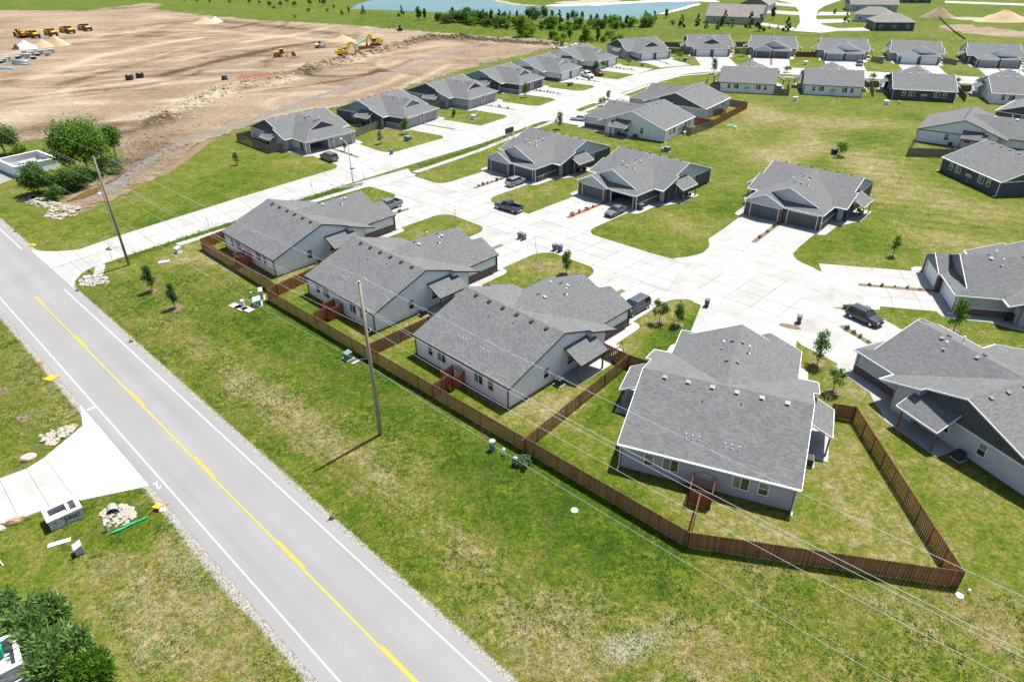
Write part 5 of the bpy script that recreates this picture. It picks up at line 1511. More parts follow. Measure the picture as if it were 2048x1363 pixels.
def tree(loc, h, cw, label, leafm='leaf_mid', kind='round', n=700, size=.3, seed=0, group=None, name='tree', r0=None, key=None, barkm='bark', nc=14, spiky=False, lean=(0,0), cat='tree'):
    t = thing(name, label, cat, loc, random.Random(seed).uniform(0,6.28), group)
    t.rotation_euler.x, t.rotation_euler.y = lean
    if key and key in TREE_CACHE: tm, lm, (h0, w0) = TREE_CACHE[key]
    else:
        cl = clump_set(h, cw, seed, kind, nc)
        tm = trunk_mb(h, cw, seed, cl, r0 or .03*h**1.0*.55).mesh('trunk', True); tm.materials.append(None)
        lm = leaf_mesh('crown', cl, n, size, seed, spiky=spiky); lm.materials.append(None)
        h0, w0 = h, cw
        if key: TREE_CACHE[key] = (tm, lm, (h, cw))
    for nm, me, mt in (('trunk', tm, barkm), ('crown', lm, leafm)):
        o = bpy.data.objects.new(nm, me); COL.objects.link(o); o.parent = t
        o.material_slots[0].link = 'OBJECT'; o.material_slots[0].material = MAT[mt]
        o.scale = (cw/w0, cw/w0, h/h0)
    return t
def mulch_ring(loc, r, label='brown mulch ring round a young tree', mat='mulch'):
    mb = MB(); n = 14
    mb.poly([(r*(1+.12*math.sin(k*2.3))*math.cos(6.283*k/n), r*(1+.12*math.sin(k*2.3))*math.sin(6.283*k/n), .035) for k in range(n)])
    o = mb.build('mulch_ring', MAT[mat]); at(o, (*loc, 0)); return tag(o, label, None, None, 'structure')
def bare_sapling(loc, h, label, seed=0, lean=(0,0)):
    t = thing('bare_sapling', label, 'sapling', loc)
    rng = random.Random(seed); mb = MB()
    tip = (lean[0], lean[1], h)
    mb.tube([(0,0,-.05), (lean[0]*.5,lean[1]*.5,h*.5), tip], [.028,.02,.006], 5)
    for k in range(12):
        f = .35+.6*k/12; a = rng.uniform(0,6.28); p = (lean[0]*f, lean[1]*f, h*f); L = h*.16*(1.2-f)
        mb.tube([p, (p[0]+L*math.cos(a), p[1]+L*math.sin(a), p[2]+L*1.4)], [.010,.004], 4)
    mb.build('trunk', MAT['bark_grey'], t)
    for s in (1,-1): MB().cyl((s*.5, .1*s), .02, 0, 1.3, 5).build('stake', MAT['wood_post'], t)
    cl = [((lean[0]*f, lean[1]*f, h*f), .16) for f in (.45,.6,.75,.9)]
    me = leaf_mesh('crown', cl, 26, .10, seed); obj('crown', me, MAT['leaf_red' if seed % 2 else 'leaf_mid'], t)
    return t
YT = 'young leafy street trees'
YOUNG = [
 ((-51.13,88.09), 3.91, 2.2, 'leaf_dark', 'dark young tree by the rock lined culvert and power pole', 'oval', 800, .24),
 ((-45.73,82.90), 3.72, 2.0, 'leaf_dark', 'dark young tree in a mulch ring on the verge', 'oval', 620, .24),
 ((8.10,91.81), 3.75, 2.6, 'leaf_bright', 'bright young tree on the lawn between driveways of white duplexes', 'oval', 700, .24),
 ((19.04,77.19), 3.28, 2.3, 'leaf_mid', 'young tree on the dry half of the lawn by the minivan', 'round', 480, .24),
 ((21.32,76.48), 3.12, 2.2, 'leaf_bright', 'young tree on the green half of the lawn by the minivan', 'oval', 520, .24),
 ((35.52,67.04), 4.46, 2.6, 'leaf_bright', 'taller young tree in mulch between the grey and pale duplexes', 'oval', 620, .25),
 ((35.04,61.46), 3.22, 2.2, 'leaf_bright', 'shorter leaning young tree in mulch beside the slatted fence end', 'round', 380, .25),
 ((55.26,74.07), 4.53, 2.8, 'leaf_bright', 'young tree before the brick side of the greige duplex', 'oval', 620, .25),
 ((58.37,96.55), 3.44, 2.2, 'leaf_bright', 'thin young tree in the rough lawn above the greige duplex drive', 'oval', 300, .25),
 ((12.56,173.93), 4.12, 3.0, 'leaf_silver', 'sparse young tree on the corner lawn by the white sedan', 'oval', 420, .30),
 ((28.68,205.92), 2.35, 2.4, 'leaf_bright', 'young tree on the strip by the light grey duplex drive', 'oval', 220, .32),
 ((25.78,197.96), 2.15, 2.6, 'leaf_bright', 'young tree next to the sidewalk by the white sedan drive', 'round', 240, .32),
 ((68.30,242.47), 4.38, 3.4, 'leaf_mid', 'young tree at the bend before the twin white garage doors', 'oval', 420, .34),
 ((92.95,242.48), 1.73, 3.0, 'leaf_bright', 'young tree by the street beside the fenced white duplex', 'round', 240, .36),
 ((-25.13,171.16), 4.08, 2.6, 'leaf_bright', 'bright young tree before the slate blue duplex garage', 'oval', 420, .30),
 ((-30.17,162.99), 2.90, 2.4, 'leaf_silver', 'sparse young tree on the lawn before the slate blue duplex', 'oval', 260, .28),
 ((4.92,209.99), 4.06, 2.8, 'leaf_bright', 'young tree before the slate duplex with planted strip', 'oval', 320, .32),
 ((-14.64,188.19), 1.81, 2.2, 'leaf_mid', 'small young tree before the mid grey duplex', 'oval', 200, .30),
 ((30.01,250.58), 2.74, 3.4, 'leaf_mid', 'young tree beside the white pickup drive', 'oval', 300, .36),
 ((32.73,254.11), 2.77, 3.4, 'leaf_mid', 'young tree before the white duplex with brick base', 'round', 300, .36),
 ((42.44,260.15), 2.33, 2.6, 'leaf_bright', 'young tree on the lawn at the street bend', 'round', 200, .36),
 ((62.29,268.84), 2.90, 3.2, 'leaf_willow', 'yellow green young tree beside the far lamp post', 'round', 240, .38),
 ((87.25,274.42), 2.09, 3.0, 'leaf_willow', 'yellow green young tree before the grey fence gap', 'round', 220, .38),
 ((-37.47,157.17), 1.93, 1.6, 'leaf_mid', 'small shrub tree on the lawn by the tan minivan', 'oval', 140, .26),
 ((-58.90,147.61), 2.71, 1.8, 'leaf_dark', 'lone small evergreen on the grass slope', 'oval', 200, .28),
 ((-46.64,156.02), 2.48, 1.8, 'leaf_willow', 'pale young tree at the open garage corner', 'oval', 180, .26),
 ((71.45,148.27), 3.03, 3.4, 'leaf_bright', 'lone leafy tree in the mown field beside a dark cabinet', 'round', 420, .32),
 ((115.68,229.94), 1.51, 2.4, 'leaf_mid', 'young tree by the street before the slate duplex', 'round', 160, .38),
 ((137.90,222.18), 1.47, 2.4, 'leaf_mid', 'young tree by the street between slate and white duplexes', 'round', 160, .38),
]
for i, (p, h, cw, lm, lab, kd, n, sz) in enumerate(YOUNG):
    ln = (0, .10) if 'leaning' in lab else (0,0)
    tree(p, h, cw, lab, lm, kd, int(n*1.6), sz*.9, 100+i, YT, 'young_tree', .035+.008*h, nc=12, barkm='bark_grey')
    if i < 12: mulch_ring(p, .75 if i not in (1,) else 1.15)
for i, (p, h, lab, ln) in enumerate([
    ((-9.29,110.83), 3.92, 'bare staked sapling on the lawn beside the dark pickup', (0,0)),
    ((4.06,94.50), 5.23, 'bare leaning sapling in a mulch ring on the dry lawn', (-.55,.1)),
    ((-28.88,133.51), 2.63, 'bare staked sapling at the street corner', (0,0)),
    ((-37.77,128.30), 3.15, 'bare sapling with pale tape on the grass strip', (-.3,.2)),
    ((-51.82,112.11), 1.82, 'bare thin sapling by the street near the brown fence', (-.2,0)),
    ((-44.28,138.84), 2.50, 'bare thin sapling on the grass slope by the street', (-.1,0)),
    ((23.03,111.27), 2.34, 'bare thin sapling on the lawn of the slate duplex', (0,0))]):
    bare_sapling(p, h, lab, i, ln)
    if i in (1,): mulch_ring(p, .9)
# tree clump by the creek
tree((-87.77,141.99), 9.8, 11.5, 'large bright spreading tree by the creek', 'leaf_bright', 'round', 13000, .44, 201, 'trees by the creek', r0=.30, nc=30)
tree((-88.05,154.07), 6.8, 5.4, 'smaller bright tree at the edge of the churned soil', 'leaf_bright', 'round', 3000, .38, 202, 'trees by the creek', r0=.16, nc=16)
tree((-86.19,133.14), 4.6, 7.0, 'bushy green tree low beside the creek bank', 'leaf_mid', 'bush', 5000, .38, 203, 'trees by the creek', r0=.16, nc=18)
tree((-91.57,130.43), 5.2, 6.2, 'rounded green tree in front of the block enclosure', 'leaf_mid', 'round', 5200, .38, 204, 'trees by the creek', r0=.16, nc=18)
tree((-86.78,127.43), 2.6, 4.0, 'low shrub beside the culvert rocks', 'leaf_mid', 'bush', 1200, .32, 205, 'trees by the creek', r0=.08, nc=10)
tree((-114.51,156.81), 6.2, 8.0, 'spreading green tree behind the block enclosure', 'leaf_mid', 'round', 3600, .40, 206, 'trees by the creek', r0=.2, nc=18)
tree((-111.00,156.65), 2.6, 4.2, 'low bright shrub behind the block enclosure', 'leaf_bright', 'bush', 1000, .34, 207, 'trees by the creek', r0=.06, nc=10)
tree((-83.80,143.50), 3.4, 6.0, 'loose pale green shrub on the creek bank', 'leaf_silver', 'bush', 1400, .32, 208, 'trees by the creek', r0=.08, nc=12)
# junipers beside the stone planter
tree((-35.27,32.75), 2.2, 4.2, 'spiky blue green juniper next to the stone box with green bin', 'leaf_juniper', 'bush', 6500, .42, 211, 'junipers on the near lawn', 'juniper', .08, nc=22, spiky=True, cat='shrub')
tree((-32.46,30.68), 2.0, 4.3, 'feathery sage green juniper between two darker ones', 'leaf_juniper', 'bush', 6000, .46, 212, 'junipers on the near lawn', 'juniper', .08, nc=22, spiky=True, cat='shrub')
tree((-29.64,28.88), 1.8, 3.6, 'bright yellow green juniper nearest the drive lawn edge', 'leaf_bright', 'bush', 6000, .36, 213, 'junipers on the near lawn', 'juniper', .08, nc=20, spiky=True, cat='shrub')
tree((-39.20,34.41), 2.0, 3.0, 'dark juniper standing apart on the lawn', 'leaf_juniper', 'bush', 2400, .32, 214, 'junipers on the near lawn', 'juniper', .08, nc=14, spiky=True, cat='shrub')
tree((0.70,50.14), 1.0, 2.0, 'round grey green shrub beside the fence and white pedestal', 'leaf_silver', 'bush', 900, .22, 215, None, 'shrub', .03, nc=10, cat='shrub')
# planting strips
for i, (p, s, who) in enumerate(BEDS):
    rng = random.Random(s)
    m_ = rng.choice(['leaf_mid','leaf_bright','leaf_straw','leaf_mid'])
    hh = rng.uniform(.35,.75)
    tree((p[0]+rng.uniform(-.1,.1), p[1]+rng.uniform(-.1,.1)), hh, hh*rng.uniform(1.0,1.4), 'small grassy clump in the drive strip of the '+' '.join(who.split(' ')[:7]).rstrip(','), m_, 'bush', 70, .22, 300+i % 6, 'driveway strip plants', 'strip_plant', .02, key='strip%d' % (i % 6), spiky=True, nc=6, cat='plant')
# hedgerow and lake trees
HED = [(-94.0,430.9,2.1,'leaf_dark','oval'),(-90.2,432.9,3.3,'leaf_dark','oval'),(-81.3,429.4,4.8,'leaf_dark','cone'),(-58.0,415.0,5.7,'leaf_dark','cone'),(-46.2,394.2,6.6,'leaf_dark','oval'),(-43.5,398.1,5.2,'leaf_mid','oval'),(-37.3,393.2,3.3,'leaf_dark','oval'),(-32.5,392.7,3.5,'leaf_mid','bush'),(-28.6,392.3,6.3,'leaf_mid','oval'),(-25.1,385.8,5.6,'leaf_bright','round'),(-20.4,383.3,6.9,'leaf_bright','round'),(-16.4,391.0,5.2,'leaf_dark','round'),(-12.6,394.7,5.4,'leaf_dark','cone'),(-8.1,376.2,6.3,'leaf_dark','oval'),(-4.3,372.0,7.6,'leaf_dark','cone'),(-1.4,368.0,6.6,'leaf_silver','oval'),(1.2,393.2,4.5,'leaf_dark','cone'),(4.9,397.0,3.8,'leaf_dark','oval'),
 (7.1,331.9,8.9,'leaf_willow','willow'),(11.8,368.5,8.4,'leaf_mid','round'),(16.4,371.7,8.0,'leaf_mid','round'),(22.2,378.8,5.5,'leaf_dark','oval'),(25.5,374.6,6.7,'leaf_dark','cone'),(29.9,378.0,4.6,'leaf_dark','oval'),(33.2,375.7,5.6,'leaf_dark','round'),(37.1,377.3,5.0,'leaf_dark','oval'),(40.5,369.3,4.5,'leaf_dark','oval'),(43.2,367.1,5.1,'leaf_dark','oval'),(47.3,366.7,4.9,'leaf_dark','oval'),(52.1,368.1,4.4,'leaf_dark','oval'),(55.3,371.5,3.4,'leaf_dark','oval'),(56.8,360.2,5.0,'leaf_mid','oval'),(57.7,354.8,3.2,'leaf_mid','oval'),(63.3,356.0,3.9,'leaf_dark','cone'),(67.8,374.0,5.8,'leaf_dark','cone'),(73.1,377.4,5.4,'leaf_dark','cone'),(81.8,390.7,4.4,'leaf_mid','oval'),(79.9,365.2,2.4,'leaf_red','bush'),(81.6,354.2,6.0,'leaf_dark','cone'),(90.9,360.4,5.7,'leaf_dark','cone'),
 (32.6,315.0,6.6,'leaf_willow','oval'),(38.1,317.3,5.5,'leaf_bright','oval'),(22.0,305.1,2.8,'leaf_willow','bush'),(26.5,318.3,5.1,'leaf_willow','oval'),(31.5,352.2,3.0,'leaf_bright','bush'),(35.1,314.7,2.7,'leaf_willow','bush'),
 (92.9,351.3,3.6,'leaf_dark','cone'),(97.1,347.5,4.2,'leaf_dark','cone'),(103.2,359.1,7.1,'leaf_dark','cone'),(113.7,352.7,7.2,'leaf_dark','cone'),(114.2,340.7,7.4,'leaf_dark','cone'),(132.9,379.0,6.1,'leaf_mid','oval'),(124.8,346.4,2.1,'leaf_dark','cone'),(126.5,339.5,6.2,'leaf_dark','cone'),(105.3,353.6,2.6,'leaf_dark','cone'),(121.3,348.5,1.7,'leaf_dark','cone'),(169.8,393.8,3.3,'leaf_bright','oval'),(164.1,365.8,4.8,'leaf_bright','cone'),
 (-164.9,491.1,2.9,'leaf_dark','round'),(-147.1,474.1,3.3,'leaf_dark','round'),(-138.4,467.4,3.6,'leaf_dark','round'),(-131.1,472.1,3.3,'leaf_dark','round'),(-123.0,476.8,3.4,'leaf_dark','round'),(-114.0,475.7,3.9,'leaf_dark','round'),(-104.0,457.6,2.4,'leaf_mid','oval'),(-179.4,496.0,2.3,'leaf_dark','round'),(-194.2,501.0,2.1,'leaf_dark','round'),(-205.3,508.9,2.4,'leaf_dark','round'),(-215.4,513.4,1.8,'leaf_mid','round'),(-141.2,462.2,2.2,'leaf_mid','bush'),(-116.1,414.7,1.7,'leaf_mid','bush'),(-115.8,443.3,2.4,'leaf_mid','bush'),(-104.4,442.0,2.1,'leaf_mid','bush'),(-92.5,425.9,1.8,'leaf_dark','bush'),(-119.4,488.3,2.9,'leaf_dark','oval'),(-158.3,490.2,2.3,'leaf_mid','round'),(-140.9,491.1,2.9,'leaf_dark','round')]

HLAB = {'leaf_dark':'dark green','leaf_mid':'mid green','leaf_bright':'bright green','leaf_willow':'yellow green','leaf_silver':'silvery green','leaf_red':'dull red'}
HKND = {'oval':'upright tree','cone':'narrow pointed tree','round':'rounded tree','bush':'low bush','willow':'broad drooping willow'}
WMUL = {'oval':.55,'cone':.68,'round':.9,'bush':1.35,'willow':1.15}
for i, (x, y, h, lm, kd) in enumerate(HED):
    big = kd == 'willow'
    cw = max(1.5, h*WMUL[kd])
    hw_ = 'tall ' if h > 8.5 else 'mid height ' if h > 5.5 else 'small '
    tree((x,y), h, cw, hw_+HLAB[lm]+' '+HKND[kd]+(' in the hedgerow between lot and lake' if x < 40 else ' on the grass bank beyond the far row'), lm, kd, 5000 if big else 900, .55 if big else .62*h/7, 400+i, 'hedgerow and lakeside trees', 'hedgerow_tree', .02*h+.02, key=None if big else f'{kd}{i%4}', nc=22 if big else 14)

rb = random.Random(9)
BELT = [(-34.82,388.85),(-18.96,379.24),(-3.79,366.36),(12.68,350.64),(29.72,359.38),(49.04,361.02),(68.53,362.68)]
bl = resample(BELT, 2.6)
for i, p in enumerate(bl):
    h = rb.uniform(2.5, 6.5); lm = rb.choice(['leaf_mid','leaf_bright','leaf_dark','leaf_bright','leaf_willow'])
    tree((p[0]+rb.gauss(0,2.5), p[1]+rb.gauss(0,6)), h, h*rb.uniform(1.0,1.5), ('tall ' if h > 5 else 'medium ' if h > 3.6 else 'low ')+HLAB[lm]+' bush in the dense hedgerow belt below the lake', lm, 'bush', 900, .6, 500+i, 'hedgerow bushes', 'hedgerow_bush', .1, key=f'bb{i%4}', cat='bush')
for i in range(16):
    a_, b_ = ((19.95,316.08), (45.85,319.44))
    p = lerp(a_, b_, rb.random()); h = rb.uniform(1.5, 4.2); lm = rb.choice(['leaf_bright','leaf_willow','leaf_willow'])
    tree((p[0]+rb.gauss(0,3), p[1]+rb.gauss(0,6)), h, h*rb.uniform(.8,1.3), HLAB[lm]+' young growth behind the last duplexes by the lot', lm, 'bush', 900, .5, 560+i, 'young growth by the lot', 'hedgerow_bush', .1, key=f'bb{i%4}', cat='bush')

# ------------------------------------------------------------------ vehicles
def m_tyre(r, w_):
    mb = MB(); n = 20
    prof = [(r*.60,-w_/2),(r*.93,-w_/2),(r,-w_*.36),(r,w_*.36),(r*.93,w_/2),(r*.60,w_/2)]
    return mb.loft([[(p[0]*math.cos(t), p[1], p[0]*math.sin(t)) for p in prof] for t in [2*math.pi*k/n for k in range(n+1)]], cap=False)
def m_rim(r, w_):
    mb = MB(); mb.tube([(0,-w_*.42,0),(0,w_*.42,0)], r*.62, 14)
    for k in range(5):
        t = 2*math.pi*k/5
        for s in (1,-1): mb.bar((0,s*w_*.45,0), (r*.55*math.cos(t), s*w_*.45, r*.55*math.sin(t)), .05, .03, (0,1,0))
    return mb
CARDEF = {
 'suv':    dict(L=4.55,W=1.86,H=1.68,belt=1.05,hood=1.0,cowl=.95,wind=.35,rear=-2.05,rtop=-1.75,wb=2.70,r=.35),
 'van':    dict(L=5.10,W=1.98,H=1.75,belt=1.05,hood=1.0,cowl=1.50,wind=.40,rear=-2.45,rtop=-2.15,wb=3.05,r=.34),
 'sedan':  dict(L=4.85,W=1.84,H=1.45,belt=.95,hood=.88,cowl=.95,wind=.25,rear=-1.75,rtop=-.95,wb=2.82,r=.33,boot=1.0),
 'pickup': dict(L=5.55,W=1.95,H=1.80,belt=1.18,hood=1.12,cowl=1.05,wind=.55,rear=-.55,rtop=-.45,wb=3.55,r=.38,bed=True),
 'crew':   dict(L=5.80,W=2.00,H=1.90,belt=1.22,hood=1.18,cowl=1.25,wind=.75,rear=-.95,rtop=-.85,wb=3.65,r=.40,bed=True)}
def car(kind, loc, rz, pm, label, group='parked vehicles', lower=None):
    D = CARDEF[kind]; L, W, H, zb, zh = D['L'], D['W'], D['H'], D['belt'], D['hood']
    t = thing('parked_car' if 'bed' not in D else 'pickup_truck', label, 'car' if 'bed' not in D else 'pickup', loc, rz, group)
    hw = W/2; z0 = .26; F_, B_ = L/2, -L/2
    def ring(x, zl, zt, w_, crown=.03):
        return [(x,-w_*.86,zl),(x,-w_*.99,zl+.14),(x,-w_,(zl+zt)*.5),(x,-w_*.97,zt-.10),(x,-w_*.90,zt),(x,-w_*.4,zt+crown),(x,w_*.4,zt+crown),(x,w_*.90,zt),(x,w_*.97,zt-.10),(x,w_,(zl+zt)*.5),(x,w_*.99,zl+.14),(x,w_*.86,zl)]
    bedx = D['rear'] if 'bed' in D else None
    zt_r = D.get('boot', zb)
    mb = MB()
    if bedx is None:
        st = [(B_,.48,zt_r-.30,hw*.84),(B_+.05,.36,zt_r-.10,hw*.93),(B_+.30,z0,zt_r,hw*.985),(D['rear']+.1,z0,zt_r,hw),(D['rear']+.5,z0,zb,hw)]
    else:
        st = [(bedx-.02,z0+.1,zb,hw)]
    st += [(0,z0-.03,zb,hw),(D['cowl']-.05,z0,zb,hw),(D['cowl']+.15,z0,zh+.02,hw*.99),(F_-.55,z0,zh-.05,hw*.965),(F_-.16,.30,zh-.14,hw*.90),(F_-.03,.36,zh-.30,hw*.82),(F_,.46,zh-.42,hw*.76)]
    mb.loft([ring(*s) for s in st])
    if bedx is not None:
        zr = zb-.02
        mb.box(B_+.05,bedx,-hw,-hw+.10,.42,zr).box(B_+.05,bedx,hw-.10,hw,.42,zr).box(B_,B_+.10,-hw*.97,hw*.97,.55,zr-.02).box(B_+.1,bedx,-hw+.1,hw-.1,.60,.70)
        mb.box(bedx-.06,bedx,-hw+.1,hw-.1,.6,zr)
    # roof and pillars
    gw0, gw1 = hw*.92, hw*.74
    xr, xt, xw, xc = D['rear'], D['rtop'], D['wind'], D['cowl']
    zt = H-.05
    roof_ring = lambda z, s: [(xt+.10*(1-s),-gw1*s,z),(xw-.12*(1-s),-gw1*s,z),(xw-.12*(1-s),gw1*s,z),(xt+.10*(1-s),gw1*s,z)]
    mb.loft([roof_ring(zt-.05,1.),roof_ring(zt,.97),roof_ring(zt+.05,.80)])
    for s in (1,-1):
        mb.bar((xc,s*gw0,zb-.02),(xw,s*gw1,zt-.02),.07,.06); mb.bar((xr,s*gw0,zb-.02),(xt,s*gw1,zt-.02),.10,.10)
        xm = (xr+xc)/2-.05; mb.bar((xm,s*gw0*1.0,zb-.02),(xm-.05,s*gw1,zt-.02),.09,.03)
        if kind in ('suv','van'): mb.bar((xr+.75,s*gw0,zb-.02),(xr+.62,s*gw1,zt-.02),.09,.03)
    b = mb.build('body', MAT[pm], t); smooth_by_angle(b, 38)
    # glass
    def pane(name, pts, off):
        c = Vector((0,0,0))
        m2 = MB(); p = [Vector(q) for q in pts]; n = (p[1]-p[0]).cross(p[2]-p[0]).normalized()
        k = len(m2.v); m2.v += [tuple(q) for q in p] + [tuple(q - n*.03) for q in p]
        m2.f += [(0,1,2,3),(7,6,5,4),(0,4,5,1),(1,5,6,2),(2,6,7,3),(3,7,4,0)]; m2.mi += [0]*6
        m2.build(name, MAT['car_glass'], t)
    pane('windshield', [(xc-.02,-gw0*.95,zb+.01),(xc-.02,gw0*.95,zb+.01),(xw+.01,gw1*.96,zt-.05),(xw+.01,-gw1*.96,zt-.05)], 0)
    pane('rear_window', [(xr+.02,gw0*.93,zb+.02),(xr+.02,-gw0*.93,zb+.02),(xt-.0,-gw1*.94,zt-.06),(xt-.0,gw1*.94,zt-.06)], 0)
    for s in (1,-1):
        q = [(xr+.06,s*gw0*.99,zb),(xc-.08,s*gw0*.99,zb),(xw-.02,s*gw1*.99,zt-.05),(xt+.03,s*gw1*.99,zt-.05)]
        pane('side_window', q[::-1] if s > 0 else q, 0)
    for s in (1,-1):
        for xx in (D['wb']/2+.02, -D['wb']/2+.02):
            w_ = hpart('wheel', f"tyre{D['r']}", lambda: m_tyre(D['r'], .22), 'rubber', t, True); w_.location = (xx, s*(hw-.09), D['r'])
            hpart('rim', f"rim{D['r']}", lambda: m_rim(D['r'], .225), 'rim', w_)
        MB().box(F_-.26,F_-.05,s*hw*.62-.16,s*hw*.62+.16,zh-.34,zh-.19).build('headlight', MAT['head_light'], t)
        zl = zb-.28
        MB().box(B_-.015,B_+.12,s*hw*.80-.13,s*hw*.80+.13,zl-.10,zl+.14).build('tail_light', MAT['tail_light'], t)
        MB().bar((xc-.18,s*(hw+.02),zb+.03),(xc-.18,s*(hw+.17),zb+.06),.12,.13).build('mirror', MAT[pm], t)
    MB().box(B_-.05,B_+.12,-hw*.80,hw*.80,.36,.52).build('rear_bumper', MAT['galv' if 'bed' in D else pm], t)
    MB().box(F_-.10,F_+.025,-hw*.5,hw*.5,.42,zh-.40).build('grille', MAT['black'], t)
    MB().box(B_-.055,B_-.03,-.16,.16,.56,.68).build('licence_plate', MAT['plate'], t)
    return t
def car2(kind, rear, front, side, *a, **k):
    """place by the ground contacts of the two wheels on one side (+1 left, -1 right)"""
    D = CARDEF[kind]; rz = ang(rear, front)
    mx, my = (rear[0]+front[0])/2, (rear[1]+front[1])/2
    off = rot2((0, -side*(D['W']/2-.05)), rz)
    return car(kind, (mx+off[0], my+off[1]), rz, *a, **k)
car2('pickup', (0.13,116.83), (-1.98,118.65), 1, 'car_navy', 'dark navy pickup with open bed parked along the side street')
car2('suv', (43.92,77.56), (45.24,75.53), -1, 'car_black', 'black crossover parked in the drive by the turning circle')
car2('sedan', (20.14,116.21), (18.15,114.00), 1, 'car_grey', 'grey sedan in front of the open garage bay')
car2('suv', (0.84,130.74), (2.77,132.73), -1, 'car_silver', 'silver crossover parked nose in at the slate duplex')
car2('van', (18.00,80.77), (15.84,78.67), 1, 'car_slate', 'dark slate minivan nosed up to the white duplex garage')
car2('van', (-39.06,148.70), (-41.55,151.20), 1, 'car_tan', 'tan minivan in the drive of the open garage duplex')
car2('crew', (-20.71,119.86), (-22.31,118.04), 1, 'car_pewter', 'pewter crew cab pickup half hidden by the white duplex roof')
car2('crew', (23.74,241.26), (26.37,236.03), -1, 'car_white', 'white crew cab pickup in a drive on the lot side street')
car2('pickup', (27.56,244.46), (29.90,239.98), -1, 'car_red', 'dark red pickup just behind the white crew cab pickup')
car2('sedan', (19.29,181.04), (16.55,182.22), 1, 'car_white', 'white sedan before the white duplex with covered patio')
car('suv', (121.56,253.28), R(-20+90), 'car_grey', 'grey car in the drive of a far row duplex')

# ------------------------------------------------------------------ wheeled bins
def m_bin():
    mb = MB()
    def rg(w_, d_, z): return [(-w_,-d_,z),(w_,-d_,z),(w_,d_,z),(-w_,d_,z)]
    return mb.loft([rg(.22,.26,.08),(rg(.23,.27,.10)),rg(.29,.34,.96),rg(.31,.37,.98),rg(.31,.37,1.02)])
def bin_(loc, rz, body, lid, label):
    t = thing('wheeled_bin', label, 'bin', loc, rz, 'wheeled bins')
    hpart('body', 'binb', m_bin, body, t)
    hpart('lid', 'binl', lambda: MB().loft([[(-.33,-.39,1.02),(.33,-.39,1.02),(.33,.42,1.02),(-.33,.42,1.02)],[(-.33,-.39,1.06),(.33,-.39,1.06),(.33,.42,1.07),(-.33,.42,1.07)],[(-.24,-.28,1.12),(.24,-.28,1.12),(.24,.34,1.12),(-.24,.34,1.12)]]), lid, t)
    for s in (1,-1):
        q = hpart('wheel', 'binw', lambda: MB().tube([(-.03,0,0),(.03,0,0)], .12, 10), 'rubber', t); q.location = (s*.26,.27,.12)
    hpart('handle', 'binh', lambda: MB().tube([(-.25,.46,.98),(.25,.46,.98)], .018, 6), body, t)
    return t
bin_((1.54,105.38), R(-45), 'bin_grey', 'bin_grey', 'grey bin behind the brown bin at the kerb of the side street')
bin_((2.14,104.84), R(-45), 'bin_brown', 'bin_grey', 'brown bin with grey lid beside a grey bin, near the dark pickup')
bin_((6.93,100.39), R(-45), 'bin_brown', 'bin_grey', 'brown bin with grey lid beside a blue bin, near the bright young tree')
bin_((7.73,99.88), R(-45), 'bin_blue', 'bin_blue', 'blue bin beside a brown bin at the kerb')
bin_((26.21,81.44), R(150), 'bin_blue', 'bin_grey', 'blue grey bin on the gutter below the minivan lawn')
bin_((36.82,76.71), R(160), 'bin_grey', 'bin_grey', 'grey bin on the drive next to the oval planting bed')
bin_((-26.44,154.11), R(-35), 'bin_grey', 'bin_grey', 'grey bin at the lawn corner by the tan minivan')
bin_((23.40,117.57), R(-45), 'bin_grey', 'bin_grey', 'grey bin against the brick base of the open garage duplex')
bin_((5.71,134.07), R(-45), 'bin_grey', 'bin_grey', 'grey bin by the brick base behind the silver crossover')
bin_((6.33,134.66), R(-45), 'bin_brown', 'bin_grey', 'brown bin by the brick base behind the silver crossover')
bin_((63.53,76.37), R(-15), 'bin_dark', 'bin_dark', 'dark brown bin by the brick base of the greige duplex')
bin_((60.03,115.34), R(45), 'bin_dark', 'bin_dark', 'dark bin under the patio of the slate duplex on the circle')
bin_((-27.92,201.40), R(-35), 'bin_grey', 'bin_grey', 'grey bin beside the mid grey duplex garage')

# ------------------------------------------------------------------ air conditioners and patio furniture
def ac(pose, s, label):
    p = hpt(pose, (s*8.75, 7.2)); t = thing('air_conditioner', label, 'air conditioner', p, pose[2], 'air conditioners beside the duplexes')
    hpart('pad', 'acpad', lambda: MB().box(-.55,.55,-.55,.55,0,.08), 'concrete', t)
    hpart('casing', 'accase', lambda: MB().box(-.40,.40,-.40,.40,.08,.82).box(-.42,.42,-.42,.42,.80,.86), 'ac_metal', t)
    hpart('fan_grille', 'acfan', lambda: MB().cyl((0,0),.33,.86,.90,14), 'black', t)
    for k in range(5):
        q = hpart('louvre', 'aclv', lambda: MB().box(-.41,.41,-.41,.41,0,.02), 'machine_dark', t); q.location.z = .18+.13*k
WH = {'H1':'the white duplex by the asphalt road','H2':'the middle white duplex','H3':'the white duplex beside the grey one','H4':'the light grey duplex','H5':'the pale duplex with dark gables','H8':'the open garage slate duplex','H11':'the brown trimmed white duplex','H12':'the white duplex with covered patio'}
for k, s in (('H1',1),('H2',1),('H3',1),('H4',1),('H5',-1),('H11',1),('H12',-1)):
    ac(PO[k], s, 'dark air conditioner on a pad beside '+WH[k])
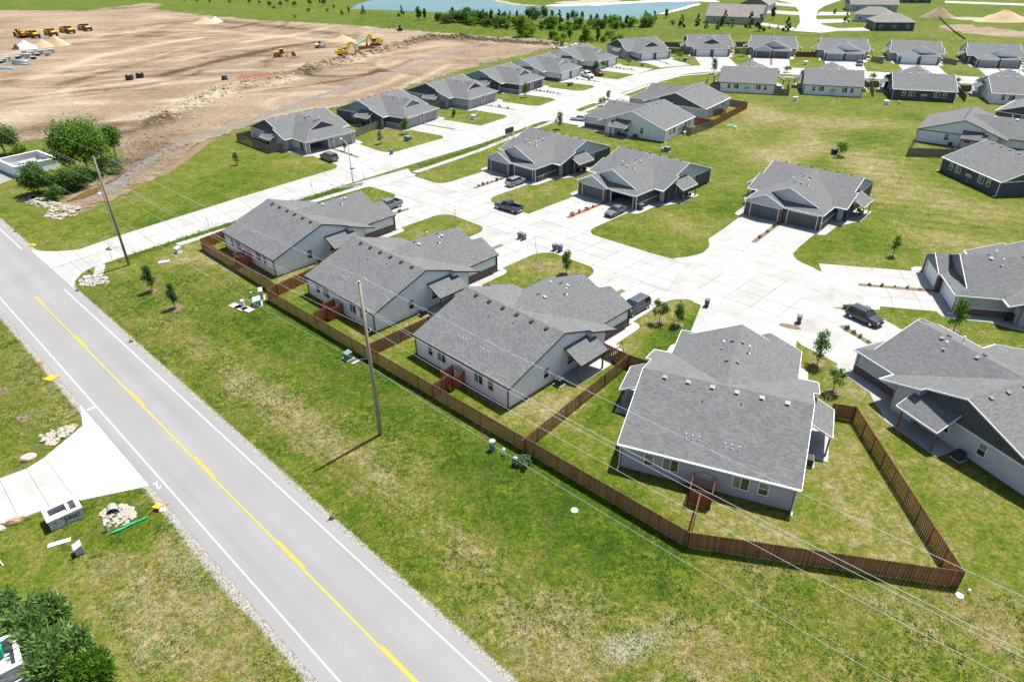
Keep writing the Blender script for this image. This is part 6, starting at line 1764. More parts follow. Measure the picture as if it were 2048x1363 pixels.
def chair(loc, rz, label, mat='black', group=None):
    t = thing('patio_chair', label, 'chair', (loc[0], loc[1], .05), rz, group)
    hpart('seat', 'chs', lambda: MB().box(-.28,.28,-.28,.28,.38,.46), mat, t)
    hpart('backrest', 'chb', lambda: MB().box(-.28,.28,.22,.30,.46,.95), mat, t)
    for a in (-1,1):
        hpart('armrest', f'cha{a}', lambda: MB().box(a*.28-.03,a*.28+.03,-.28,.28,.60,.65), mat, t)
        for b in (-1,1):
            hpart('leg', f'chl{a}{b}', lambda: MB().box(a*.25-.025,a*.25+.025,b*.25-.025,b*.25+.025,0,.6), mat, t)
def table(loc, rz, label, mat='black', r=.55):
    t = thing('patio_table', label, 'table', (loc[0], loc[1], .05), rz)
    MB().cyl((0,0), r, .68, .72, 16).build('table_top', MAT[mat], t)
    for k in range(4):
        a = k*math.pi/2+.78; MB().bar((.35*r*2*math.cos(a)*.8,.35*r*2*math.sin(a)*.8,0),(.3*math.cos(a),.3*math.sin(a),.69),.04,.04).build('leg', MAT[mat], t)
for k, s, nm, items in (('H8',-1,'on the patio of the open garage slate duplex',[(8.9,9.6),(9.8,10.6),(8.8,11.4),(9.7,12.3)]),('H7',-1,'on the patio of the slate duplex with silver crossover',[(8.8,9.8),(9.6,11.0),(8.8,12.2)]),('H12',-1,'on the patio of the white duplex facing the slate ones',[(8.6,9.6),(9.4,9.9),(8.6,11.8)]),('H24',1,'on the fenced patio of the pale grey duplex',[(8.8,6.2),(9.8,7.0),(8.9,9.8),(9.8,11.0),(11.2,8.0),(11.4,9.6)]),('H9',-1,'on the patio of the slate duplex on the circle',[(8.9,10.4),(9.6,11.6)]),('H14',-1,'on the fenced patio of the white duplex',[(9,9.5),(9.8,10.6)]),('H25',1,'on the patio of the slate blue duplex',[(9,10),(9.8,11.4)])):
    for i, (x, y) in enumerate(items):
        chair(hpt(PO[k], (s*x, y)), PO[k][2]+i*1.3, 'dark patio chair '+nm, 'black' if i % 3 else 'cushion', 'patio chairs '+nm)
    table(hpt(PO[k], (s*9.4, (items[0][1]+items[-1][1])/2+.2)), 0, 'round dark patio table '+nm)
# swing seat behind the short fence
t = thing('garden_swing', 'white metal swing seat on the white duplex patio behind the fence', 'swing seat', (12.39,69.54), R(45))
MB().box(-.9,.9,-.25,.25,.40,.46).build('seat', MAT['cab_white'], t); MB().box(-.9,.9,.2,.27,.46,.95).build('backrest', MAT['cab_white'], t)
for s in (-1,1): MB().bar((s*1.0,-.5,0),(s*1.0,0,1.5),.05,.05).bar((s*1.0,.5,0),(s*1.0,0,1.5),.05,.05).build('leg', MAT['machine_dark'], t)

# ------------------------------------------------------------------ utility poles and wires
P1, P2 = (-58.64,97.01), (-13.53,55.25)
PD = (P2[0]-P1[0], P2[1]-P1[1]); PL = math.hypot(*PD); pd = (PD[0]/PL, PD[1]/PL)
P3, P0 = (P2[0]+PD[0]*.98, P2[1]+PD[1]*.98), (P1[0]-PD[0], P1[1]-PD[1])
PH = 17.30
def pole(loc, h, label, extra=True):
    t = thing('utility_pole', label, 'utility pole', loc, math.atan2(pd[1], pd[0]))
    MB().tube([(0,0,-.3),(0,0,h*.5),(0,0,h)], [.21,.17,.12], 12).build('shaft', MAT['pole_wood'], t, True)
    MB().cyl((0,0), .135, h-.02, h+.06, 10).build('cap', MAT['galv'], t)
    for z, L in ((h-.35,.75),(h-3.4,.55),(h-5.4,.5)):
        for s in ((1,-1) if z == h-3.4 else (1,)):
            MB().bar((0,0,z),(0,s*L,z+.12),.05,.05).build('bracket', MAT['galv'], t)
            MB().cyl((0,s*L), .06, z+.10, z+.36, 8, .04).build('insulator', MAT['insulator'], t)
    for k in range(4): MB().tube([(.2,0,z) for z in (0,)]+[(.19,.02*k,2.)], .012, 4).build('ground_wire', MAT['wire'], t) if k == 0 else None
    return t
pole(P2, PH, 'weathered wooden utility pole standing on the verge behind the white duplexes')
MBs = [];
t = thing('street_light', 'silver cobra head street light arm on the verge utility pole', 'street light', (*P2, PH-8.1), math.atan2(pd[1], pd[0]))
MB().tube([(0,0,0),(0,-.9,.35),(0,-1.3,.4)], .035, 6).build('arm', MAT['galv'], t)
MB().loft([[(-.12,-1.2,.36),(.12,-1.2,.36),(.12,-1.2,.46),(-.12,-1.2,.46)],[(-.18,-1.7,.34),(.18,-1.7,.34),(.18,-1.7,.48),(-.18,-1.7,.48)],[(-.1,-2.05,.36),(.1,-2.05,.36),(.1,-2.05,.44),(-.1,-2.05,.44)]]).build('lamp_head', MAT['cab_white'], t)
pole(P1, PH*.97, 'weathered wooden utility pole at the street corner by the rock lined culvert')
# steel light mast fixed beside the corner pole
a0, a1 = P1, PH*.97
t = thing('steel_mast', 'pale steel lamp mast strapped beside the corner utility pole', 'lamp post', (P1[0]-.75, P1[1]+.55, 0), math.atan2(pd[1], pd[0]))
MB().tube([(0,0,5.2),(0,0,13.2)], [.09,.07], 8).build('shaft', MAT['galv'], t)
MB().bar((0,0,6.),(.9,-.2,6.),.06,.06).bar((0,0,12.8),(.9,-.2,12.8),.06,.06).build('strap', MAT['galv'], t)
MB().tube([(0,0,10.6),(-1.0,0,10.9)], .03, 5).build('arm', MAT['galv'], t)
MB().box(-1.6,-.9,-.15,.15,10.85,10.98).build('lamp_head', MAT['cab_white'], t)
def wire(a, b, za, zb, sag, label, r=.022, off=0., offb=None):
    n = 22; pn = (-pd[1], pd[0]); offb = off if offb is None else offb
    pts = []
    for k in range(n+1):
        u = k/n; o = off+(offb-off)*u
        pts.append((a[0]+(b[0]-a[0])*u+pn[0]*o, a[1]+(b[1]-a[1])*u+pn[1]*o, za+(zb-za)*u-sag*4*u*(1-u)))
    o = MB().tube(pts, r, 5).build('power_line', MAT['wire'])
    return tag(o, label, 'power line', 'overhead lines along the verge')
for nm, a, b in (('beyond the corner pole', P0, P1), ('between the two poles', P1, P2), ('past the verge pole', P2, P3)):
    wire(a, b, PH, PH, .55, 'topmost overhead line '+nm, .012, .72)
    wire(a, b, PH-3.05, PH-3.05, .65, 'upper strand of the paired middle overhead lines '+nm, .013, .60)
    wire(a, b, PH-3.15, PH-3.15, .85, 'lower strand of the paired middle overhead lines '+nm, .012, .45)
    wire(a, b, PH-5.05, PH-5.05, .75, 'second lowest overhead line '+nm, .011, .5)
    wire(a, b, PH-9.2, PH-9.2, .85, 'lowest overhead communication line '+nm, .009, .1)

# ------------------------------------------------------------------ street lamps and signs
def lamp(loc, h, rz, label):
    t = thing('street_lamp', label, 'street lamp', loc, rz)
    MB().tube([(0,0,0),(0,0,h*.6),(0,0,h)], [.10,.075,.055], 10).build('mast', MAT['galv'], t)
    MB().cyl((0,0),.17,0,.25,10,.12).build('base', MAT['galv'], t)
    MB().tube([(0,0,h-.05),(.6,0,h+.45),(1.4,0,h+.75),(2.3,0,h+.82)], [.055,.045,.04,.035], 7).build('arm', MAT['galv'], t)
    MB().loft([[(2.2,-.10,h+.76),(2.2,.10,h+.76),(2.2,.10,h+.87),(2.2,-.10,h+.87)],[(2.55,-.16,h+.74),(2.55,.16,h+.74),(2.55,.16,h+.90),(2.55,-.16,h+.90)],[(2.95,-.07,h+.78),(2.95,.07,h+.78),(2.95,.07,h+.84),(2.95,-.07,h+.84)]]).build('lamp_head', MAT['cab_white'], t)
    return t
lamp((-31.33,134.38), 8.31-.8, R(130), 'tall curved steel street lamp at the corner by the tan minivan')
lamp((64.65,261.47), 8.25-.8, R(10), 'tall steel street lamp at the bend before white garage doors')
def sign_post(t, h, r=.03): MB().cyl((0,0), r, 0, h, 6).build('post', MAT['galv'], t)
t = thing('stop_sign', 'red octagonal stop sign at the lawn corner', 'stop sign', (-18.85,140.87), R(-130))
sh = 1.63
sign_post(t, sh+.35)
oc = [(.02, .38*math.cos(R(22.5+45*k)), sh+.38*math.sin(R(22.5+45*k))) for k in range(8)]
mb = MB(); k = 0; mb.loft([oc, [(p[0]+.02,p[1],p[2]) for p in oc]]); mb.build('plate', MAT['sign_red'], t)
wr = [(.042+.000, .36*math.cos(R(22.5+45*k)), sh+.36*math.sin(R(22.5+45*k))) for k in range(8)]
wi = [(.042, .33*math.cos(R(22.5+45*k)), sh+.33*math.sin(R(22.5+45*k))) for k in range(8)]
mb = MB()
for k in range(8): mb.poly([wr[k], wr[(k+1)%8], wi[(k+1)%8], wi[k]])
mb.build('border', MAT['trim_white'], t)
def text(name, s, size, loc, rot, mat, parent, extr=.004, align='CENTER'):
    c = bpy.data.curves.new(name, 'FONT'); c.body = s; c.size = size; c.extrude = extr; c.align_x = align; c.align_y = 'CENTER'
    tmp = bpy.data.objects.new('tmp', c); COL.objects.link(tmp)
    dg = bpy.context.evaluated_depsgraph_get(); me = bpy.data.meshes.new_from_object(tmp.evaluated_get(dg))
    bpy.data.objects.remove(tmp)
    o = bpy.data.objects.new(name, me); COL.objects.link(o); me.materials.clear(); me.materials.append(MAT[mat])
    o.parent = parent; o.location = loc; o.rotation_euler = rot
    return o
text('lettering', 'STOP', .26, (.046,0,sh), (R(90),0,R(90)), 'trim_white', t)
def street_sign(loc, h, rz, label):
    t = thing('street_name_sign', label, 'street sign', loc, rz)
    sign_post(t, h)
    MB().box(-.5,.5,-.012,.012,h,h+.22).build('blade', MAT['sign_green'], t)
    MB().box(-.012,.012,-.45,.45,h+.24,h+.46).build('blade', MAT['sign_green'], t)
street_sign((-61.67,98.19), 2.02, R(-5), 'green street name sign beside the corner utility pole')
t = street_sign(((-31.33,134.38)[0]+.25, (-31.33,134.38)[1]-.1), 2.9, R(10), 'green street name sign clamped by the curved street lamp')
# striped hazard marker by the culvert
t = thing('hazard_marker', 'yellow and black striped hazard marker by the culvert', 'marker sign', (-83.88,117.48), R(-135))
sign_post(t, 1.0)
MB().box(.02,.04,-.16,.16,.75,1.55).build('plate', MAT['sign_yellow'], t)
mb = MB()
for k in range(4): mb.poly([(.043,-.16,.78+.2*k),(.043,.16,.92+.2*k),(.043,.16,1.00+.2*k),(.043,-.16,.86+.2*k)])
mb.build('stripe', MAT['black'], t)
# cluster mailboxes
t = thing('cluster_mailbox', 'brown cluster mailboxes on red posts beside the street', 'mailbox', (0.06,168.96), R(-128))
MB().box(-1.6,1.6,-.4,.4,0,.06).build('pad', MAT['concrete'], t)
for i in range(3):
    x = -1.0+i
    MB().box(x-.42,x+.42,-.22,.22,.55,1.75).build('cabinet', MAT['trim_brown'], t)
    MB().box(x-.09,x+.09,-.09,.09,.06,.56).build('pedestal', MAT['fence_red'], t)
    for r_ in range(4):
        for c_ in range(2): MB().box(x-.38+.39*c_,x-.01+.39*c_,.222,.235,.60+.28*r_,.85+.28*r_).build('door', MAT['trim_brown'], t)

# ------------------------------------------------------------------ cabinets, pedestals, pads
def cabinet(loc, w_, d_, h, rz, mat, label, pad=True, slope=0., cat='utility cabinet'):
    t = thing('utility_cabinet', label, cat, loc, rz, 'ground utility cabinets')
    if pad: MB().box(-w_/2-.18,w_/2+.18,-d_/2-.18,d_/2+.18,0,.10).build('pad', MAT['concrete'], t)
    MB().loft([[(-w_/2,-d_/2,.10),(w_/2,-d_/2,.10),(w_/2,d_/2,.10),(-w_/2,d_/2,.10)],[(-w_/2,-d_/2,h-slope),(w_/2,-d_/2,h-slope),(w_/2,d_/2,h),(-w_/2,d_/2,h)]]).build('body', MAT[mat], t)
    MB().loft([[(-w_/2-.03,-d_/2-.03,h-slope-.02),(w_/2+.03,-d_/2-.03,h-slope-.02),(w_/2+.03,d_/2+.03,h-.02),(-w_/2-.03,d_/2+.03,h-.02)],[(-w_/2-.03,-d_/2-.03,h-slope+.05),(w_/2+.03,-d_/2-.03,h-slope+.05),(w_/2+.03,d_/2+.03,h+.05),(-w_/2-.03,d_/2+.03,h+.05)]]).build('lid', MAT[mat], t)
    MB().box(-.015,.015,-d_/2-.015,-d_/2,.16,h-slope-.06).build('door_seam', MAT['black'], t)
    return t
def pedestal(loc, r, h, mat, label, capm=None):
    t = thing('utility_pedestal', label, 'pedestal', loc, 0, 'ground utility pedestals')
    MB().cyl((0,0), r, 0, h, 8).build('body', MAT[mat], t)
    MB().cyl((0,0), r*1.12, h, h+.05, 8, r*.8).build('cap', MAT[capm or mat], t)
    return t
v45 = R(-45)
cabinet((-19.59,69.58), .85, .75, .95, R(-45), 'cab_green', 'grey green transformer box behind the middle white duplex fence', slope=.12)
cabinet((-34.78,83.59), 1.5, 1.0, .95, R(-70), 'cab_sage', 'sage green transformer among pale pads by the fence step', slope=.15)
cabinet((-34.74,85.49), 1.3, .5, 1.35, R(-70), 'cab_grey', 'tall grey telecom cabinet leaning on pale pads by the fence step')
pedestal((-36.53,83.06), .26, 1.0, 'cab_white', 'white square pedestal beside the sage transformer')
pedestal((-36.29,85.98), .16, .7, 'cab_grey', 'short grey pedestal behind the sage transformer')
pedestal((-34.59,84.31), .12, .9, 'cab_grey', 'thin grey pedestal between transformer and telecom cabinet')
for i, (a, lab) in enumerate((((-36.73,82.64),'pale concrete pad beside the white square pedestal'),((-35.64,82.19),'pale concrete pad in front of the sage transformer'),((-37.68,83.24),'pale concrete pad farthest from the fence step'))):
    o = MB().box(-.9,.9,-.55,.55,0,.09).build('concrete_pad', MAT['concrete'], None); at(o, a, R(-35)); tag(o, lab, 'concrete pad')
pedestal((-2.07,52.61), .30, 1.15, 'cab_green', 'tall teal green pedestal in front of the long fence', 'cab_sage')
pedestal((-0.93,51.84), .13, .75, 'cab_white', 'thin white pedestal in front of the long fence')
pedestal((0.18,50.72), .18, .6, 'cab_grey', 'grey pedestal half hidden by the round shrub', 'cab_white')
cabinet((-52.85,101.48), .8, .7, .9, R(-30), 'cab_white', 'white utility box at the end of the sidewalk', slope=.1)
o = MB().box(-.8,.8,-.5,.5,0,.10).box(-.35,.35,-.3,.3,.10,.14).build('vault_lid', MAT['concrete']); at(o, (-53.66,97.94), R(20)); tag(o, 'small flat concrete vault lid on the corner verge', 'vault lid')
cabinet((-36.26,40.26), .78, .62, .95, R(-50), 'cab_grey', 'pale green grey utility box on the near lawn', False, .25)
o = MB().box(-.85,.85,-.22,.22,0,.07).build('vault_lid', MAT['cab_white']); at(o, (-38.56,41.33), R(25)); tag(o, 'flat white vault lid beside the utility box on the near lawn', 'vault lid')
pedestal((-35.12,42.61), .13, .75, 'cab_sage', 'grey green pipe pedestal at the end of the green sock')
o = MB().cyl((0,0), .32, 0, .05, 16).build('manhole_cover', MAT['cab_white']); at(o, (5.32,44.29)); tag(o, 'small white round cover on the verge', 'cover')
o = MB().cyl((0,0), .28, 0, .07, 12).build('manhole_cover', MAT['cab_white']); at(o, (34.02,34.79)); tag(o, 'white round cover just outside the pointed fence corner', 'cover')
pedestal((34.89,35.10), .10, .30, 'cab_white', 'stubby white marker beside the pointed fence corner')
cabinet((70.98,149.78), 1.1, .9, 1.0, R(10), 'machine_dark', 'dark utility box under the lone field tree')
cabinet((35.16,153.37), 1.3, .9, 1.0, R(-45), 'cab_green', 'dark green transformer behind the open garage slate duplex')
pedestal((33.98,153.04), .3, .9, 'cab_sage', 'sage pedestal beside the dark green transformer')
cabinet((80.90,201.49), 1.1, .9, .95, R(-20), 'cab_white', 'white topped box on the lawn behind the white duplexes')
cabinet((103.81,195.50), 1.2, 1.0, .95, R(-20), 'cab_white', 'white box on the lawn behind the slate duplex')
pedestal((107.01,195.01), .28, .9, 'cab_grey', 'grey pedestal behind the slate duplex')
cabinet((-24.10,165.27), 1.8, .9, 1.0, R(-45), 'cab_green', 'long dark green transformer before the slate blue duplex')
pedestal((-24.63,165.73), .18, .6, 'cab_sage', 'short pedestal beside the long dark green transformer')
cabinet((-9.32,185.21), 1.2, .9, 1.0, R(-45), 'cab_white', 'white box on the lawn before the mid grey duplex')
pedestal((-8.57,186.23), .3, 1.2, 'cab_sage', 'sage pedestal beside the white lawn box')
cabinet((19.02,225.45), 1.2, .9, 1.0, R(-45), 'cab_green', 'green box on the lawn before the white pickup')
pedestal((19.80,225.39), .3, 1.2, 'cab_sage', 'sage pedestal beside the green lawn box')
cabinet((47.27,257.83), 1.2, .9, 1.0, R(-20), 'cab_sage', 'sage box on the lawn at the street bend')
cabinet((64.07,266.09), 1.4, .9, 1.1, R(-20), 'cab_green', 'dark green transformer beside the far lamp')
cabinet((104.03,256.04), 1.3, 1., 1.1, R(-20), 'cab_white', 'white box on the lawn by the drive with parked car')
o = MB().box(-1.2,1.2,-.4,.4,0,.06).build('vault_lid', MAT['teal']); at(o, (55.35,175.09), R(20)); tag(o, 'pale teal flat lid on the mown field', 'vault lid')
pedestal((55.52,171.70), .3, .6, 'cab_white', 'white capped pedestal on the mown field')
pedestal((42.03,166.85), .3, .8, 'cab_white', 'white topped pedestal at the grey fence end')
pedestal((57.51,169.72), .06, 1.5, 'cab_white', 'thin white marker post on the mown field')
# street storm grates by the drives
for i, p in enumerate([(-26.93,132.53),(-20.26,138.80)]):
    o = MB().box(-.9,.9,-.7,.7,0,.10).box(-.4,.4,-.3,.3,.10,.12).build('storm_inlet', MAT['concrete_grey']); at(o, p, R(45)); tag(o, ['concrete storm inlet at the corner with the bare sapling','concrete storm inlet at the stop sign corner'][i], 'storm inlet')
# oval bed on the circle
n = 16; op = [(1.35*math.cos(6.283*k/n), .5*math.sin(6.283*k/n)) for k in range(n)]
o = MB().prism(op, .004, .06).build('oval_bed', MAT['mulch']); at(o, (35.39,75.73), R(-28)); tag(o, 'oval mulch bed set in the concrete near the grey bin', 'planting bed')
o = MB().prism([(-1.9,-.1),(0,-.5),(1.9,-.55),(1.9,.2),(0,.3)], .004, .06).build('corner_bed', MAT['mulch']); at(o, (44.60,80.23), R(-12)); tag(o, 'pointed mulch bed behind the black crossover', 'planting bed')
for i, p in enumerate([(44.99,80.36),(47.04,80.02),(44.17,80.31)]):
    tree(p, .6, .9, 'grassy tuft in the pointed bed behind the black crossover', 'leaf_mid', 'bush', 90, .22, 300+i, 'tufts in the pointed bed', 'grass_tuft', .02, key='strip%d' % i, spiky=True, nc=6, cat='plant')

# ------------------------------------------------------------------ roadwork things
def delineator(loc, label):
    t = thing('delineator_post', label, 'traffic delineator', loc, 0, 'orange delineators along the road edge')
    hpart('base', 'dlb', lambda: MB().cyl((0,0),.26,0,.09,8,.20), 'rubber', t)
    hpart('post', 'dlp', lambda: MB().cyl((0,0),.07,.09,1.05,10,.055), 'orange', t)
    for k, z in enumerate((.55,.78)):
        q = hpart('band', 'dlw', lambda: MB().cyl((0,0),.075,0,.13,10), 'trim_white', t); q.location.z = z
    hpart('handle', 'dlh', lambda: MB().tube([(-.06,0,1.05),(-.06,0,1.16),(.06,0,1.16),(.06,0,1.05)], .018, 5), 'orange', t)
delineator((-84.79,111.25), 'orange delineator up the road beyond the street mouth')
delineator((-62.07,88.57), 'orange delineator at the kerb return of the street mouth')
delineator((-47.75,74.21), 'orange delineator on the gravel beside the verge, between street mouth and pole')
delineator((-16.03,43.72), 'orange delineator on the gravel edge across from the numbered stone box')
t = thing('sandbag', 'slumped orange sandbag at the street mouth', 'sandbag', (-78.27,105.09), R(20))
MB().loft([[(-.6,-.2,0),(-.6,.2,0),(-.6,.15,.08),(-.6,-.15,.08)],[(-.3,-.35,0),(-.3,.35,0),(-.3,.25,.22),(-.3,-.25,.22)],[(.3,-.32,0),(.3,.32,0),(.3,.22,.2),(.3,-.22,.2)],[(.6,-.2,0),(.6,.2,0),(.6,.12,.07),(.6,-.12,.07)]]).build('bag', MAT['orange_yellow'], t); MB().box(-.03,.03,-.3,.3,.18,.25).build('tie', MAT['orange'], t)
# fallen diamond sign
t = thing('fallen_sign', 'orange diamond warning sign lying flat by the road edge', 'warning sign', (*(-53.25,66.27), .08), R(20))
t.rotation_euler.x = R(6)
mb = MB().prism([(-.9,0),(0,-.62),(.9,0),(0,.62)], 0, .02); mb.build('plate', MAT['orange_yellow'], t)
mb = MB()
for a, b in (((-.82,0),(0,-.56)),((0,-.56),(.82,0)),((.82,0),(0,.56)),((0,.56),(-.82,0))): mb.bar((*a,.024),(*b,.024),.05,.004)
mb.bar((-.35,0,.024),(.35,0,.024),.08,.004); mb.build('border', MAT['orange'], t)
MB().bar((-.9,.1,-.03),(.9,.1,-.03),.04,.04).bar((0,-.7,-.03),(0,.7,-.03),.04,.04).build('stand', MAT['galv'], t)
o = mound('clay_lump', (-56.45,69.51), .5, .35, .22, 'red_soil', 'small orange clay lump beside the road edge', 'clay lump', 0, 31)
# collapsed sign stand with white bag
t = thing('sign_stand', 'collapsed orange sign stand with a white sandbag by the drive', 'sign stand', (-31.82,45.16), R(15))
for k in range(4):
    a = k*math.pi/2+.5; MB().bar((0,0,.35),(1.0*math.cos(a),1.0*math.sin(a),.03),.05,.04).build('leg', MAT['orange'], t)
MB().prism([(-.45,-.05),(.1,-.4),(.5,.1),(0,.35)], .36, .40).build('panel', MAT['orange_yellow'], t)
MB().loft([[(.1,-.5,0),(.6,-.5,0),(.55,-.5,.1),(.15,-.5,.1)],[(.05,-.3,0),(.7,-.3,0),(.6,-.3,.25),(.15,-.3,.25)],[(.1,-.05,0),(.6,-.05,0),(.55,-.05,.12),(.15,-.05,.12)]]).build('sandbag', MAT['cab_white'], t)
# green erosion sock
pts = resample([(-34.68,42.15),(-33.90,42.76),(-33.13,43.44),(-32.26,44.14)], .4)
mb = MB().tube([(p[0],p[1],.10+.02*math.sin(i*1.7)) for i, p in enumerate(pts)], [.05]+[.10+.03*math.sin(i*2.1) for i in range(len(pts)-2)]+[.05], 8)
tag(mb.build('erosion_sock', MAT['sock_green'], None, True), 'bright green erosion sock lying below the rock apron', 'erosion sock')

# rocks
def rock_mesh(seed):
    bm = bmesh.new(); bmesh.ops.create_icosphere(bm, subdivisions=1, radius=1)
    for v in bm.verts: v.co *= 1+.45*mnoise.noise(v.co*1.3+Vector((seed*7.1,0,0)))
    me = bpy.data.meshes.new('rock'); bm.to_mesh(me); bm.free(); me.materials.append(None); return me
ROCKS = [rock_mesh(i) for i in range(6)]
def rocks(poly, n, r0, r1, label, seed, mat='riprap', group=None, name='riprap'):
    rng = random.Random(seed)
    cx = sum(p[0] for p in poly)/len(poly); cy = sum(p[1] for p in poly)/len(poly)
    t = thing(name, label, 'rocks', (cx, cy, 0))
    xs = [p[0] for p in poly]; ys = [p[1] for p in poly]; k = 0; tries = 0
    while k < n and tries < n*30:
        tries += 1
        p = (rng.uniform(min(xs), max(xs)), rng.uniform(min(ys), max(ys)))
        if not inside(p, poly): continue
        r = rng.uniform(r0, r1)*(.7+.6*rng.random())
        o = bpy.data.objects.new('stone', ROCKS[k % 6]); COL.objects.link(o); o.parent = t
        o.material_slots[0].link = 'OBJECT'; o.material_slots[0].material = MAT[mat]
        o.location = (p[0]-cx, p[1]-cy, r*.15); o.scale = (r*rng.uniform(.8,1.3), r*rng.uniform(.8,1.3), r*rng.uniform(.5,.8)); o.rotation_euler = (rng.uniform(-.3,.3), rng.uniform(-.3,.3), rng.uniform(0,6.28))
        k += 1
    return t
rocks([(-36.96,44.71),(-36.39,45.18),(-34.56,45.77),(-33.58,44.70),(-33.51,43.51),(-34.52,42.89),(-35.44,43.25)], 170, .10, .24, 'apron of pale rocks below the culvert by the numbered stone box', 1)
rocks([(-63.89,92.00),(-63.09,93.31),(-60.83,93.24),(-59.12,92.18),(-58.75,90.53),(-60.91,89.80),(-62.56,90.16)], 220, .12, .28, 'apron of pale rocks by the culvert at the street mouth', 2)
rocks([(-48.58,55.67),(-47.38,56.46),(-46.18,57.59),(-45.47,57.74),(-45.54,55.93),(-46.47,53.75)], 130, .12, .30, 'loose pale rocks along the drive edge', 3)
rocks([(-93.63,126.59),(-92.71,129.06),(-88.44,127.49),(-83.69,124.06),(-81.02,123.43),(-78.20,121.25),(-78.25,118.25),(-80.82,116.41),(-83.19,117.46),(-85.05,121.51),(-90.23,124.84)], 230, .16, .42, 'ring of pale rocks round the culvert pool', 4)
rocks([(16.97,300.31),(21.51,307.74),(31.00,309.60),(33.55,304.06),(26.91,298.20),(18.69,295.15)], 70, .35, .8, 'white rubble at the lot edge below the lime bushes', 5)
def boulder(loc, sx, sy, sz, rz, mat, label, seed):
    bm = bmesh.new(); bmesh.ops.create_icosphere(bm, subdivisions=3, radius=1)
    for v in bm.verts:
        v.co *= 1+.28*mnoise.noise(v.co*1.1+Vector((seed*5.3,0,0)))+.10*mnoise.noise(v.co*3.2+Vector((0,seed,0)))
        v.co.x *= sx; v.co.y *= sy; v.co.z = max(-.2, v.co.z)*sz
    me = bpy.data.meshes.new('boulder'); bm.to_mesh(me); bm.free()
    o = obj('boulder', me, MAT[mat]); at(o, (*loc, sz*.25), rz); return tag(o, label, 'boulder')
boulder((-47.65,52.19), .75, .48, .42, R(35), 'boulder_pink', 'pale pinkish boulder on the lawn above the drive', 1)
boulder((-43.70,43.81), .85, .40, .50, R(25), 'boulder', 'tan layered boulder on the lawn edge below the drive', 2)
boulder((-44.67,42.84), .6, .4, .35, R(10), 'boulder_pink', 'small pale boulder at the drive edge beyond the tan one', 3)
# culvert pipes with flared ends
def culvert(loc, rz, r, label, mat='galv'):
    t = thing('culvert_pipe', label, 'culvert', loc, rz)
    n = 14; mb = MB()
    sec = lambda x, rr, z: [(x, rr*math.cos(math.pi*2*k/n), z+rr*math.sin(math.pi*2*k/n)) for k in range(n)]
    mb.loft([sec(-.5,r,r*.35), sec(0,r,r*.35), sec(.45,r*1.25,r*.35)], cap=False)
    mb.loft([sec(-.5,r*.88,r*.35), sec(0,r*.88,r*.35), sec(.45,r*1.15,r*.35)], cap=False)
    mb.build('pipe', MAT[mat], t, True)
    MB().tube([(-.45,0,r*.35),(-.4,0,r*.35)], r*.86, 14).build('bore_shade', MAT['black'], t)  # black disc stands in for the shade deep inside the open pipe
culvert((-35.77,44.93), R(-60), .42, 'corrugated culvert end above the near rock apron')
culvert((-62.58,92.45), R(-150), .38, 'dark culvert end beside the stub walk')
culvert((-91.25,127.88), R(-60), .45, 'round culvert end above the muddy pool')

# ------------------------------------------------------------------ stone box with street number
def stone_box(a, b, depth, h, label, inner=True):
    """open box: front runs a to b on the ground, depth goes back from it"""
    rz = ang(a, b); L = dist(a, b)
    t = thing('stone_planter', label, 'planter', a, rz)
    w_ = .26
    MB().box(0,L,0,w_,-.1,h).build('front_wall', MAT['ledge_stone'], t)
    MB().box(0,L,depth-w_,depth,-.1,h).build('back_wall', MAT['ledge_stone'], t)
    MB().box(0,w_,w_,depth-w_,-.1,h).build('side_wall', MAT['ledge_stone'], t); MB().box(L-w_,L,w_,depth-w_,-.1,h).build('side_wall', MAT['ledge_stone'], t)
    MB().box(-.05,L+.05,-.05,w_+.03,h,h+.10).build('cap_stone', MAT['cap_stone'], t)
    MB().box(-.05,L+.05,depth-w_-.03,depth+.05,h,h+.10).build('cap_stone', MAT['cap_stone'], t)
    MB().box(-.05,w_+.03,w_+.032,depth-w_-.032,h,h+.10).build('cap_stone', MAT['cap_stone'], t)
    MB().box(L-w_-.03,L+.05,w_+.032,depth-w_-.032,h,h+.10).build('cap_stone', MAT['cap_stone'], t)
    if inner:
        MB().box(L*.62,L*.62+.22,w_,depth-w_,-.1,h-.02).build('partition', MAT['cap_stone'], t)
        MB().box(w_,L*.62,depth*.46,depth*.46+.22,-.1,h-.25).build('partition', MAT['cap_stone'], t)
        MB().box(w_,L-w_,w_,depth-w_,-.05,.12).build('floor', MAT['dark_soil'], t)
    return t, L
t, L_ = stone_box((-39.90,42.58), (-37.93,44.36), 1.9, 1.05, 'grey stone box with white capstones and the number 5800')
text('number', '5800', .62, (L_*.66,-.014,.60), (R(90),0,0), 'black', t, .012)
t, L_ = stone_box((-36.04,27.89), (-34.15,29.36), 3.2, 1.15, 'grey stone box with white capstones holding a green bin', False)
MB().box(.3,L_-.3,.3,2.9,-.05,.06).build('floor', MAT['concrete_new'], t)
t2 = thing('green_bin', 'teal green bin inside the stone box', 'bin', (*(-37.19,30.75), .06), R(25))
MB().loft([[(-.5,-.4,0),(.5,-.4,0),(.5,.4,0),(-.5,.4,0)],[(-.6,-.5,.9),(.6,-.5,.9),(.6,.5,.9),(-.6,.5,.9)]]).build('body', MAT['teal'], t2); MB().box(-.62,.62,-.52,.52,.9,.98).build('lid', MAT['teal'], t2)
o = MB().prism([(-35.80,28.31),(-34.77,28.88),(-33.63,29.61),(-31.67,28.29),(-32.66,27.07)], .002, .06).build('paving_patch', MAT['concrete_grey']); tag(o, 'pale paving patch in front of the stone box with the bin', None, None, 'structure')
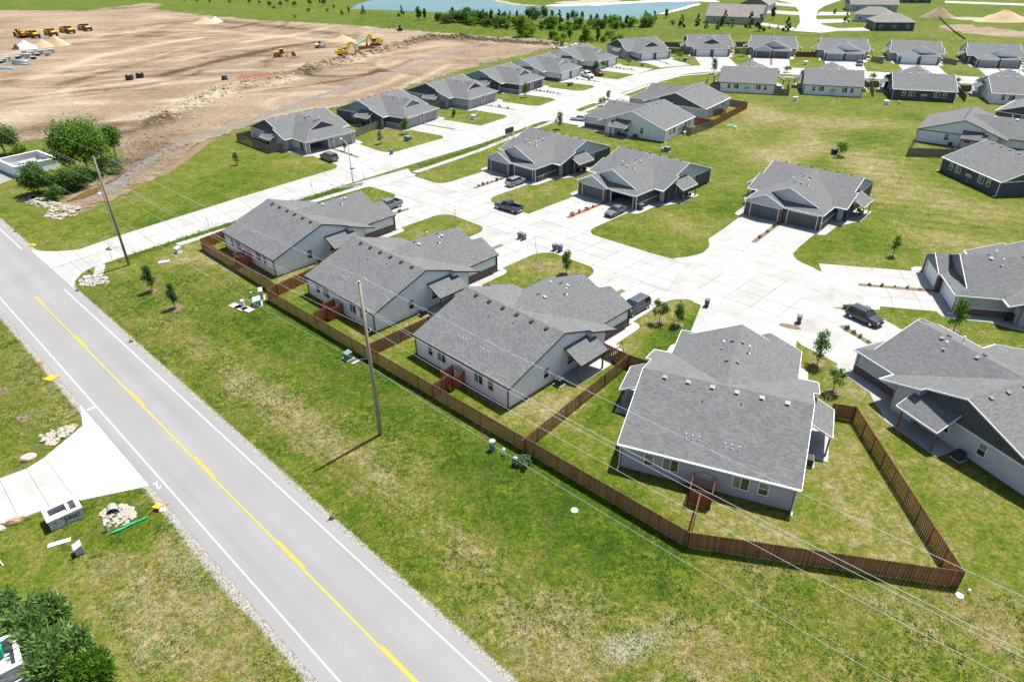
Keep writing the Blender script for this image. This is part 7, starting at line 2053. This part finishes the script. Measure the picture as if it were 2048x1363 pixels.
t = thing('marker_post', 'white marker post with orange top on the near lawn', 'marker', (-41.89,39.00), 0)
MB().bar((0,0,0),(-.45,.35,.6),.07,.07).build('post', MAT['cab_white'], t); MB().bar((-.45,.35,.6),(-.6,.47,.8),.08,.08).build('tip', MAT['orange'], t)

# ------------------------------------------------------------------ block enclosure by the creek
EA, EB, EC = (-101.90,140.63), (-96.79,147.15), (-104.97,154.08)
t = thing('block_enclosure', 'white block wall enclosure open to the sky with machinery inside', 'enclosure', EA, ang(EA, EB))
L_ = dist(EA, EB); dp = 9.5; hh = 2.2
for nm, q in (('front_wall',(0,L_,0,.3)),('back_wall',(0,L_,dp-.3,dp)),('side_wall',(0,.3,.3,dp-.3)),('side_wall',(L_-.3,L_,.3,dp-.3))):
    MB().box(*q,-.1,hh).build(nm, MAT['siding_white'], t)
for q in ((-.06,L_+.06,-.06,.36),(-.06,L_+.06,dp-.36,dp+.06),(-.06,.36,.362,dp-.362),(L_-.36,L_+.06,.362,dp-.362)):
    MB().box(*q,hh,hh+.1).build('coping', MAT['cap_stone'], t)
MB().box(.3,L_-.3,.3,dp-.3,-.05,.05).build('floor', MAT['mulch'], t)
U = lambda x, y: tuple(a+b for a, b in zip(EA, rot2((x, y), ang(EA, EB))))
ea = ang(EA, EB)
cabinet(U(2.0,2.6), 1.8, 2.6, 1.5, ea, 'teal', 'teal pump box inside the block enclosure', True)
cabinet(U(4.0,2.6), 1.7, 3.0, 1.6, ea, 'cab_grey', 'grey pump box beside the teal one inside the block enclosure', True)
cabinet(U(L_-3.2,3.0), 2.6, 2.0, 1.6, ea, 'cab_sage', 'sage machinery box at the creek end of the block enclosure', True)
cabinet(U(L_-3.8,6.0), 3.2, 1.6, 1.4, ea, 'cab_grey', 'long grey machinery box at the back of the block enclosure', True)
cabinet(U(6.6,5.0), 1.2, 1.6, 1.3, ea, 'machine_rust', 'rusty pump unit in the middle of the block enclosure', True)

# ------------------------------------------------------------------ earthmoving machines
def bwheel(t, x, y, r, w_, name='wheel'):
    q = hpart(name, f'bw{r}{w_}', lambda: m_tyre(r, w_), 'rubber', t, True); q.location = (x,y,r)
    hpart('hub', f'bh{r}{w_}', lambda: MB().tube([(0,-w_*.46,0),(0,w_*.46,0)], r*.58, 12), 'machine_yellow', q)
def scraper(loc, rz, label):
    t = thing('wheel_scraper', label, 'scraper', loc, rz, 'parked earthmoving scrapers')
    MB().loft([[(3.6,-1.0,1.0),(3.6,1.0,1.0),(3.6,1.0,2.4),(3.6,-1.0,2.4)],[(6.4,-.9,1.0),(6.4,.9,1.0),(6.4,.8,2.0),(6.4,-.8,2.0)]]).build('engine_hood', MAT['machine_yellow'], t)
    MB().box(6.4,6.55,-.8,.8,1.1,1.95).build('radiator', MAT['machine_dark'], t)
    MB().box(2.6,3.7,-.9,.9,1.6,3.3).build('cab', MAT['car_glass'], t)
    MB().box(2.5,3.8,-1.0,1.0,3.3,3.45).build('cab_roof', MAT['machine_yellow'], t)
    MB().tube([(2.6,0,2.4),(1.2,0,2.9),(-.2,0,2.6)], [.45,.4,.35], 8).build('gooseneck', MAT['machine_yellow'], t)
    for s in (1,-1):
        MB().bar((.0,s*1.65,2.3),(-3.2,s*1.65,1.2),.25,.5).build('draft_arm', MAT['machine_yellow'], t)
        MB().poly([(-.4,s*1.55,.4),(-4.6,s*1.55,.4),(-4.9,s*1.55,2.5),(-.2,s*1.55,2.3)]).build('bowl_side', MAT['machine_yellow'], t)
    MB().box(-4.6,-.4,-1.5,1.5,.35,.6).build('bowl_floor', MAT['machine_rust'], t)
    MB().loft([[(-.3,-1.5,.5),(-.3,1.5,.5),(-.1,1.5,2.3),(-.1,-1.5,2.3)],[(.35,-1.4,.8),(.35,1.4,.8),(.2,1.4,1.9),(.2,-1.4,1.9)]]).build('apron', MAT['machine_rust'], t)
    MB().box(-5.2,-4.6,-1.5,1.5,.6,2.6).build('ejector', MAT['machine_rust'], t)
    MB().box(-7.8,-5.0,-.8,.8,1.2,2.5).build('rear_engine', MAT['machine_yellow'], t)
    for s in (1,-1): bwheel(t, 4.4, s*1.35, .95, .75); bwheel(t, -6.1, s*1.35, .95, .75)
    return t
for i, (p, a, lab) in enumerate([((-229.22,353.74),134,'yellow scraper at the end of the parked row, nose out'),((-221.76,351.43),-46,'yellow scraper second in the parked row, turned about'),((-216.73,357.49),-48,'yellow scraper in the middle of the parked row'),((-213.29,365.63),-44,'dark topped scraper fourth in the parked row'),((-209.18,374.07),-47,'yellow scraper at the grass end of the parked row')]):
    scraper(p, R(a), lab)
def excavator(loc, rz, lab, swing=0, reach=1., mat='machine_lemon'):
    t = thing('excavator', lab, 'excavator', loc, rz)
    for s in (1,-1):
        n = 16; pr = [(1.9*math.copysign(1,math.cos(a))*min(1,abs(math.cos(a))*1.6)*1., .5+.45*math.sin(a)) for a in [6.283*k/n for k in range(n)]]
        MB().loft([[(x, s*1.3-.3, z) for x, z in pr],[(x, s*1.3+.3, z) for x, z in pr]]).build('track', MAT['machine_dark'], t)
    MB().box(-.9,.9,-1.,1.,.5,1.15).build('undercarriage', MAT['machine_dark'], t)
    h = MB().loft([[(-2.7,-1.35,1.15),(1.5,-1.35,1.15),(1.5,1.35,1.15),(-2.7,1.35,1.15)],[(-2.9,-1.35,1.6),(1.5,-1.35,1.6),(1.5,1.35,1.6),(-2.9,1.35,1.6)],[(-2.6,-1.3,2.4),(.2,-1.3,2.4),(.2,1.3,2.4),(-2.6,1.3,2.4)]]).build('upper_body', MAT[mat], t)
    MB().box(-2.95,-2.6,-1.3,1.3,1.2,2.2).build('counterweight', MAT[mat], t)
    c = MB().box(.1,1.6,.35,1.3,1.6,3.0).build('cab', MAT['car_glass'], t); MB().box(.05,1.65,.3,1.35,3.0,3.1).build('cab_roof', MAT[mat], t)
    MB().box(-2.2,-.6,-.9,.9,2.4,2.65).build('engine_cover', MAT['machine_dark'], t)
    a, b, e, f = (1.2,-.25,1.7), (3.4*reach,-.25,4.6), (6.2*reach,-.25,3.6), (6.6*reach,-.25,1.0)
    MB().bar(a, b, .45, .65).bar(b, e, .42, .6).build('boom', MAT[mat], t)
    MB().bar((5.6*reach,-.25,4.1), f, .38, .5).build('stick', MAT[mat], t)
    MB().bar((2.0,-.25,2.0),(4.2*reach,-.25,4.0),.16,.16).bar((4.0*reach,-.25,4.9),(5.7*reach,-.25,4.4),.14,.14).build('hydraulic_ram', MAT['steel'], t)
    MB().loft([[(6.3*reach,-.85,1.1),(6.3*reach,.35,1.1),(6.9*reach,.35,1.2),(6.9*reach,-.85,1.2)],[(6.0*reach,-.85,.5),(6.0*reach,.35,.5),(6.9*reach,.35,.2),(6.9*reach,-.85,.2)],[(6.3*reach,-.8,.05),(6.3*reach,.3,.05),(6.7*reach,.3,.0),(6.7*reach,-.8,.0)]]).build('bucket', MAT['machine_rust'], t)
    return t
excavator((*(-63.39,285.23), .3), R(38), 'yellow excavator reaching along the trench, back to the street', 0, .8)
excavator((*(-54.65,307.67), .6), R(222), 'yellow excavator facing the trench with bucket lowered', 0, .62)
# motor grader
t = thing('motor_grader', 'yellow motor grader beside the dark windrow', 'grader', (-87.48,287.14), R(25))
MB().box(-3.2,-.9,-.8,.8,1.0,2.1).build('engine_hood', MAT['machine_yellow'], t)
MB().box(-.9,.4,-.75,.75,1.3,2.9).build('cab', MAT['car_glass'], t); MB().box(-1.,.5,-.85,.85,2.9,3.05).build('cab_roof', MAT['machine_yellow'], t)
MB().bar((.3,0,1.7),(4.4,0,1.5),.4,.45).build('frame', MAT['machine_yellow'], t)
MB().bar((1.2,-1.9,.55),(2.0,1.9,.55),.15,.7).build('blade', MAT['machine_rust'], t)
for s in (1,-1):
    bwheel(t, 4.2, s*1.0, .68, .42); bwheel(t, -1.0, s*1.0, .68, .42); bwheel(t, -2.6, s*1.0, .68, .42)
# skid-steers and small plant
def small_plant(loc, rz, lab, mat):
    t = thing('roller', lab, 'roller', loc, rz)
    MB().tube([(1.3,-1.0,.75),(1.3,1.0,.75)], .75, 16).build('drum', MAT['steel'], t)
    MB().box(-1.9,.2,-.8,.8,.7,1.6).build('body', MAT[mat], t)
    for s in (1,-1): bwheel(t, -1.2, s*.95, .7, .4); MB().bar((.2,s*.9,1.0),(1.4,s*1.1,.8),.15,.2).build('drum_frame', MAT[mat], t)
    MB().box(-.4,.2,-.5,.5,1.6,2.5).build('canopy', MAT['machine_dark'], t)
small_plant((-77.77,308.32), R(40), 'white drum roller parked near the grader', 'cab_white')
small_plant((-51.18,356.87), R(100), 'dark roller parked at the grassy lot edge', 'machine_dark')
# trench pipe and shields
t = MB().tube([(*(-60.74,298.03),2.4),(*(-59.65,305.50),2.9),(*(-57.96,312.60),3.2)], .35, 8).build('hanging_pipe', MAT['teal']); tag(t, 'pale teal pipe lying between the two excavators', 'pipe')
o = MB().box(-3.2,3.2,-.12,.12,0,1.2).build('trench_panel', MAT['red_soil']); at(o, (*(-57.50,300.24), .5), R(35)); tag(o, 'red trench shield panel beside the teal pipe', 'trench shield')
# stacked manhole rings, pipes and bundles
ringm = lambda r, h: MB().loft([[(r*math.cos(a),r*math.sin(a),0) for a in [6.283*k/16 for k in range(16)]],[(r*math.cos(a),r*math.sin(a),h) for a in [6.283*k/16 for k in range(16)]],[(r*.8*math.cos(a),r*.8*math.sin(a),h) for a in [6.283*k/16 for k in range(16)]],[(r*.8*math.cos(a),r*.8*math.sin(a),.02) for a in [6.283*k/16 for k in range(16)]]])
RG = [(37,117.5),(46,115),(58,116.5),(68,118.5),(50,109),(66,111.5),(76,112),(70,105.5),(84,109),(92,106),(98,111.5),(105,107),(2,127),(11,124.5),(18.5,122.5),(54,119),(88,103)]
WR = [(-192.82,291.41),(-192.77,294.29),(-189.19,292.27),(-185.73,289.72),(-196.40,301.73),(-191.13,298.29),(-188.66,297.50),(-194.77,305.91),(-189.15,301.14),(-189.65,304.87),(-184.39,297.75),(-186.13,303.35),(-193.17,280.93),(-193.12,283.62),(-193.02,285.81)]
for i, p in enumerate(WR):
    t = thing('manhole_ring', ['dark','pale grey','bluish steel'][i%3]+' manhole ring stored on the lot near the sand piles', 'concrete ring', p, 0, 'manhole rings stored on the lot')
    hpart('wall', f'mring{i%3}', lambda: ringm(1.0+.12*(i%3), .9+.35*(i%3)), ['machine_dark','concrete_grey','pipe_steel'][i%3], t)
    hpart('rim', f'mrim{i%3}', lambda: ringm(1.06+.12*(i%3), .12), 'concrete_new', t).location.z = .9+.35*(i%3)
t = thing('pipe_bundle', 'bundle of grey steel pipes lying before the manhole rings', 'pipe bundle', (-183.66,278.09), R(-12))
for j in range(3):
    for k in range(4-j): 
        q = hpart('pipe', 'spipe', lambda: MB().tube([(-3.2,0,0),(3.2,0,0)], .28, 10), 'pipe_steel', t, True); q.location = (0, -.85+.57*k+.285*j, .3+.49*j)
t = thing('pipe_bundle', 'bundle of pale blue pipes at the lot edge', 'pipe bundle', (-183.96,267.94), R(-8))
for j in range(2):
    for k in range(3-j):
        q = hpart('pipe', 'bpipe', lambda: MB().tube([(-4,0,0),(4,0,0)], .2, 10), 'pipe_blue', t, True); q.location = (0, -.4+.41*k+.2*j, .2+.36*j)
for i, (p, lab) in enumerate((((-127.23,244.79),'dark culvert section lying alone on the lot, first of a pair'),((-125.18,248.08),'dark culvert section beside its twin on the lot'),((-94.52,242.58),'dark conical manhole section on the lot'))):
    t = thing('concrete_section', lab, 'concrete ring', p, R(30*i))
    mb = ringm(1.25, 1.6) if i < 2 else MB().loft([[(1.2*math.cos(a),1.2*math.sin(a),0) for a in [6.283*k/14 for k in range(14)]],[(.65*math.cos(a),.65*math.sin(a),1.5) for a in [6.283*k/14 for k in range(14)]]])
    mb.build('wall', MAT['machine_dark'], t)
    MB().tube([(0,0,1.5),(0,0,1.62)], .5, 12).build('cover', MAT['concrete_grey'], t)

# ------------------------------------------------------------------ rough grass and weeds on the verges (uncountable)
def tufts(name, pts, mat, hmin, hmax, seed, label, blades=5, spread=.10):
    rg = np.random.default_rng(seed); n = len(pts)
    P = np.repeat(np.array(pts), blades, 0); m_ = len(P)
    a = rg.random(m_)*6.283; h = hmin+(hmax-hmin)*rg.random(m_)**1.6
    base = P + rg.normal(size=(m_,2))*spread
    w_ = .018+.03*rg.random(m_); ln = h*(.4+.7*rg.random(m_))
    dx, dy = np.cos(a), np.sin(a)
    v = np.zeros((m_,3,3))
    v[:,0] = np.stack([base[:,0]-dy*w_, base[:,1]+dx*w_, np.zeros(m_)],1)
    v[:,1] = np.stack([base[:,0]+dy*w_, base[:,1]-dx*w_, np.zeros(m_)],1)
    v[:,2] = np.stack([base[:,0]+dx*ln, base[:,1]+dy*ln, h],1)
    me = bpy.data.meshes.new(name)
    me.vertices.add(3*m_); me.vertices.foreach_set('co', v.reshape(-1))
    me.loops.add(3*m_); me.loops.foreach_set('vertex_index', np.arange(3*m_, dtype=np.int32))
    me.polygons.add(m_); me.polygons.foreach_set('loop_start', np.arange(0,3*m_,3, dtype=np.int32)); me.polygons.foreach_set('loop_total', np.full(m_,3, dtype=np.int32))
    me.update()
    return tag(obj(name, me, MAT[mat]), label, 'grass', None, 'stuff')
rg = np.random.default_rng(5)
def side(p, a, b): return (b[0]-a[0])*(p[1]-a[1]) - (b[1]-a[1])*(p[0]-a[0])
pa, pb, pc = [], [], []
for _ in range(95000):
    n_, d_ = rg.uniform(2.5, 66), rg.uniform(-12, 104)
    if 10.3 < n_ < 20.5: continue
    p = rp(n_, d_)
    if n_ > 20:
        if side(p, FA, FB) > -.3 and side(p, FC, FD) > -.3 and side(p, FD, FE) > -.3: continue
        if not (side(p, FC, FD) < -.3 or side(p, FD, FE) < -.3): continue
    elif inside(p, DRV): continue
    k = mnoise.noise((p[0]*.22, p[1]*.22, 0)) + .35*mnoise.noise((p[0]*.9, p[1]*.9, 5))
    (pa if k > .12 else pb if k > -.18 else pc).append(p)
tufts('verge_grass', pa[:22000], 'leaf_mid', .05, .16, 1, 'green grass tufts on the road verges', 6)
tufts('verge_grass', pb[:22000], 'leaf_bright', .05, .13, 2, 'bright grass tufts on the road verges', 5)
tufts('dry_grass', pc[:22000], 'leaf_straw', .05, .15, 3, 'straw coloured dry grass tufts on the road verges', 5)
# rank weeds along the street strips and in the meadow by the lake
wk = []
for a, b, w_ in (((-39.39,124.50),(-29.63,133.85),.9),((-19.55,144.47),(-6.75,158.54),1.0),((-47.51,114.97),(-39.39,124.50),.8),((-6.75,158.54),(9.23,180.55),1.0),((-60.92,98.90),(-48.08,114.05),.7)):
    for _ in range(500):
        q = lerp(a, b, rg.random()); wk.append((q[0]+rg.normal()*w_*.7, q[1]+rg.normal()*w_*.7))
tufts('strip_weeds', wk, 'leaf_bright', .15, .45, 4, 'rank weeds on the grass strips beside the street', 4, .15)
wm = []
MEAD = [(-79.71,381.64),(-83.33,429.63),(-30.51,400.91),(-3.77,364.54),(20.80,371.29),(87.99,343.30),(129.95,332.76),(151.33,330.71),(196.02,295.20),(140.57,305.38),(106.50,328.73),(38.69,313.03),(21.69,310.42),(-8.04,336.37),(-39.02,353.98)]
xs = [p[0] for p in MEAD]; ys = [p[1] for p in MEAD]
while len(wm) < 6000:
    p = (rg.uniform(min(xs), max(xs)), rg.uniform(min(ys), max(ys)))
    if inside(p, MEAD): wm.append(p)
tufts('meadow_grass', wm, 'leaf_bright', .3, 1.1, 6, 'tall rough meadow grass between lot, lake and far row', 4, .5)
